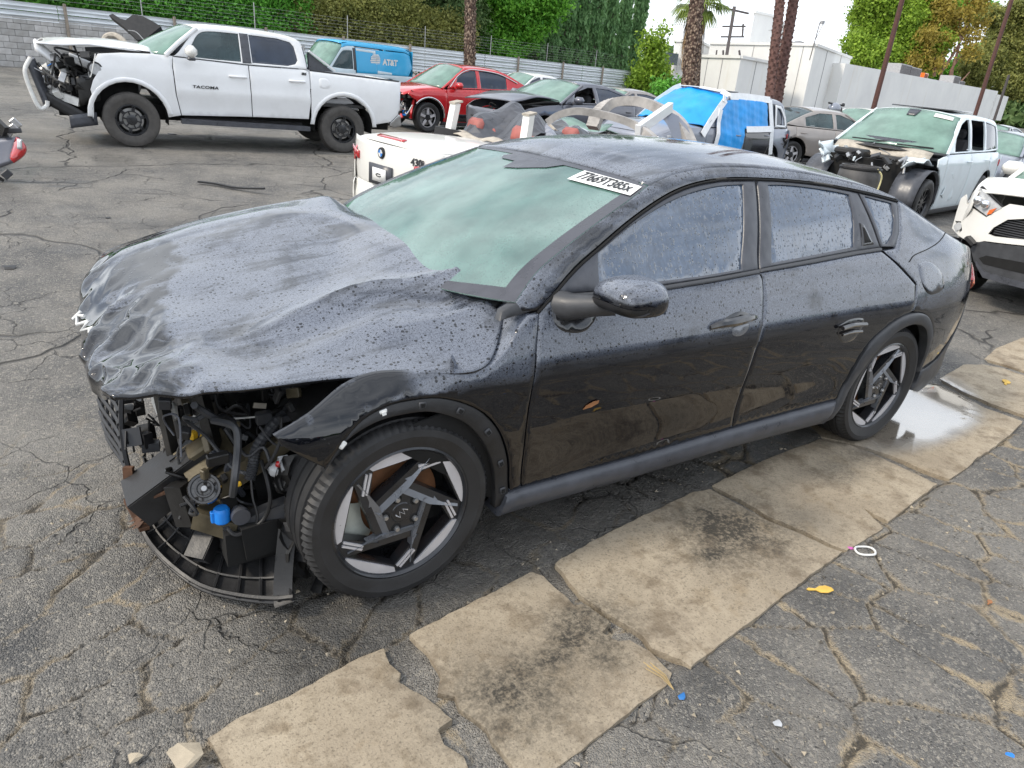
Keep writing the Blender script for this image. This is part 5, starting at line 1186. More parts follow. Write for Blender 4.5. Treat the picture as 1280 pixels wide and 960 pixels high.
wr('wire', 'rough_black', lambda m: m.tube(cr([(-.36, -.58, .46), (-.36, -.64, .42), (-.36, -.66, .36), (-.38, -.66, .30), (-.42, -.66, .27), (-.47, -.66, .262), (-.49, -.64, .28)], 6), .0065, 7))
wr('wire', 'rough_black', lambda m: m.tube(cr([(-.40, -.60, .41), (-.405, -.63, .36), (-.40, -.65, .31), (-.41, -.66, .27)], 6), .004, 6))
wr('wire', 'white_plastic', lambda m: m.tube(cr([(-.52, -.28, .52), (-.45, -.36, .525), (-.36, -.44, .55), (-.30, -.5, .575)], 6), .0035, 6))
wr('wire', 'rough_black', lambda m: m.tube(cr([(-.30, -.62, .62), (-.315, -.64, .55), (-.34, -.645, .50), (-.36, -.63, .46)], 6), .005, 6))
wr('lamp_remnant', 'clear_lamp', lambda m: (m.sphere((-.325, -.64, .452), .032, (1, 1, .8), 9, 6), m.box((-.31, -.655, .47), (.03, .05, .04), Matrix.Rotation(.6, 3, 'X')), m.box((-.24, -.70, .44), (.10, .02, .06), Matrix.Rotation(.5, 3, 'Y'))), None, 'broken clear lamp remnant')
wr('lamp_bulb', 'red_lamp', lambda m: m.sphere((-.325, -.655, .478), .012, (1, 1, 1), 8, 6))
wr('torn_liner', 'grime_black', lambda m: (m.box((-.24, -.66, .40), (.20, .06, .12), Matrix.Rotation(.5, 3, 'Y'), .02), m.box((-.20, -.70, .42), (.12, .03, .08), Matrix.Rotation(-.3, 3, 'X'), .01), m.beam((-.33, -.62, .42), (-.20, -.72, .47), .03, .05)))
wr('white_reservoir', 'white_plastic', lambda m: (m.lathe([(0, .05), (.018, .05), (.022, .04), (.022, -.02), (.012, -.06), (0, -.06)], (-.60, -.28, .60), 'z', 14), m.box((-.57, -.28, .54), (.04, .05, .06), bev=.01)))
wr('support_post', 'grime_black', lambda m: (m.beam((-.60, -.30, .66), (-.58, -.34, .36), .03, .03), m.beam((-.50, -.42, .70), (-.47, -.44, .46), .05, .03), m.beam((-.47, -.40, .58), (-.47, -.05, .58), .04, .05), m.beam((-.60, -.48, .38), (-.58, -.50, .24), .05, .06), m.beam((-.52, -.50, .36), (-.52, -.50, .22), .05, .05)))
for c_, d_ in (((-.33, -.52, .58), (.05, .03, .04)), ((-.25, -.46, .66), (.05, .04, .06)), ((-.20, -.50, .68), (.06, .012, .05))): wr('connector_block', 'satin_black', lambda m: m.box(c_, d_, bev=.004))
wr('label_tag', 'cream_trim', lambda m: m.box((-.335, -.50, .615), (.04, .004, .018), Matrix.Rotation(.25, 3, 'Y')))
wr('lower_rail_box', 'rough_black', lambda m: hollow(m, (-.575, -.555, .130), (-.48, -.46, .235), .065, .055, .006), None, 'hollow dark crash box end')
wr('subframe', 'void', lambda m: (m.beam((-.45, -.62, .22), (-.2, -.62, .24), .10, .12), m.box((-.30, -.1, .20), (.4, 1.1, .12))))
wr('cross_arm', 'satin_black', lambda m: m.beam((-.48, -.60, .235), (-.28, -.66, .315), .05, .075))
# left-over bumper grille: thin slats on curved ribs at the far side of the nose
def gril(a, b): return Vector((-.70-.035*math.sin(b*2.2)-.02*math.cos(a*3), .34-.36*a, .60-.40*b))
gg = bpy.data.objects.new('bumper_grille', None); COL.objects.link(gg); gg.parent = sedan
for i in range(9):
    b = i/8; m = MB(); pts = [gril(a/8, b) for a in range(9)]; m.tube(pts, .008, 5); m.build('slat', M['rough_black'], gg)
for j in range(6):
    a = j/5; m = MB(); m.tube([gril(a, b/10)+Vector((.006, 0, 0)) for b in range(11)], .010 if j in (0, 5) else .006, 5); m.build('rib', M['satin_black'], gg)
for k in range(34):                      # snapped clips and brackets along the broken edge
    a = random.uniform(.2, 1.3); b = random.random(); p = gril(a, b)+Vector((random.uniform(.02, .10), 0, random.uniform(-.05, .02)))
    if k % 2: wr('bracket', random.choice(['grime_black', 'satin_black', 'rough_black']), lambda m: m.box(p, (random.uniform(.02, .06), random.uniform(.01, .05), random.uniform(.02, .07)), Matrix.Rotation(random.uniform(-1, 1), 3, 'X') @ Matrix.Rotation(random.uniform(-1, 1), 3, 'Z')), gg, smooth=0)
    else: wr('bracket', 'rough_black', lambda m: m.tube([p, p+Vector((random.uniform(-.02, .04), random.uniform(-.06, .06), random.uniform(-.06, .06))), p+Vector((random.uniform(-.02, .06), random.uniform(-.08, .08), random.uniform(-.09, .02)))], .004, 5), gg)
for k in range(26):                      # loom of thin dark wires and hoses through the open corner
    p = Vector((random.uniform(-.62, -.24), random.uniform(-.66, -.30), random.uniform(.30, .66))); P = [p]
    for _ in range(4): P.append(P[-1]+Vector((random.uniform(-.05, .08), random.uniform(-.07, .04), random.uniform(-.10, .05))))
    wr('wire', random.choice(['rough_black', 'satin_black', 'grime_black', 'rough_black', 'grey_plastic']), lambda m: m.tube(cr(P, 5), random.choice([.003, .004, .006, .011]), 6))
for k in range(16):                      # shreds of the torn inner liner by the tyre
    p = Vector((random.uniform(-.36, -.22), random.uniform(-.74, -.58), random.uniform(.10, .50)))
    wr('liner_shred', random.choice(['rough_black', 'grime_black']), lambda m: m.grid(lambda a, b: p+Vector((.05*a+.02*math.sin(b*5+k), -.03*b+.02*math.sin(a*6), -.14*b+.03*a)), 4, 5), None, None, 0)
for k in range(75):                      # small broken bits through the open corner
    p = Vector((random.uniform(-.60, -.20), random.uniform(-.62, -.20), random.uniform(.22, .68))); p.z = min(p.z, .66+.2*(p.x+.4))
    wr('bracket', random.choice(['grime_black', 'satin_black', 'rough_black', 'olive_metal', 'grime_black']), lambda m: m.box(p, (random.uniform(.015, .07), random.uniform(.008, .03), random.uniform(.015, .06)), Matrix.Rotation(random.uniform(-1.5, 1.5), 3, 'X') @ Matrix.Rotation(random.uniform(-1.5, 1.5), 3, 'Z'), .003), sedan)
# --- under tray hanging at the corner, ribbed like a tray of cells
def tray(a, b):                          # a along the curved edge, b inward
    edge_ = ev([(-.715, -.27, .165), (-.70, -.38, .125), (-.655, -.50, .09), (-.585, -.62, .062), (-.49, -.71, .052), (-.40, -.78, .055), (-.345, -.82, .07)], a)
    inn = ev([(-.60, -.22, .19), (-.57, -.30, .17), (-.53, -.36, .16), (-.47, -.42, .15), (-.40, -.46, .15), (-.33, -.50, .18), (-.30, -.56, .24)], a)
    p = edge_.lerp(inn, b); p.z += -.02*math.sin(b*math.pi); return p
tr_ = wr('under_tray', 'rough_black', lambda m: m.grid(tray, 28, 8), None, 'ribbed black under-tray hanging at the broken corner')
md = tr_.modifiers.new('thickness', 'SOLIDIFY'); md.thickness = .006
for i in range(10):
    a = .03+.95*i/9; wr('rib', 'rough_black', lambda m: m.tube([tray(a, b/6)+Vector((0, 0, .010)) for b in range(7)], .006, 5), tr_)
for b in (.03, .30, .60, .9):
    wr('rib', 'rough_black', lambda m: m.tube([tray(i/20, b)+Vector((0, 0, .012)) for i in range(21)], .008 if b < .1 else .0045, 5), tr_)
wr('liner_flap', 'rough_black', lambda m: m.grid(lambda a, b: Vector((-.40+.055*b+.05*a*a, -.80+.10*a-.02*b, .052+.22*a*a+.02*b)), 8, 3), None)
# windscreen wiper cowl
top_patch('cowl', [(.30, -.70, .88), (.41, -.725, .962)], [(.10, .86), (.20, .93)], 'satin_black', sedan, 3, 12)
# a brown leaf stuck to the wet door
def leaf_obj(name, label, mat, pts, th, loc, rot, cat='leaf'):
    m = MB(); n = len(pts); Vb = [(x, y, .012*math.sin(x*40)*.2) for x, y in pts]; m.add([(x, y, z+th/2) for x, y, z in Vb]+[(x, y, z-th/2) for x, y, z in Vb], [tuple(range(n)), tuple(range(2*n-1, n-1, -1))]+[(i, (i+1) % n, n+(i+1) % n, n+i) for i in range(n)])
    o = m.build(name, M[mat]); o.location = loc; o.rotation_euler = rot; tag(o, label, cat); return o
M['leaf_brown'] = plain('dead_brown_leaf', (.30, .13, .05), .6, var=.3)
M['leaf_yellow'] = plain('yellow_dead_leaf', (.66, .42, .08), .6, var=.25)
lp = ks(.700, .607, .004)
leaf_obj('leaf', 'small brown dead leaf stuck to the wet front door', 'leaf_brown', [(-.035, -.006), (-.02, .004), (.01, .009), (.035, .004), (.03, -.006), (.0, -.010)], .002, lp, (R(90), R(-14), 0))

# ================================================================== other vehicles in the yard
def place(name, label, cat, x, y, deg, dz=0., group=None):
    o = thing(name, label, cat, (x, y, zg(x, y)+dz), 0, group)
    n = Vector((0, -SLOPE if y > Y0 else 0, 1)).normalized(); q = Vector((0, 0, 1)).rotation_difference(n).to_matrix() @ Matrix.Rotation(R(deg), 3, 'Z')
    o.rotation_euler = q.to_euler(); return o
def sheet(name, o, mat, fn, nu=10, nv=10, thick=.012, label=None, smooth=50):
    m = MB(); m.grid(fn, nu, nv); s = m.build(name, M[mat], o, label, smooth)
    if thick: md = s.modifiers.new('thickness', 'SOLIDIFY'); md.thickness = thick; md.offset = 0
    return s
def debris(o, c, s, n, mats, seed, name='bracket', big=.12):
    """broken front end: brackets, ducts and looms round the point c"""
    g = random.Random(seed)
    for k in range(n):
        p = Vector((c[0]+g.uniform(-1, 1)*s[0], c[1]+g.uniform(-1, 1)*s[1], c[2]+g.uniform(-1, 1)*s[2])); mt = g.choice(mats); m = MB()
        rot = Matrix.Rotation(g.uniform(-1.2, 1.2), 3, 'X') @ Matrix.Rotation(g.uniform(-1.2, 1.2), 3, 'Z')
        if k % 3 == 2: m.tube(cr([p, p+Vector([g.uniform(-1, 1)*big*1.2 for _ in '123']), p+Vector([g.uniform(-1, 1)*big*1.5 for _ in '123'])], 5), g.uniform(.006, .018), 6); nm = 'hose'
        else: m.box(p, (g.uniform(.2, 1)*big, g.uniform(.1, .8)*big, g.uniform(.2, 1)*big), rot, .006); nm = name
        m.build(nm, M[mt], o, smooth=0 if nm == name else 50)
def auto_body(o, fo=.85, ro=1.0, wb=2.75, r=.33, tw=.22, rim=.23, hz0=.72, hz1=.98, bz=.95, bz2=1.0, rz=1.44, ax=.45, at=1.2, bx=1.5, dt=2.2, db=3.1, tz=1.02, W=.91, tum=.27, paint='white_paint', glass_m='tint_glass', ws='ws_clean', style='twin', omit=(), res=.09, sides=(-1, 1), frame_m=None, rear3=True, trim='satin_black', tyre='rubber', cladding=False, hood_mat=None, open_windows=()):
    B = Body([[-fo-.02, .66*W], [-fo+.10, .80*W], [-fo+.35, .93*W], [0, .985*W], [.5, W], [wb*.6, W], [wb, W], [wb+ro-.4, .96*W], [wb+ro-.12, .86*W], [wb+ro, .68*W]],
             [[.12, .09], [.3, .03], [.5, .01], [.7, 0], [bz-.14, .012], [bz-.02, .05], [bz+.06, .085], [rz-.10, tum], [rz, tum+.10]])
    P = lambda x, z, k=0.: Vector((x, -(float(B.y(x, z))+k), z))
    ar = r+.085; cz = r+.01
    A0 = [p for p in arc(0, cz, ar, 200, -12, 14) if p[1] > .26]; A1 = [p for p in arc(wb, cz, ar, 192, -14, 14) if p[1] > .26]
    seam = .50; low = .26; rx = wb-ar*.55
    ztop = lambda x: bz+(bz2-bz)*(x-ax)/(wb-ax)
    fender = [(seam, low)]+[(seam, bz-.02), (ax+.02, bz-.005), (0, hz1-.07), (-fo+.42, hz0+.06), (-fo+.14, hz0-.06), (-fo+.14, hz0-.22), (-ar-.02, .42)]+[p for p in A0]
    fd = [(seam+.005, low), (seam+.005, bz-.02), (ax+.12, bz), (bx, ztop(bx)), (bx+.03, low)]
    rdp = [(bx+.035, low), (bx+.005, ztop(bx)), (wb+.02, ztop(wb)), (wb+.0, cz+ar+.05)]+[p for p in arc(wb, cz, ar, 86, 192, 8) if p[1] > .26]
    qp = [(wb+.005, cz+ar+.05), (wb+.025, ztop(wb)), (min(db+.1, wb+ro-.12), min(tz, ztop(db))), (wb+ro-.05, tz-.06), (wb+ro-.03, .62), (wb+ro-.25, .42)]+[p for p in arc(wb, cz, ar, -14, 86, 10) if p[1] > .26]
    lo_r = [(ax+.10, bz+.012), (bx, ztop(bx)+.012), (wb-.02, ztop(wb)+.012), (db-.02, ztop(db)+.03)]
    up_r = c2([(db-.02, ztop(db)+.05), ((db*.6+dt*.4), rz-.045-(rz-bz)*.42), (dt+.06, rz-.09), ((at+dt)/2, rz-.065), (at+.06, rz-.085), ((ax+at)/2, (bz+rz)/2-.01), (ax+.12, bz+.03)], 5)
    def roofz(x):
        a = min(up_r, key=lambda p: abs(p[0]-x)); return a[1]
    g1 = [(ax+.36, ztop(ax+.3)+.035), (bx-.05, ztop(bx)+.035), (bx-.05, roofz(bx)-.045), ((at+bx)/2, roofz((at+bx)/2)-.045), (at+.02, roofz(at)-.05), ((ax+at)/2+.12, roofz((ax+at)/2+.12)-.05)]
    e = wb-.28 if rear3 else min(wb-.05, dt+.2)
    g2 = [(bx+.06, ztop(bx)+.035), (e, ztop(e)+.035), (e, roofz(e)-.05), ((bx+e)/2, roofz((bx+e)/2)-.045), (bx+.06, roofz(bx)-.045)]
    g3 = [(e+.07, ztop(e)+.04), (db-.30, ztop(db)+.05), (dt+.12, roofz(dt+.12)-.06), (e+.07, roofz(e)-.055)]
    if g3[2][0] < e+.15: g3 = None
    holes = [g1, g2]+([g3] if rear3 and g3 else [])
    for s in sides:
        k = dict(res=res, side=s)
        if 'fender' not in omit: B.panel('fender', fender, paint, o, **k)
        d1 = B.panel('front_door', fd, paint, o, **k); d2 = B.panel('rear_door', rdp, paint, o, **k); B.panel('quarter_panel', qp, paint, o, **k)
        B.panel('rocker', [(ar*.93, .17), (seam-.08, .265), (wb-ar, .265), (wb-ar*.93, .17)], trim, o, off=.0, depth=.08, **k)
        if cladding:
            for A, cx in ((A0, 0), (A1, wb)):
                inn = [p for p in arc(cx, cz, ar-.05, 200, -14, 14) if p[1] > .2]
                B.panel('arch_cladding', A+inn[::-1], trim, o, off=.012, depth=.04, **k)
        B.panel('pillar_frame', [lo_r+up_r]+holes, frame_m or paint, o, off=-.002, depth=.03, **k)
        for h, pa, nm in ((g1, d1, 'front'), (g2, d2, 'rear')):
            if nm not in open_windows: B.panel('window_glass', h, glass_m, pa, off=-.012, depth=.006, gap=-.012, rnd=.001, **k)
        if rear3 and g3: B.panel('window_glass', g3, glass_m, o, off=-.012, depth=.006, gap=-.012, rnd=.001, **k)
        m = MB()
        for d, x0, z0 in ((d1, bx-.22, ztop(bx)-.13), (d2, wb-.30, ztop(wb)-.13)):
            m = MB(); m.tube([Vector((x, s*(float(B.y(x, z0))+q), z0)) for x, q in ((x0-.02, .0), (x0+.02, .03), (x0+.14, .03), (x0+.18, .0))], .012, 6); m.build('door_handle', M[paint], d)
        mz = bz+.10; my = float(B.y(ax+.35, bz))
        m = MB(); m.box((ax+.36, s*(my+.13), mz), (.15, .22, .14), Matrix.Rotation(-s*.15, 3, 'Z'), .05); m.tube([(ax+.33, s*(my-.02), mz-.07), (ax+.36, s*(my+.08), mz-.04)], .03, 6)
        if 'mirror' not in omit: m.build('side_mirror', M[paint if paint not in ('taupe_paint',) else 'gloss_black'], d1, smooth=60)
        for cx in (0, wb):
            MB().grid(lambda a, b: Vector((cx+(ar-.01)*math.cos(math.pi*(1.15*a-.075)), s*(W-.38+.33*b), cz+(ar-.01)*math.sin(math.pi*(1.15*a-.075)))), 12, 1).build('wheel_well', M['void'], o)
            if ('fwheel' in omit and cx == 0): continue
            wheel(o, (cx, s*(W-.02-tw/2), r), r, tw, rim, style, s, tyre, seg=36)
    MB().box((wb/2+.1, 0, .34), (wb+.9, W*1.55, .18)).build('floor_pan', M['void'], o)
    MB().box((wb/2+.35, 0, bz-.20), (wb*.72, W*1.5, .12)).build('cabin_floor', M['interior'], o)
    for sx in (ax+1.15, ax+2.0):
        for sy in (-.36, .36):
            mm = MB(); mm.box((sx, sy, bz-.08), (.13, .46, .55), Matrix.Rotation(.2, 3, 'Y'), .05); mm.box((sx+.08, sy, bz+.28), (.09, .26, .17), bev=.04); mm.build('seat', M['interior'], o)
    mm = MB(); mm.box((ax+.22, 0, bz-.03), (.40, W*1.5, .10), bev=.03); mm.build('dashboard', M['interior'], o)
    EW = [P(ax-.02, bz+.005), P((ax+at)/2, (bz+rz)/2-.02), P(at, rz-.085)]; CW = [(ax-.22, hz1+.025), ((ax+at)/2-.14, (bz+rz)/2+.035), (at-.08, rz-.012)]
    WS[o.name] = (EW, CW)
    if ws: top_patch('windscreen', EW, CW, ws, o, 10, 12, 2.2, thick=.006)
    m = MB(); m.tube([P(ax-.05, bz+.0), P((ax+at)/2+.02, (bz+rz)/2-.02), P(at+.03, rz-.085)], .028, 6); m.build('front_pillar', M[paint], o)
    m = MB(); m.tube([Vector((q.x, -q.y, q.z)) for q in (P(ax-.05, bz), P((ax+at)/2+.02, (bz+rz)/2-.02), P(at+.03, rz-.085))], .028, 6); m.build('front_pillar', M[paint], o)
    if 'roof' not in omit: top_patch('roof', [P(at, rz-.082), P((at+dt)/2, rz-.06), P(dt+.05, rz-.085)], [(at-.08, rz-.012), ((at+dt)/2, rz+.008), (dt, rz-.012)], paint, o, 12, 12, 2.6)
    top_patch('rear_window', [P(dt+.05, rz-.087), P((dt*.45+db*.55), rz-.05-(rz-bz)*.42), P(db-.02, ztop(db)+.04)], [(dt, rz-.014), (dt*.45+db*.55, rz-(rz-bz)*.36), (db+.02, tz+.03)], glass_m, o, 8, 10)
    top_patch('trunk_lid', [P(db-.03, ztop(db)+.03), P((db+wb+ro)/2, tz-.03), P(wb+ro-.06, tz-.06)], [(db, tz+.03), ((db+wb+ro)/2, tz+.02), (wb+ro-.01, tz-.01)], paint, o, 6, 10)
    if 'hood' not in omit: top_patch('hood', [P(-fo+.16, hz0-.05), P(-fo+.45, hz0+.07), P(0, hz1-.065), P(ax-.02, bz-.005)], [(-fo+.05, hz0-.02), (-fo+.38, hz0+.10), (-.05, hz1-.01), (ax-.20, hz1+.02)], hood_mat or paint, o, 14, 14, 2.6)
    def fascia(x0, sg, zt):
        def f(a, b):
            y = -W*.93+1.86*W*.93/.93*a*.93+.0; y = (-1+2*a)*W*.94; z = .24+(zt-.24)*b; k = abs(y/W)**2.6
            return Vector((x0+sg*(-.03*math.sin(b*3.1)+.34*k*.9+.05*(1-b)**2), y, z))
        return f
    if 'front_bumper' not in omit:
        sheet('front_bumper', o, paint, fascia(-fo, 1, hz0-.03), 14, 8)
        m = MB()
        for j in range(4): m.grid(lambda a, b: Vector((-fo-.035+.10*abs(2*a-1)**2.6*.6, (-1+2*a)*W*.5, .36+.07*j+.03*b)), 8, 1)
        stuff(m.build('grille', M['rough_black'], o))
        for s in (-1, 1):
            if 'lamps' not in omit: sheet('headlight', o, 'clear_lamp', lambda a, b: Vector((-fo-.02+.36*(a*.5+.5)**2.4+.01, s*W*(.52+.43*a), hz0-.17+.10*b+.05*a)), 6, 3, .02)
    if 'rear_bumper' not in omit:
        sheet('rear_bumper', o, paint, fascia(wb+ro, -1, tz-.05), 14, 8)
        for s in (-1, 1): sheet('tail_light', o, 'red_lamp', lambda a, b: Vector((wb+ro+.015-.36*(a*.5+.5)**2.6, s*W*(.55+.40*a), tz-.24+.12*b)), 5, 3, .02)
    return B, P
WS = {}
def on_ws(o, u, v, off=.012):
    E, C = WS[o.name]; e = ev(E, u); c = ev([(q[0], 0, q[1]) for q in C], u); w = abs(v)**2.2; return Vector((c.x+(e.x-c.x)*w-off*.6, -e.y*v, c.z+(e.z-c.z)*w+off))
KIT = ['grime_black', 'rough_black', 'satin_black', 'steel', 'grime_black']

# ------------------------------------------------------------------ white pickup with its nose torn open
pk = place('pickup_truck', 'white crew cab pickup with a smashed open front end, parked before the block wall', 'pickup truck', .50, 11.02, -1.7, .0)
TB = Body([[-1.25, .72], [-.95, .86], [-.5, .925], [0, .935], [4.2, .935], [4.42, .90]], [[.25, .06], [.45, .02], [.62, .005], [.8, 0], [1.08, .012], [1.24, .045], [1.33, .07], [1.42, .10], [1.70, .20], [1.80, .245], [1.9, .32]])
tp = lambda x, z, k=0.: Vector((x, -(float(TB.y(x, z))+k), z))
Af = arc(.04, .42, .515, 196, -8, 16); Ar = arc(3.36, .42, .525, 188, -6, 16)
t_fender = [(.735, .50), (.685, .80), (.675, 1.19), (.70, 1.345), (.42, 1.35), (0, 1.33), (-.30, 1.29), (-.36, 1.20), (-.33, 1.05), (-.41, .93), (-.46, .80), (-.44, .66)]+Af[1:-1]
t_fd = [(.745, .50), (.695, .80), (.685, 1.19), (.70, 1.335), (1.795, 1.30), (1.81, .53)]
t_rd = [(1.82, .53), (1.805, 1.30), (2.70, 1.305), (2.765, 1.28), (2.775, .80), (2.74, .54)]
t_bed = [(2.785, .50), (2.785, 1.295), (3.5, 1.27), (4.40, 1.235), (4.405, 1.0), (4.37, .70), (4.22, .56), (3.90, .50)]+[p for p in Ar[::-1] if p[1] > .44]
up = c2([(2.755, 1.33), (2.735, 1.50), (2.70, 1.66), (2.60, 1.755), (2.2, 1.795), (1.7, 1.805), (1.30, 1.795), (1.10, 1.755), (.95, 1.60), (.80, 1.42), (.715, 1.345)], 5)
w1 = c2([(.93, 1.40), (1.02, 1.57), (1.12, 1.69), (1.28, 1.735), (1.70, 1.745)])+[(1.70, 1.345), (1.3, 1.345), (.95, 1.355)]
w2 = [(1.86, 1.745), (2.30, 1.735), (2.50, 1.70), (2.56, 1.64), (2.60, 1.44), (2.56, 1.38), (2.43, 1.345), (1.87, 1.345)]
for s in (-1, 1):
    k = dict(side=s, res=.06 if s < 0 else .14)
    TB.panel('fender', t_fender, 'white_paint', pk, **k)
    d1 = TB.panel('front_door', t_fd, 'white_paint', pk, fn=lambda x, z: .012*np.exp(-((z-.86)/.07)**2)-.010*np.exp(-((z-.62)/.10)**2), **k); d2 = TB.panel('rear_door', t_rd, 'white_paint', pk, fn=lambda x, z: .012*np.exp(-((z-.86)/.07)**2)-.010*np.exp(-((z-.62)/.10)**2), **k)
    TB.panel('bed_side', t_bed, 'white_paint', pk, **k)
    TB.panel('cab_frame', [[(.715, 1.345), (1.795, 1.312), (2.70, 1.318), (2.755, 1.325)]+up[1:], w1, w2], 'white_paint', pk, off=-.002, depth=.03, **k)
    TB.panel('window_glass', w1, 'clear_glass', d1, off=-.014, depth=.006, gap=-.012, rnd=.001, **k); TB.panel('window_glass', w2, 'tint_glass', d2, off=-.014, depth=.006, gap=-.012, rnd=.001, **k)
    TB.panel('pillar_trim', [(1.715, 1.76), (1.85, 1.76), (1.855, 1.33), (1.715, 1.33)], 'grey_plastic', d1, off=.003, depth=.01, **k)
    for A in (arc(.04, .42, .585, 180, 8, 14)+arc(.04, .42, .52, 8, 180, 14), arc(3.36, .42, .595, 176, 4, 14)+arc(3.36, .42, .53, 4, 176, 14)): TB.panel('wheel_flare', A, 'white_paint', pk, off=.022, depth=.05, rnd=.015, **k)
    for d, x0 in ((d1, 1.52), (d2, 2.46)):
        MB().tube([Vector((x, s*(float(TB.y(x, 1.12))+q), 1.125)) for x, q in ((x0-.03, 0), (x0+.01, .035), (x0+.19, .035), (x0+.23, 0))], .017, 8).build('door_handle', M['white_paint'], d)
    m = MB(); m.box((.93, s*1.09, 1.435), (.15, .23, .17), Matrix.Rotation(-s*.15, 3, 'Z'), .055); mi = m.build('side_mirror', M['cream_white'], d1, smooth=60); MB().box((.93, s*1.06, 1.335), (.12, .20, .05), bev=.02).build('mirror_base', M['grey_plastic'], mi)
    for cx, cz_ in ((.04, .42), (3.36, .42)):
        MB().grid(lambda a, b: Vector((cx+.515*math.cos(math.pi*(1.1*a-.05)), s*(.45+.45*b), cz_+.515*math.sin(math.pi*(1.1*a-.05)))), 16, 1).build('wheel_well', M['void'], pk)
        wheel(pk, (cx if cx < 1 else 3.34, s*.80, .395), .395, .27, .232, 'six', s, 'rubber_dry', seg=48)
    MB().beam((.72, s*.99, .425), (2.72, s*.99, .395), .14, .07).build('running_board', M['grey_plastic'], pk)
    MB().tube([(.80, s*.80, .46), (2.65, s*.80, .44)], .03, 6).build('board_bracket', M['rough_black'], pk)
TB.panel('fuel_flap', c2([(2.93, 1.06), (2.94, 1.19), (3.06, 1.20), (3.12, 1.14), (3.11, 1.06), (3.0, 1.04), (2.93, 1.06)], 4), 'white_paint', pk, off=.004, depth=.012, gap=.003)
MB().box((1.7, 0, .50), (5.2, 1.2, .22)).build('chassis', M['void'], pk); MB().box((1.75, 0, .80), (2.0, 1.66, .5)).build('cabin_floor', M['interior'], pk)
top_patch('roof', [tp(1.10, 1.757), tp(1.3, 1.797), tp(1.7, 1.807), tp(2.2, 1.797), tp(2.60, 1.757), tp(2.70, 1.665)], [(1.02, 1.80), (1.25, 1.835), (1.7, 1.845), (2.2, 1.835), (2.58, 1.80), (2.69, 1.70)], 'white_paint', pk, 16, 14, 3.)
top_patch('windscreen', [tp(.62, 1.345), tp(.82, 1.53), tp(1.09, 1.755)], [(.16, 1.365), (.52, 1.58), (.96, 1.800)], 'ws_clean', pk, 10, 12, 2.4, thick=.006)
top_patch('rear_window', [tp(2.70, 1.66), tp(2.735, 1.5), tp(2.755, 1.32)], [(2.69, 1.70), (2.74, 1.52), (2.76, 1.30)], 'tint_glass', pk, 6, 8, 4)
for s in (-1, 1):
    m = MB(); m.tube([(q.x, s*abs(q.y), q.z) for q in (tp(.60, 1.345), tp(.80, 1.53), tp(1.09, 1.76))], .035, 8); m.build('front_pillar', M['white_paint'], pk)
for sy in (-.4, .4):
    m = MB(); m.box((1.62, sy, 1.22), (.15, .48, .62), Matrix.Rotation(.2, 3, 'Y'), .06); m.box((1.70, sy, 1.58), (.10, .28, .18), bev=.04); m.build('seat', M['interior'], pk)
m = MB(); m.box((.85, 0, 1.27), (.4, 1.5, .14), bev=.04); m.build('dashboard', M['interior'], pk)
# bed: inner walls, dark cover lip, roll fabric triangle behind the cab
MB().box((3.58, .86, 1.0), (1.6, .05, .52)).build('bed_wall', M['white_paint'], pk, smooth=0); MB().box((3.58, 0, .78), (1.6, 1.7, .05)).build('bed_floor', M['rough_black'], pk, smooth=0)
MB().box((4.40, 0, 1.0), (.05, 1.72, .50), bev=.01).build('tailgate', M['white_paint'], pk); m = MB(); m.beam(tp(2.80, 1.305, -.03), tp(4.40, 1.245, -.03), .06, .03); m.build('bed_rail', M['satin_black'], pk)
MB().add([(2.80, -.78, 1.31), (2.80, -.76, 1.58), (3.22, -.78, 1.31), (2.80, -.70, 1.31), (2.80, -.68, 1.58), (3.22, -.70, 1.31)], [(0, 2, 1), (3, 4, 5), (0, 1, 4, 3), (1, 2, 5, 4), (2, 0, 3, 5)]).build('bed_bar', M['grey_plastic'], pk, smooth=0)
m = MB(); m.beam((2.80, -.80, 1.60), (3.24, -.80, 1.33), .04, .03); m.build('bed_bar_edge', M['white_paint'], pk)
TB.panel('rear_bumper', [(4.20, .50), (4.22, .56), (4.37, .70), (4.42, .68), (4.44, .50), (4.30, .46)], 'steel', pk, off=.02, depth=.10)
# lettering and small badge
for body, x, z, sz, hgt in (('TACOMA', 1.12, .955, .075, 1.9),):
    text_mesh('lettering', body, sz*.8, 'ink', pk, frame(tp(x, z-.02, .016), (1, 0, 0), (0, 0, 1)), .003, .12, .001, 1.05, 1.45)
text_mesh('badge', 'SR5', .05, 'ink', pk, frame(tp(2.68, 1.245, .012), (1, 0, 0), (0, 0, 1)), .002, .1, .003)
for s in (-1, 1): TB.panel('belt_trim', [(.72, 1.335), (1.8, 1.302), (2.6, 1.31), (2.6, 1.325), (1.8, 1.318), (.74, 1.35)], 'satin_black', pk, off=.006, depth=.01, side=s, res=.1)
m = MB(); m.lathe([(.05, -.008), (.10, -.01), (.105, .02)], (-.36, -.905, 1.08), 'y', 18); m.build('lamp_ring', M['rough_black'], pk)
debris(pk, (-.58, -.80, 1.12), (.22, .06, .14), 22, ['grime_black', 'rough_black', 'void', 'grime_black'], 44, big=.14)
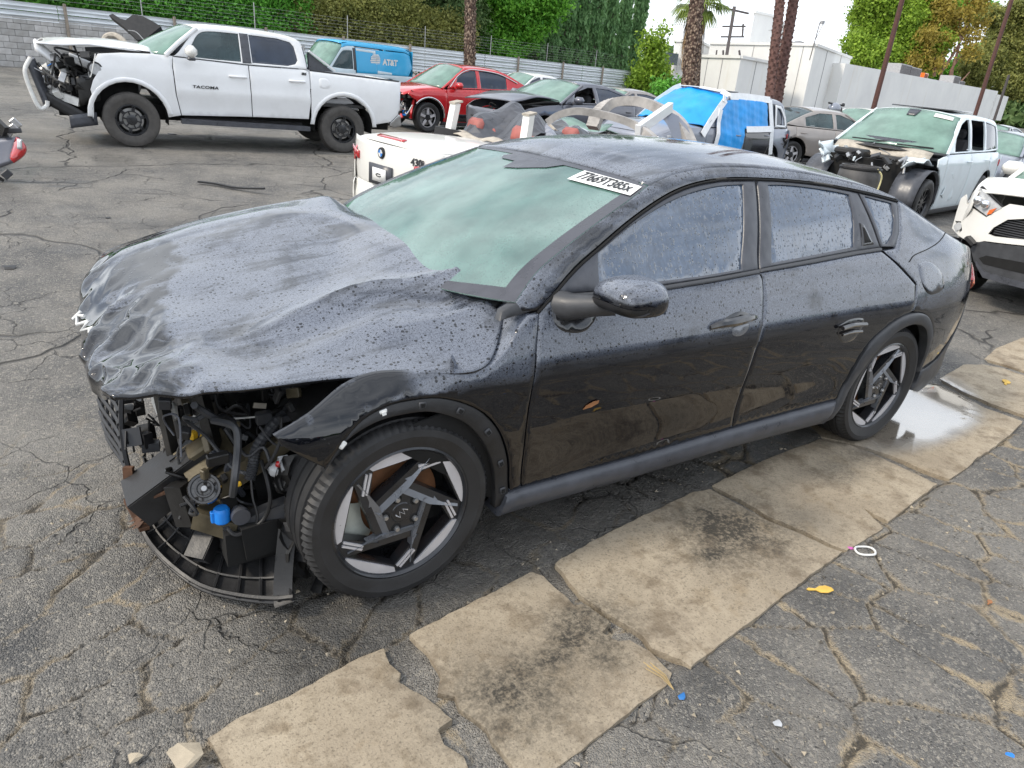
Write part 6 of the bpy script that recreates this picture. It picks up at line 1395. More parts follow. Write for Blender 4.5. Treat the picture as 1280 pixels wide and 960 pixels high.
# smashed front: folded hood, broken lamp, bumper shell swung out, bare supports
sheet('hood', pk, 'white_paint', lambda a, b: Vector((-.95+1.40*a-.10*(2*b-1)**2*(1-a), (-.80+1.60*b), 1.36+.055*math.sin(a*3.0)+.05*(1-(2*b-1)**2)-.05*(b < .12)*a-.03*abs(math.sin(a*7+b*4))*(1-a)+.02*a)), 18, 12, .02, 'buckled white hood')
m = MB(); m.add([(-.45, -.80, 1.30), (.40, -.84, 1.335), (.40, -.80, 1.375), (-.10, -.80, 1.395), (-.45, -.78, 1.36)], [(0, 1, 2, 3, 4)]); m.build('hood_gap', M['void'], pk, smooth=0)
MB().box((-.25, 0, .85), (.9, 1.3, .7)).build('engine_bay', M['void'], pk, smooth=0)
sheet('grille_shell', pk, 'white_paint', lambda a, b: Vector((-1.06+.36*a, -.78+.06*a+.10*b, 1.30-.32*a+.13*b-.03)), 6, 3, .05, 'white strip of the grille surround knocked loose')
sheet('bumper_shell', pk, 'grey_plastic', lambda a, b: Vector((-1.20+.14*a+.10*math.sin(b*3.1), -.78+.25*b, 1.12-.62*a+.06*b)), 8, 6, .03, 'grey bumper corner hanging from the nose')
m = MB(); m.tube(cr([(-1.14, -.80, 1.16), (-1.23, -.82, .98), (-1.20, -.82, .72), (-1.13, -.82, .50), (-1.04, -.80, .53), (-1.02, -.80, .60)], 6), .028, 8); m.build('bright_trim', M['white_plastic'], pk)
sheet('headlight', pk, 'clear_lamp', lambda a, b: Vector((-.66+.36*a, -.86-.03*math.sin(a*3)+.05*b, 1.27-.14*a-.11*b)), 8, 5, .03, 'dislodged headlamp'); MB().lathe([(0, -.02), (.075, -.02), (.085, .01), (.06, .05), (0, .06)], (-.36, -.90, 1.08), 'y', 18).build('lamp_projector', M['clear_lamp'], pk)
m = MB(); m.beam((-1.06, -.55, .74), (-.62, -.80, .60), .06, .11); m.build('bumper_beam', M['white_plastic'], pk); m = MB(); m.beam((-1.10, -.30, .98), (-.70, -.70, .80), .04, .06); m.build('cross_brace', M['steel'], pk)
sheet('air_dam', pk, 'rough_black', lambda a, b: Vector((-1.06+.50*a, -.72-.10*a, .56-.28*a+.18*b)), 6, 3, .03); sheet('skid_plate', pk, 'grey_plastic', lambda a, b: Vector((-.78+.36*a, -.84, .24+.06*a+.18*b)), 4, 3, .03)
sheet('inner_fender', pk, 'grime_black', lambda a, b: Vector((-.62+.28*a, -.84, .95-.40*b+.1*a)), 4, 4, .02)
debris(pk, (-.72, -.62, .92), (.30, .20, .26), 46, KIT+['white_plastic', 'steel'], 4, big=.16); debris(pk, (-.98, -.55, .85), (.10, .15, .22), 14, KIT+['blue_cap', 'yellow'], 5, big=.10)

# ------------------------------------------------------------------ blue and white telecom van
vn = place('cargo_van', 'sky blue and pale panel van with a white globe emblem, behind the pickup bed', 'van', 7.24, 23.5, 15.8)
VB = Body([[-.9, .65], [-.6, .85], [-.2, .91], [4.0, .92], [4.4, .88]], [[.2, .05], [.5, .01], [.8, 0], [1.1, .015], [1.4, .06], [1.75, .13], [1.85, .20], [1.9, .30]])
vp = lambda x, z, k=0.: Vector((x, -(float(VB.y(x, z))+k), z))
vw = c2([(.70, 1.05), (.95, 1.35), (1.15, 1.55), (1.30, 1.60), (1.58, 1.61)])+[(1.58, 1.03), (1.2, 1.02)]
for s in (-1, 1):
    k = dict(side=s, res=.12)
    VB.panel('cab_side', [[(.42, .30), (.42, 1.0), (.60, 1.06), (.95, 1.45), (1.15, 1.68), (1.4, 1.74), (1.68, 1.76), (1.68, .30)], vw], 'pale_van', vn, **k)
    VB.panel('window_glass', vw, 'clear_glass', vn, off=-.012, depth=.006, gap=-.012, rnd=.001, **k)
    VB.panel('fender', [(.41, .30), (.41, 1.0), (0, .98), (-.6, .86), (-.78, .70), (-.6, .42)]+[p for p in arc(0, .36, .44, 190, -8, 12)], 'pale_van', vn, **k)
    VB.panel('dark_pillar', [(1.60, 1.70), (1.72, 1.71), (1.72, 1.0), (1.60, 1.0)], 'satin_black', vn, off=.004, depth=.01, **k)
    VB.panel('side_panel', [(1.73, .92), (1.73, 1.72), (2.62, 1.70), (2.62, .92)], 'van_blue', vn, **k)
    VB.panel('side_panel', [(2.625, .92), (2.625, 1.70), (3.98, 1.70), (4.22, 1.62), (4.30, 1.20), (4.10, .92)], 'van_blue', vn, **k)
    VB.panel('lower_side', [(1.69, .30), (1.69, .915), (4.3, .915), (4.36, .60), (4.2, .40)]+[p for p in arc(3.2, .36, .44, -8, 190, 12)], 'pale_van', vn, **k)
    VB.panel('white_band', [(1.75, 1.62), (1.75, 1.70), (2.60, 1.68), (2.60, 1.50), (2.45, 1.60)], 'pale_van', vn, off=.004, depth=.01, **k)
    VB.panel('white_band', [(2.64, 1.04), (3.3, 1.0), (3.3, .93), (2.64, .93)], 'pale_van', vn, off=.004, depth=.01, **k)
    VB.panel('roof_side', [(1.15, 1.685), (1.4, 1.745), (1.70, 1.765), (4.0, 1.72), (4.24, 1.63), (4.2, 1.75), (4.0, 1.82), (1.5, 1.86), (1.2, 1.80)], 'van_blue', vn, **k)
    for cx in (0, 3.2): wheel(vn, (cx, s*.80, .34), .34, .22, .22, 'multi', s, seg=24)
top_patch('roof', [vp(1.2, 1.80), vp(1.5, 1.86), vp(4.0, 1.82), vp(4.22, 1.75)], [(1.1, 1.86), (1.5, 1.92), (4.0, 1.90), (4.3, 1.82)], 'van_blue', vn, 10, 10, 2.6)
top_patch('windscreen', [vp(.55, 1.04), vp(.9, 1.42), vp(1.18, 1.76)], [(.3, 1.04), (.70, 1.45), (1.08, 1.83)], 'ws_clean', vn, 8, 8)
top_patch('hood', [vp(-.7, .80), vp(-.2, .93), vp(.5, 1.03)], [(-.85, .82), (-.3, .98), (.28, 1.05)], 'pale_van', vn, 6, 8)
MB().grid(lambda a, b: Vector((4.36-.05*b, -.86+1.72*a, .35+1.42*b)), 6, 6).build('rear_doors', M['van_blue'], vn); MB().box((1.9, 0, .36), (4.6, 1.5, .2)).build('floor_pan', M['void'], vn)
# globe: a disc cut by stripes, and the lettering beside it
gl = vp(2.55, 1.36, .014); FRV = frame(gl, (1, 0, 0), (0, 0, 1))
for j in range(7):
    z0 = -.21+.06*j; z1 = z0+.042; m = MB(); L = []
    n_ = 8
    for i in range(n_+1): z = z0+(z1-z0)*i/n_; L.append((math.sqrt(max(.0001, .225**2-z*z)), z+.02))
    for i in range(n_, -1, -1): z = z0+(z1-z0)*i/n_; L.append((-math.sqrt(max(.0001, .225**2-z*z))*(1 if j % 2 else .9), z))
    m.prism(L, .004, FRV); m.build('globe_stripe', M['white_plastic'], vn, smooth=0)
text_mesh('lettering', 'AT&T', .27, 'white_plastic', vn, frame(vp(3.23, 1.33, .014), (1, 0, 0), (0, 0, 1)), .004, 0, .012)

# ------------------------------------------------------------------ red coupe-roofed SUV with a torn front corner
rd_ = place('red_suv', 'bright red coupe-roofed SUV with its front corner torn off, beside the pickup tailgate', 'SUV', 7.29, 14.70, 5.5)
RB, RP = auto_body(rd_, fo=.80, ro=.92, wb=2.68, r=.345, tw=.24, rim=.245, hz0=.88, hz1=1.06, bz=1.02, bz2=1.08, rz=1.585, ax=.42, at=1.10, bx=1.50, dt=2.25, db=3.25, tz=1.10, W=.92, tum=.26, paint='red_paint', style='twin', omit=('front_bumper', 'fender'), cladding=False, res=.07)
for s in (-1, 1): RB.panel('fender', [(.495, .26), (.50, 1.0), (.44, 1.015), (0, .99), (-.50, .93), (-.55, .85), (-.46, .78), (-.36, .74)]+[p for p in arc(0, .355, .44, 135, -12, 12) if p[1] > .26], 'red_paint', rd_, side=s, res=.07)
for s in (-1, 1): RB.panel('arch_lip', arc(0, .355, .47, 140, 0, 12)+arc(0, .355, .43, 0, 140, 12), 'chrome', rd_, side=s, off=.006, depth=.03, res=.07) if s < 0 else None
RB.panel('lower_door_trim', [(.52, .28), (.52, .46), (2.2, .46), (2.25, .28)], 'gloss_black', rd_, off=.012, depth=.03, res=.1)
m = MB(); m.tube([RP(p[0], p[1], .012) for p in c2([(.60, 1.07), (.88, 1.33), (1.2, 1.475), (1.55, 1.50), (2.2, 1.45), (2.75, 1.27)])], .012, 6); m.build('window_trim', M['chrome'], rd_)
debris(rd_, (-.50, -.55, .58), (.25, .28, .24), 40, KIT+['red_paint', 'steel', 'blue_cap'], 8, big=.14)
MB().box((-.2, 0, .55), (.5, 1.2, .5)).build('engine_bay', M['void'], rd_, smooth=0)
m = MB(); m.beam((-.45, -.80, .30), (-.30, -.72, .74), .05, .10); m.build('torn_bumper', M['red_paint'], rd_)

# ------------------------------------------------------------------ slate grey sedan with a crumpled hood
gy = place('grey_sedan', 'slate grey sedan with a peeled-up hood and no driver window, behind the white roofless car', 'car', 7.82, 10.67, 9.3, .10)
GB, GP = auto_body(gy, fo=.85, ro=1.05, wb=2.85, hz0=.80, hz1=1.0, bz=.97, bz2=1.02, rz=1.43, ax=.48, at=1.22, bx=1.62, dt=2.15, db=3.25, tz=1.05, W=.93, paint='grey_paint', omit=('hood',), open_windows=('front',), res=.08)
sheet('hood', gy, 'grey_paint', lambda a, b: Vector((-.80+1.22*a, (-.82+1.60*b)*(.93+.07*a), .90+.16*math.sin(a*2.2)+.05*(1-(2*b-1)**2)+.06*(1-a)*(1-b)-.03*abs(math.sin(a*6+b*3))*(1-a))), 16, 12, .02, 'peeled-up grey hood')
m = MB(); m.tube([(-.78, -.60, .86), (-.4, -.80, .93), (0, -.86, .99), (.4, -.86, 1.0)], .02, 6); m.build('hood_gap', M['void'], gy)
debris(gy, (-.75, -.2, .62), (.12, .5, .16), 18, KIT, 9)
# ------------------------------------------------------------------ SUV under taped blue tarp
tq = place('tarped_suv', 'blue-silver SUV with a bright blue tarp held on by white tape', 'SUV', 9.35, 8.1, 6, -.10)
QB, QP = auto_body(tq, fo=.85, ro=.95, wb=2.75, r=.36, hz0=.95, hz1=1.12, bz=1.08, bz2=1.12, rz=1.73, ax=.50, at=1.22, bx=1.65, dt=3.05, db=3.50, tz=1.15, W=.93, tum=.22, paint='silver_paint', ws=None, res=.08, frame_m='silver_paint', omit=('mirror',))
M['tarp'] = plain('blue_tarp', (.012, .30, .74), .4, bump=.5, bs=9, var=.18, vs=3.)
M['tape'] = plain('white_tape', (.78, .79, .80), .45, var=.08, bump=.1)
def wr_y(x, z): return .035*noise.noise((x*4, z*5, 2.))+.018*abs(noise.noise((x*13, z*4, 5.)))
top_patch('windscreen_tarp', [QP(.48, 1.10, .01), QP(.86, 1.41, .01), QP(1.26, 1.665, .01)], [(.22, 1.16), (.70, 1.48), (1.12, 1.745)], 'tarp', tq, 22, 24, 2.2, fn=lambda p, a, v: p+Vector((0, 0, wr_y(p.x, p.y))), label='blue tarp over the windscreen')
QB.panel('door_tarp', [(.80, .60), (.86, 1.36), (1.15, 1.58), (1.5, 1.63), (2.55, 1.62), (2.60, 1.12), (1.75, 1.10), (1.66, .62), (1.2, .55)], 'tarp', tq, off=.022, depth=.02, res=.05, fn=lambda x, z: .02*np.sin(x*31+z*5)*np.sin(x*13)*.5+.012*np.sin(z*40+x*11)*.4, label='blue tarp hanging over the door opening')
def tape(P, w): m = MB(); pts = [Vector(p) for p in P]; [m.beam(pts[i], pts[i+1], w, .012, (0, -1, .4)) for i in range(len(pts)-1)]; return m.build('tape', M['tape'], tq, smooth=0)
tape([QP(1.28, 1.665, .03), QP(1.9, 1.68, .03), QP(2.66, 1.66, .03), QP(2.70, 1.10, .035), QP(2.74, .62, .035)], .13); tape([QP(2.68, 1.12, .04), QP(2.2, 1.10, .04), QP(1.78, 1.09, .04)], .12)
tape([QP(.34, .96, .03), QP(.62, 1.20, .03), QP(.90, 1.45, .03), QP(1.10, 1.60, .03), QP(1.0, 1.63, .05)], .13); tape([QP(.92, 1.42, .05), QP(.86, 1.2, .04), QP(.82, .98, .04), QP(.76, .70, .04)], .10)
tape([(1.16, -.56, 1.74), (1.10, -.1, 1.77), (1.12, .4, 1.76), (1.20, .62, 1.70)], .10); tape([QP(1.28, 1.67, .02), Vector((1.16, -.56, 1.74))], .12); tape([Vector((1.2, .62, 1.70)), Vector((.85, .72, 1.45)), Vector((.5, .80, 1.12))], .10)
m = MB(); m.box((1.75, .1, 1.745), (.75, .8, .02), bev=.008); m.build('sunroof', M['gloss_black'], tq)
QB.panel('window_tape', [(2.86, 1.16), (2.86, 1.58), (3.10, 1.56), (3.30, 1.36), (3.36, 1.18), (3.30, 1.15), (3.25, 1.32), (3.08, 1.50), (2.92, 1.53), (2.92, 1.20), (3.33, 1.19), (3.33, 1.15)], 'tape', tq, off=.02, depth=.01, res=.08)
debris(tq, (3.35, -.90, .85), (.16, .03, .12), 9, ['rough_black', 'gloss_black'], 12, big=.10); QB.panel('dark_door', [(1.72, .45), (1.76, 1.07), (2.62, 1.10), (2.64, .78), (2.5, .45)], 'gloss_black', tq, off=.01, depth=.02)

# ------------------------------------------------------------------ taupe sedan
bw = place('taupe_sedan', 'clean taupe sedan facing right between the tarped SUV and the white SUV', 'car', 18.0, 9.2, 166, .0)
auto_body(bw, fo=.85, ro=1.0, wb=2.8, hz0=.74, hz1=.98, bz=.96, bz2=1.0, rz=1.45, ax=.45, at=1.2, bx=1.6, dt=2.2, db=3.1, W=.91, paint='taupe_paint', glass_m='clear_glass', res=.10)
# ------------------------------------------------------------------ white SUV without hood
pt_ = place('white_suv', 'white SUV with no hood or grille and dented doors, behind the black drum', 'SUV', 10.9, 4.38, 9.9, -.06)
PB, PP = auto_body(pt_, fo=.75, ro=1.05, wb=2.82, r=.38, rim=.24, hz0=1.0, hz1=1.15, bz=1.13, bz2=1.16, rz=1.77, ax=.52, at=1.28, bx=1.72, dt=3.15, db=3.70, tz=1.15, W=.98, tum=.26, paint='ice_white', ws='ws_clean', style='multi', omit=('hood', 'front_bumper', 'fender', 'mirror'), glass_m='tint_glass', open_windows=('front', 'rear'), res=.08)
for s in (-1, 1):
    PB.panel('fender', [(.495, .26), (.50, 1.10), (.46, 1.12), (.10, 1.06), (.10, .95), (.20, .90)]+[p for p in arc(0, .39, .50, 60, -12, 10) if p[1] > .26], 'ice_white', pt_, side=s, res=.07)
    sheet('wheel_liner', pt_, 'grey_plastic', lambda a, b: Vector((.50*math.cos(math.pi*(1.05*a-.02)), s*(.55+.40*b), .39+.50*math.sin(math.pi*(1.05*a-.02)))), 16, 3, .012)
top_patch('cowl', [PP(.36, 1.12), PP(.52, 1.14)], [(.16, 1.12), (.33, 1.17)], 'rough_black', pt_, 4, 12)
sheet('windscreen_band', pt_, 'frit', lambda a, b: Vector((.33+.10*b-.0+.20*abs(2*a-1)**2.2+.0, -.80+1.6*a, 1.185+.085*b-.03*abs(2*a-1)**2)), 14, 3, .006)
MB().box((.10, 0, .70), (.7, 1.3, .5)).build('engine_bay', M['void'], pt_, smooth=0)
m = MB(); m.box((-.12, .30, .98), (.35, .40, .16), bev=.03); m.build('air_box', M['rough_black'], pt_); m = MB(); m.box((.05, -.25, .98), (.4, .5, .08), bev=.03); m.build('engine_cover', M['grime_black'], pt_)
sheet('inner_fender', pt_, 'ice_white', lambda a, b: Vector((-.55+.95*a, -.72+.08*b, 1.0+.08*a-.10*b)), 8, 3, .02); sheet('inner_fender', pt_, 'ice_white', lambda a, b: Vector((-.55+.95*a, .72-.08*b, 1.0+.08*a-.10*b)), 8, 3, .02)
sheet('folded_fender', pt_, 'ice_white', lambda a, b: Vector((-.55+.55*a+.05*math.sin(b*6), .62+.12*b+.05*math.sin(a*7), .86+.30*b*(1-.3*a)+.05*math.sin(a*5+b*4))), 10, 8, .012, 'torn white fender sheet bent upright')
debris(pt_, (-.15, .0, .92), (.40, .65, .12), 34, KIT+['ice_white', 'cream_trim', 'steel'], 21, big=.15)
m = MB(); m.box((1.95, 0, 1.785), (1.3, .95, .02), bev=.008); m.build('sunroof', M['gloss_black'], pt_)
sheet('lot_sticker', pt_, 'sticker', lambda a, b: on_ws(pt_, .83+.10*b, -.86+.40*a), 8, 2, .004); sheet('sensor_cover', pt_, 'frit', lambda a, b: on_ws(pt_, .78+.18*b, (-.13+.26*a)*(.75+.25*b)), 4, 2, .004)
sheet('firewall', pt_, 'cream_trim', lambda a, b: Vector((.10+.16*b, -.78+1.56*a, 1.0+.13*b+.03*math.sin(a*9))), 12, 2, .02); sheet('strut_shelf', pt_, 'ice_white', lambda a, b: Vector((-.30+.5*a, -.86+.28*b, 1.0+.05*math.sin(a*5))), 5, 3, .02)
m = MB(); m.box((-.22, .38, 1.0), (.34, .34, .10), Matrix.Rotation(.1, 3, 'Y'), .03); m.build('fuse_box', M['rough_black'], pt_)
m = MB(); m.box((.33, -.45, 1.20), (.02, .55, .02), Matrix.Rotation(.5, 3, 'Z')); m.build('wiper', M['rough_black'], pt_); m = MB(); m.box((.28, .25, 1.21), (.02, .6, .02), Matrix.Rotation(.35, 3, 'Z')); m.build('wiper', M['rough_black'], pt_)
PB.panel('door_dent', c2([(.62, .50), (.8, .85), (1.1, .70), (1.3, .45), (1.0, .38), (.62, .50)], 4), 'ice_white', pt_, off=.004, depth=.01, res=.05, fn=lambda x, z: -.05*np.exp(-((x-.95)**2+(z-.6)**2)/.03)+.02*np.sin(x*14+z*9))
# ------------------------------------------------------------------ white SUV at the right edge
rv_ = place('damaged_suv', 'warm white SUV with loose front bumper and dangling headlight at the right edge', 'SUV', 7.50, .07, 5.0)
VB2, VP2 = auto_body(rv_, fo=.90, ro=1.0, wb=2.69, r=.36, hz0=1.09, hz1=1.19, bz=1.12, bz2=1.14, rz=1.70, ax=.42, at=1.15, bx=1.55, dt=2.9, db=3.4, tz=1.14, W=.925, tum=.24, paint='cream_white', omit=('front_bumper', 'lamps'), res=.07, cladding=True)
def nose_x(y): return -.93+.36*np.abs(np.asarray(y)/.925)**2.6
def nose_poly(name, loops, mat, off, parent=rv_, label=None, th=.03):
    """piece of the nose drawn in (y, z) and bent round the plan of the front"""
    if not isinstance(loops[0][0], (tuple, list)): loops = [loops]
    L = [dense(l, .06) for l in loops]; v2, f2 = tri2d(L, .07); n_ = len(v2); m = MB()
    X = nose_x(v2[:, 0])-off; V = [(x, y, z) for x, (y, z) in zip(X, v2)]+[(x+th, y, z) for x, (y, z) in zip(X, v2)]
    F = [tuple(f) for f in f2]+[tuple(i+n_ for i in f[::-1]) for f in f2]; k = 0
    for l in L: q = len(l); F += [(k+i, k+(i+1) % q, n_+k+(i+1) % q, n_+k+i) for i in range(q)]; k += q
    m.add(V, F); return m.build(name, M[mat], parent, label)
mir = lambda L: L+[(-y, z) for y, z in L[::-1] if abs(y) > .001]
hexg = [(0, .885), (.24, .882), (.37, .85), (.47, .755), (.50, .69), (.44, .68), (0, .725)]
nose_poly('front_bumper', [mir([(0, .99), (.40, .985), (.46, .935), (.57, .83), (.74, .88), (.83, .905), (.88, .985), (.93, .94), (.93, .80), (.92, .645), (.80, .60), (.62, .57), (.51, .62), (0, .675)])]+[mir(hexg), [(.80, .625), (.83, .665), (.91, .72), (.83, .735), (.78, .66)], [(-.80, .625), (-.83, .665), (-.91, .72), (-.83, .735), (-.78, .66)]], 'cream_white', .0, label='loose white front bumper cover')
nose_poly('grille_back', mir([(0, .90), (.26, .90), (.49, .76), (.52, .67), (0, .70)]), 'void', -.05)
for j in range(9):
    z = .70+.021*j; w_ = .46 if z < .76 else .46-.9*(z-.76); nose_poly('grille_slat', [(-w_, z), (-w_*.4, z+.004*(j % 2)), (w_*.4, z), (w_, z+.002), (w_, z+.010), (0, z+.012), (-w_, z+.010)], 'satin_black', -.025, th=.015)
nose_poly('lower_bumper', mir([(0, .665), (.50, .612), (.60, .59), (.61, .52), (.54, .42), (.42, .34), (0, .33)]), 'satin_black', .015, label='scraped black lower bumper')
nose_poly('skid_strip', mir([(0, .345), (.40, .355), (.52, .43), (.50, .39), (.40, .30), (0, .29)]), 'grey_plastic', .03)
nose_poly('intake', mir([(0, .52), (.44, .50), (.50, .46), (.44, .42), (0, .42)]), 'void', .02)
for s in (-1, 1):
    sg = lambda L: [(s*y, z) for y, z in L] if s > 0 else [(s*y, z) for y, z in L][::-1]
    nose_poly('lamp_bezel', sg([(.87, .905), (.74, 1.09), (.63, 1.05), (.43, .935), (.56, .82), (.74, .875)]), 'rough_black', -.035)
    lm_ = nose_poly('headlight', sg([(.83, .925), (.73, 1.065), (.64, 1.03), (.455, .937), (.57, .845), (.73, .90)]), 'clear_lamp', .005)
    for yy_, zz_ in ((.70, .965), (.61, .945)): MB().sphere((float(nose_x(yy_))-.02, s*yy_, zz_), .042, (1, 1, 1), 10, 8).build('lamp_projector', M['chrome'], lm_, smooth=60)
    nose_poly('turn_signal', sg([(.56, .90), (.50, .93), (.53, .87), (.57, .855)]), 'orange_lamp', .012, lm_)
    nose_poly('fog_pocket', sg([(.79, .62), (.83, .66), (.92, .725), (.83, .745), (.77, .66)]), 'rough_black', -.04); m = MB(); m.lathe([(0, -.012), (.035, -.012), (.042, .02), (0, .03)], (float(nose_x(.84))-.01, s*.84, .68), 'x', 16); m.build('fog_lamp', M['clear_lamp'], rv_)
m = MB(); m.box((-.86, .62, .60), (.10, .10, .03), Matrix.Rotation(.6, 3, 'X')); m.build('bumper_bracket', M['rough_black'], rv_)
# black drum standing in front of the white SUV
dr = thing('plastic_drum', 'scuffed black plastic drum with a raised rim, standing before the white SUV', 'drum', (9.02, 3.40, zg(9, 3.4)))
M['drum'] = plain('scuffed_black_plastic', (.060, .058, .058), .55, var=.45, vs=4, bump=.2, bs=20)
MB().lathe([(0, .01), (.25, .01), (.27, .03), (.285, .14), (.29, .28), (.298, .295), (.29, .31), (.292, .56), (.30, .575), (.292, .59), (.288, .72), (.275, .83), (.262, .845), (.262, .90), (.235, .90), (.235, .87), (0, .865)], axis='z', n=40).build('body', M['drum'], dr)
MB().lathe([(.262, .845), (.285, .85), (.287, .872), (.262, .875)], axis='z', n=40).build('rim_band', M['rough_black'], dr)
for a in (.6, 2.9): MB().lathe([(0, .882), (.03, .882), (.032, .868)], (.16*math.cos(a), .16*math.sin(a), 0), 'z', 12).build('bung', M['rough_black'], dr)
st = MB(); st.tube(cr([(-.02, -.26, .88), (.05, -.31, .78), (.03, -.31, .55), (-.02, -.32, .30), (-.12, -.34, .12), (-.10, -.36, .06), (.02, -.36, .05)], 8), .012, 6); tag(st.build('strap', plain('pale_yellow_strap', (.62, .56, .30), .7)), 'pale yellow strap hanging down the side of the black drum', 'strap').location = dr.location
# ------------------------------------------------------------------ white roofless car seen from behind
bm_ = place('convertible', 'white car with its roof cut away and red headrests just beyond the black sedan', 'car', 6.056, 4.978, 190, -.157)
BB = Body([[-.9, .66], [-.5, .85], [0, .92], [2.85, .925], [3.35, .91], [3.65, .85], [3.85, .76], [3.98, .60]], [[.15, .06], [.35, .02], [.6, .005], [.75, 0], [.88, .015], [.97, .06], [1.04, .12], [1.1, .2]])
bp = lambda x, z, k=0.: Vector((x, -(float(BB.y(x, z))+k), z))
for s in (-1, 1):
    k = dict(side=s, res=.07)
    BB.panel('fender', [(.5, .26), (.5, .92), (0, .90), (-.6, .78), (-.7, .62), (-.5, .40)]+[p for p in arc(0, .34, .41, 195, -10, 12) if p[1] > .26], 'cream_white', bm_, **k)
    BB.panel('door', [(.505, .26), (.505, .92), (1.85, .96), (2.0, .26)], 'cream_white', bm_, **k)
    BB.panel('quarter_panel', [(2.005, .26), (1.86, .96), (2.6, 1.0), (3.3, 1.03), (3.82, 1.04), (3.90, .98), (3.93, .62), (3.75, .55), (3.35, .40)]+[p for p in arc(2.85, .34, .42, -8, 188, 14) if p[1] > .26], 'cream_white', bm_, **k)
    BB.panel('bumper_side', [(3.34, .385), (3.76, .545), (3.93, .61), (3.99, .58), (3.99, .40), (3.9, .24), (3.4, .24)], 'cream_white', bm_, **k)
    tl_ = BB.panel('tail_light', [(3.52, .90), (3.62, .97), (3.90, .965), (3.96, .90), (3.94, .80), (3.72, .82)], 'red_lamp', bm_, off=.006, depth=.03, **k)
    sheet('rear_lamp', bm_, 'red_lamp', lambda a, b: Vector((4.005-.20*((a*.42+.50)**2.6), s*(.50+.32*a), .83+.075*b+.03*a)), 6, 3, .02)
    for cx in (0, 2.85): wheel(bm_, (cx, s*.80, .335), .335, .23, .235, 'multi', s, seg=28)
def rear_f(z0, z1, bul): return lambda a, b: (lambda y: Vector((4.0-.24*abs(y/.9)**2.4+bul*math.sin(b*3.14), y, z0+(z1-z0)*b)))((-1+2*a)*.78)
sheet('trunk_face', bm_, 'cream_white', rear_f(.60, 1.045, .015), 18, 10, .012); sheet('rear_bumper', bm_, 'cream_white', rear_f(.24, .62, .05), 18, 8, .012)
top_patch('trunk_lid', [bp(2.75, 1.0), bp(3.3, 1.035), bp(3.82, 1.045), bp(3.90, 1.03)], [(2.70, 1.08), (3.3, 1.12), (3.85, 1.105), (3.99, 1.06)], 'cream_white', bm_, 10, 14, 3.)
sheet('brake_light', bm_, 'red_lamp', lambda a, b: Vector((3.90+.05*b-.02, -.24+.48*a, 1.112-.018*b)), 6, 2, .006, 'faded red strip lamp on the trunk lip')
pl_ = sheet('plate_holder', bm_, 'grey_plastic', lambda a, b: Vector((4.03, -.20+.40*a, .64+.20*b)), 2, 2, .02); sheet('plate', pl_, 'sticker', lambda a, b: Vector((4.046, -.12+.24*a, .675+.13*b)), 2, 2, .006)
m = MB(); m.tube([(4.053, .04, .735), (4.053, .02, .728), (4.053, -.03, .730), (4.053, -.05, .742), (4.053, -.02, .755), (4.053, .03, .752)], .005, 5); m.build('plate_mark', M['ink'], pl_)
bd = MB(); bd.lathe([(0, .028), (.050, .028), (.056, .02), (.056, .0)], (0, 0, 0), 'x', 28); bdo = bd.build('roundel', M['ink'], bm_); bdo.location = (4.005, 0, .955)
M['badge_blue'] = plain('badge_blue', (.05, .22, .62), .3, var=.05)
for q in range(4):
    m = MB(); a0 = q*90; L = [(0, 0)]+[(.036*math.cos(R(a0+i*15)), .036*math.sin(R(a0+i*15))) for i in range(7)]
    m.add([(.031, y, z) for y, z in L], [tuple(range(len(L)))]); m.build('roundel_quarter', M['badge_blue' if q % 2 else 'white_plastic'], bdo, smooth=0)
text_mesh('model_badge', '430i', .095, 'satin_black', bm_, frame((4.005-.05, .52, .935), (-.22, 1, 0), (0, 0, 1)), .004, 0, .003)
MB().box((1.6, 0, .50), (3.6, 1.6, .3)).build('floor_pan', M['void'], bm_); MB().box((1.75, 0, .72), (2.3, 1.55, .2)).build('cabin_floor', M['interior'], bm_)
M['frame_dark'] = plain('dark_frame_steel', (.05, .05, .055), .5)
M['red_leather'] = plain('faded_red_leather', (.33, .10, .085), .6, var=.2)
for sx, sy in ((1.62, -.38), (1.62, .38), (2.42, -.38), (2.42, .38)):
    m = MB(); m.box((sx, sy, .92), (.15, .50, .55), Matrix.Rotation(-.2, 3, 'Y'), .07); so = m.build('seat', M['red_leather'], bm_); m = MB(); m.box((sx+.08, sy, 1.19), (.10, .27, .19), Matrix.Rotation(-.2, 3, 'Y'), .05); m.build('headrest', M['red_leather'], so, smooth=60)
# cut pillars, folded grey trim and the collapsed roof frame
for x, y, h in ((2.72, -.60, 1.42), (2.62, .58, 1.42)):
    m = MB(); m.beam((x, y, .98), (x-.06, y*.95, h), .075, .10, (0, 1, 0)); m.build('cut_pillar', M['cream_white'], bm_)
    m = MB(); m.box((x-.065, y*.95, h+.008), (.12, .11, .02), Matrix.Rotation(.2, 3, 'Y')); m.build('pillar_cap', M['cream_trim'], bm_)
sheet('crumpled_liner', bm_, 'grey_plastic', lambda a, b: Vector((2.62-.95*a, -.52+1.0*b, 1.02+.40*math.sin(a*2.6)*(1-.4*b)+.07*math.sin(a*9+b*5)+.05*math.sin(b*11))), 14, 10, .01, 'grey headliner crumpled over the rear seats', 0)
sheet('crumpled_panel', bm_, 'gloss_black', lambda a, b: Vector((1.75-.85*a, -.55+.95*b, .98+.26*math.sin(a*2.8)+.06*math.sin(a*8+b*7)+.05*math.sin(b*9))), 12, 10, .01, None, 0)
sheet('crumpled_panel', bm_, 'silver_paint', lambda a, b: Vector((2.35-.5*a, .12+.5*b, 1.06+.22*math.sin(a*3)*(1-.3*b)+.05*math.sin(a*9+b*6))), 10, 8, .01, None, 0)
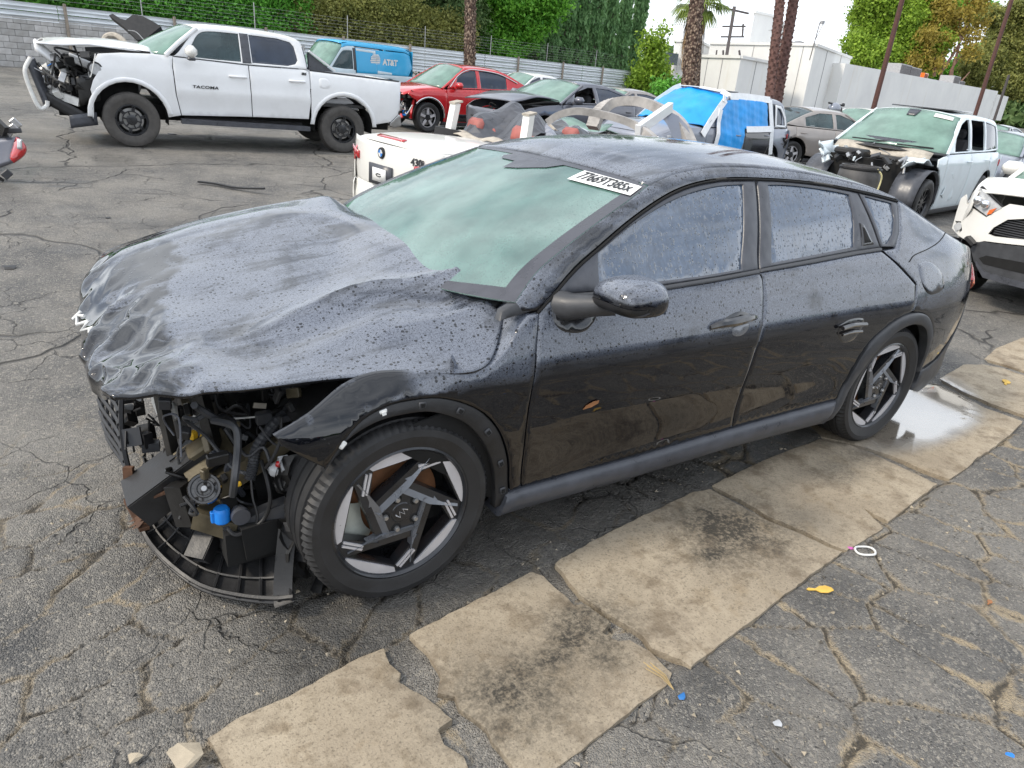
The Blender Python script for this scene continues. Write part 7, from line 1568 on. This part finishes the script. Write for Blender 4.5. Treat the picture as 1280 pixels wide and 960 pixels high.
sheet('shattered_glass', bm_, 'ws_clean', lambda a, b: Vector((1.35-.5*a, -.60+.9*b, 1.0+.30*a+.03*math.sin(b*8))), 6, 8, .006)
debris(bm_, (1.3, 0, 1.12), (.9, .5, .10), 26, ['grime_black', 'rough_black', 'frame_dark', 'cream_trim'], 66, big=.16)
m = MB(); m.beam((2.84, -.70, 1.10), (2.45, -.20, 1.05), .05, .10); m.build('black_seal', M['rough_black'], bm_)
sheet('rear_deck', bm_, 'cream_trim', lambda a, b: Vector((2.72-.10*a, -.6+1.2*b, 1.07+.04*a+.025*math.sin(b*13))), 4, 14, .01)
def arch_bar(name, pts, w, h, mat, label=None):
    m = MB(); P = cr(pts, 6)
    for i in range(len(P)-1): m.beam(P[i], P[i+1]+(P[i+1]-P[i])*.08, w, h)
    return m.build(name, M[mat], bm_, label, 0)
M['frame_grey'] = plain('scuffed_grey_frame', (.36, .34, .32), .6, var=.45, vs=5)
_bi = (Matrix.Translation(bm_.location) @ bm_.rotation_euler.to_matrix().to_4x4()).inverted()
def bl_(px, py, d): return _bi @ at(px, py, d)
arch_bar('screen_frame', [bl_(684, 153, 7.3), bl_(700, 143, 7.25), bl_(725, 139, 7.2), bl_(765, 146, 7.15), bl_(800, 160, 7.1), bl_(832, 190, 7.0)], .10, .07, 'frame_grey', 'bent right screen pillar')
arch_bar('screen_frame', [bl_(741, 160, 8.0), bl_(749, 140, 8.0), bl_(768, 128, 8.), bl_(800, 127, 7.9), bl_(830, 139, 7.8), bl_(850, 156, 7.7), bl_(866, 190, 7.6)], .14, .10, 'frame_grey', 'collapsed roof bow')
m = MB(); SP = [(824, 142), (836, 139), (848, 145), (858, 156), (865, 172), (868, 192), (846, 194), (842, 172), (834, 156)]; F0 = [bl_(x, y, 7.62) for x, y in SP]; F1 = [bl_(x+1, y, 7.85) for x, y in SP]; n = len(SP)
m.add(F0+F1, [tuple(range(n)), tuple(range(2*n-1, n-1, -1))]+[(i, (i+1) % n, n+(i+1) % n, n+i) for i in range(n)]); m.build('side_shell', M['silver_paint'], bm_, None, 30)
m = MB(); m.beam(bl_(797, 163, 7.05), bl_(838, 134, 7.6), .06, .10); m.build('white_strut', M['white_paint'], bm_)
top_patch('windscreen', [bp(.30, .95), bp(.70, 1.08)], [(.10, 1.0), (.75, 1.25)], 'ws_clean', bm_, 6, 8, 2.2, thick=.006); top_patch('hood', [bp(-.7, .74), bp(-.3, .84), bp(.35, .94)], [(-.85, .76), (-.3, .92), (.10, 1.0)], 'cream_white', bm_, 8, 10)
# ------------------------------------------------------------------ farther and partly hidden cars
_hb = at(172, 78, 17.5); hc_ = thing('hooded_car', 'dark car with its black hood propped open behind the pickup cab', 'car', (_hb.x, _hb.y, zg(_hb.x, _hb.y))); L = hc_.location
m = MB(); HP = [(136, 19), (141, 17), (150, 23), (157, 25), (166, 18), (178, 20), (190, 26), (201, 33), (181, 49), (172, 50), (160, 38), (148, 28)]
F0 = [at(x, y, 17.2+.004*(x-136))-L for x, y in HP]; F1 = [p+Vector((.10, .35, -.10)) for p in F0]; n = len(HP)
m.add(F0+F1, [tuple(range(n)), tuple(range(2*n-1, n-1, -1))]+[(i, (i+1) % n, n+(i+1) % n, n+i) for i in range(n)]); m.build('hood', M['rough_black'], hc_, 'raised black hood', 0)
m = MB(); m.tube(cr([at(128, 56, 17.3)-L, at(133, 46, 17.3)-L, at(143, 44, 17.3)-L, at(153, 50, 17.3)-L, at(160, 60, 17.3)-L], 6), .07, 8); m.build('pale_arch', M['cream_trim'], hc_)
m = MB(); m.tube(cr([at(160, 38, 17.2)-L, at(170, 40, 17.2)-L, at(180, 50, 17.2)-L], 5), .012, 6); m.build('hood_stay', M['steel'], hc_)
m = MB(); m.box((.9, .9, .62), (3.6, 1.6, .75), bev=.2); m.build('body', M['gloss_black'], hc_); m = MB(); m.box((1.6, .9, 1.12), (1.9, 1.35, .45), bev=.2); m.build('cabin', M['tint_glass'], hc_)
for x, y in ((-.3, .15), (2.1, .15), (-.3, 1.65), (2.1, 1.65)): wheel(hc_, (x, y, .33), .33, .2, .22, 'multi', -1, seg=20)
for lab, x, y, deg, pnt, kw in (
    ('white hatchback roof just showing behind the red SUV', 12.6, 19.4, 8, 'white_paint', dict(rz=1.50)),
    ('pale taupe car roof showing behind the slate grey sedan', 12.3, 14.2, 8, 'taupe_paint', dict(rz=1.40)),
    ('white car roof showing beyond the taupe sedan', 21.9, 12.4, 6, 'white_paint', dict(rz=1.5)),
    ('dark car far back at the right edge beyond the hoodless white SUV', 25.8, 10., 8, 'gloss_black', dict(rz=1.45)),
    ('silver grey car just behind the hoodless white SUV', 16.4, 5.5, 8, 'silver_paint', dict(rz=1.42))):
    o = place('parked_car', lab, 'car', x, y, deg, 0, 'cars at the back of the yard'); auto_body(o, paint=pnt, res=.16, **kw)
for lab, x, y, deg, pnt in (('unseen black car added behind the viewer for the front door of the wet sedan to mirror', -2.2, -7.6, 4, 'gloss_black'), ('unseen slate car added behind the viewer for the rear door of the wet sedan to mirror', 3.6, -7.3, 3, 'grey_paint'), ('unseen dark car added behind the viewer for the sedan tail to mirror', 9.2, -7.0, 5, 'gloss_black')):
    o = place('parked_car', lab, 'car', x, y, deg, 0, 'unseen cars added behind the viewer as dark reflections'); auto_body(o, paint=pnt, res=.18, rz=1.5)  # unseen cars, added to give the sedan's doors something dark to reflect
sc_ = thing('scooter', 'small blue scooter front with handlebars and mirror above the taupe sedan', 'scooter', at(1043, 136, 19.5)); L = Vector((0, 0, 0))
m = MB(); m.sphere((0, 0, 0), 1., (.22, .16, .16), 10, 8); m.build('fairing', M['silver_paint'], sc_, smooth=60); m = MB(); m.tube([(-.32, 0, .14), (0, .05, .12), (.34, -.05, .10)], .025, 6); m.build('handlebar', M['rough_black'], sc_)
m = MB(); m.box((.36, 0, .12), (.12, .05, .09), bev=.02); m.build('mirror', M['rough_black'], sc_); m = MB(); m.tube([(.30, 0, .05), (.42, .0, -.25), (.42, 0, -1.3)], .03, 6); m.build('fork', M['dark_frame'], sc_); m = MB(); m.sphere((-.1, 0, -.75), 1., (.35, .2, .55), 10, 8); m.build('body', M['silver_paint'], sc_)
# left edge: the corner of another wreck with a red lamp
lw_ = thing('wrecked_corner', 'broken grey car corner with a red and clear lamp at the left edge', 'car', gnd(8, 232)); L = lw_.location
def lp_(px, py, d): return at(px, py, d)-L
dd = (gnd(8, 232)-Vector(CAM)).dot(Vector(_f))
sheet('bumper_panel', lw_, 'grey_paint', lambda a, b: lp_(-60, 180, dd).lerp(lp_(24, 172, dd), a).lerp(lp_(-60, 230, dd+.1).lerp(lp_(16, 205, dd), a), b)+Vector((0, .10*a*a, 0)), 10, 6, .03)
sheet('lamp', lw_, 'red_lamp', lambda a, b: lp_(15+11*math.sin(b*2.9)*a+8*b, 196-24*b+6*a, dd-.02)+Vector((0, -.06*math.sin(a*3.1), 0)), 8, 8, .05); sheet('lamp_lens', lw_, 'clear_lamp', lambda a, b: lp_(22+5*a, 186-12*b, dd-.09), 4, 4, .02)
for k in range(16):
    g_ = random.Random(k+50); p = lp_(g_.uniform(-10, 20), g_.uniform(150, 226), dd+.1); m = MB(); m.box(p, (g_.uniform(.03, .14), .05, g_.uniform(.03, .12)), Matrix.Rotation(g_.uniform(-1, 1), 3, 'Y'), .008); m.build('bracket', M[g_.choice(KIT[:4])], lw_, smooth=0)
m = MB(); m.box(lp_(-90, 195, dd+.6), (1.0, 1.0, .5), bev=.1); m.build('body_shell', M['void'], lw_); m = MB(); m.beam(lp_(-30, 130, dd), lp_(7, 165, dd), .05, .12); m.build('bent_trim', M['grime_black'], lw_)

# ================================================================== small things lying about
rg = MB()
def ring_pt(t): return Vector((.042*math.cos(t), .030*math.sin(t), .006+.002*math.sin(3*t)))
rg.tube([ring_pt(2*math.pi*i/28) for i in range(29)], .0045, 6, cap=False); ro_ = rg.build('plastic_ring', M['white_plastic']); ro_.location = gnd(1081, 690, .004); ro_.rotation_euler = (0, 0, R(-25)); tag(ro_, 'white plastic ring lying by the edge of the concrete gutter', 'ring')
def bit(name, label, px, py, size, mat, cat, seed, flat=.4):
    g = random.Random(seed); bm = bmesh.new()
    for k in range(14): bm.verts.new((g.uniform(-1, 1)*size, g.uniform(-.8, .8)*size, g.uniform(0, 1)*size*flat*2))
    r_ = bmesh.ops.convex_hull(bm, input=bm.verts); bmesh.ops.delete(bm, geom=[v for v in bm.verts if not v.link_faces], context='VERTS')
    me = bpy.data.meshes.new(name); bm.to_mesh(me); bm.free(); o = link(name, me, M[mat]); o.location = gnd(px, py, .0); return tag(o, label, cat)
M['pink_plastic'] = plain('pink_plastic', (.55, .12, .40), .5); M['blue_plastic'] = plain('blue_plastic_scrap', (.02, .16, .45), .4)
bit('plastic_scrap', 'scrap of pink plastic touching the white ring', 1063, 686, .012, 'pink_plastic', 'litter', 1)
bit('plastic_scrap', 'crumpled dark blue plastic scrap below the dry twig', 853, 873, .016, 'blue_plastic', 'litter', 2)
bit('plastic_scrap', 'bright blue scrap near the lower right corner', 1263, 944, .014, 'blue_cap', 'litter', 3, .15)
bit('broken_glass', 'pale glass fragment on the asphalt above the middle slab', 605, 737, .012, 'clear_lamp', 'litter', 4, .15)
bit('broken_glass', 'pale shards lying on the asphalt right of the blue scrap', 972, 905, .016, 'clear_lamp', 'litter', 5, .1)
bit('stone', 'large pale broken lump of concrete at the bottom left', 236, 948, .045, 'concrete_lump', 'stone', 6, .35) if 'concrete_lump' in M else None
M['lump'] = plain('pale_concrete_lump', (.42, .36, .27), .9, bump=.5, bs=40)
bit('stone', 'largest pale broken lump of concrete at the bottom left', 236, 952, .055, 'lump', 'stone', 6, .35)
bit('stone', 'small brown stone left of the largest pale lump', 172, 946, .022, 'lump', 'stone', 7, .4)
bit('stone', 'small pebble between the brown stone and the largest lump', 216, 938, .012, 'lump', 'stone', 8, .4)
LF = [(-.06, .0), (-.05, .010), (-.02, .006), (.0, .020), (.03, .024), (.055, .012), (.06, -.004), (.03, -.020), (.0, -.018), (-.02, -.004), (-.05, -.006)]
leaf_obj('leaf', 'large yellow dead leaf lying beside the concrete gutter', 'leaf_yellow', [(x*.8, y*.8) for x, y in LF], .003, gnd(1025, 737, .008), (R(8), R(-5), R(-38)))
leaf_obj('leaf', 'small orange dead leaf on the far wet slab', 'leaf_yellow', [(x*.9, y*1.2) for x, y in LF], .003, gnd(1258, 478, .014), (R(6), 0, R(20)))
leaf_obj('leaf', 'tiny tan dead leaf on the cracked asphalt at the right edge', 'leaf_brown', [(x*.28, y*.4) for x, y in LF], .002, gnd(1237, 753, .006), (0, 0, R(10)))
tw = MB(); a = gnd(803, 832, .014); b = gnd(842, 862, .014)
for k in range(7): q = Vector((random.uniform(-.025, .025), random.uniform(-.012, .012), random.uniform(0, .012))); tw.tube([a+q+(b-a)*.1*k*.3, a.lerp(b, .6)+q*.6+Vector((0, 0, .010)), b], .0013, 4)
M['straw'] = plain('dry_straw', (.42, .31, .15), .8)
tag(tw.build('twig', M['straw']), 'dry straw coloured twig on the corner of the second slab', 'twig')
a = gnd(248, 227, .03); b = gnd(330, 240, .03); m = MB(); P = cr([a, a.lerp(b, .3)+Vector((0, .06, 0)), a.lerp(b, .6), b+Vector((0, 0, .04))], 6)
for i in range(len(P)-1): m.beam(P[i], P[i+1]+(P[i+1]-P[i])*.05, .05, .02)
tag(m.build('rubber_strip', M['rough_black'], smooth=0), 'long bent black rubber strip on the open asphalt in front of the pickup', 'strip')
bit('plastic_scrap', 'black plastic shard on the asphalt near the left edge', 12, 336, .05, 'rough_black', 'litter', 11, .2)
bit('plastic_scrap', 'small black shard beneath the running board of the pickup', 216, 168, .09, 'rough_black', 'litter', 12, .1)
bit('plastic_scrap', 'small black shard on the asphalt left of the black hood', 135, 273, .03, 'rough_black', 'litter', 13, .2)
# loose chips and gravel scattered over the cracked asphalt and in the joints
n = 5200; g = np.random.default_rng(77); xs = g.uniform(-1.7, 3.6, n); ys = g.uniform(-2.6, .1, n)
svv = strip_v(xs, ys); keep = ((svv < .0) | (svv > 1.0)) & (fbm(xs, ys, 3., 19) > .42); xs, ys = xs[keep], ys[keep]; n = len(xs); s = g.gamma(1.6, .0022, n)+.0012; s = np.minimum(s, .010)
base = np.array([[1, 0, 0], [-.5, .87, 0], [-.5, -.87, 0], [.1, .1, .9]]); th = g.uniform(0, 6.28, n)
c_, s_ = np.cos(th), np.sin(th); Vv = np.zeros((n, 4, 3))
for k in range(4):
    jx, jy, jz = base[k, 0]+g.normal(0, .25, n), base[k, 1]+g.normal(0, .25, n), base[k, 2]
    Vv[:, k, 0] = xs+s*(c_*jx-s_*jy); Vv[:, k, 1] = ys+s*(s_*jx+c_*jy); Vv[:, k, 2] = s*jz*.9+.001
Ff = np.array([[0, 1, 3], [1, 2, 3], [2, 0, 3]])[None]+4*np.arange(n)[:, None, None]
t = NT('mixed_gravel'); r = t.geo('Random Per Island'); M['gravel'] = t.out(t.bsdf(base=t.mix(r, (.06, .058, .055), (.42, .36, .27)), rough=.85))
stuff(link('gravel', np_mesh('gravel', Vv.reshape(-1, 3), Ff.reshape(-1, 3)), M['gravel'])); tag(bpy.data.objects['gravel'], 'loose stone chips scattered over the asphalt around the gutter', 'gravel')
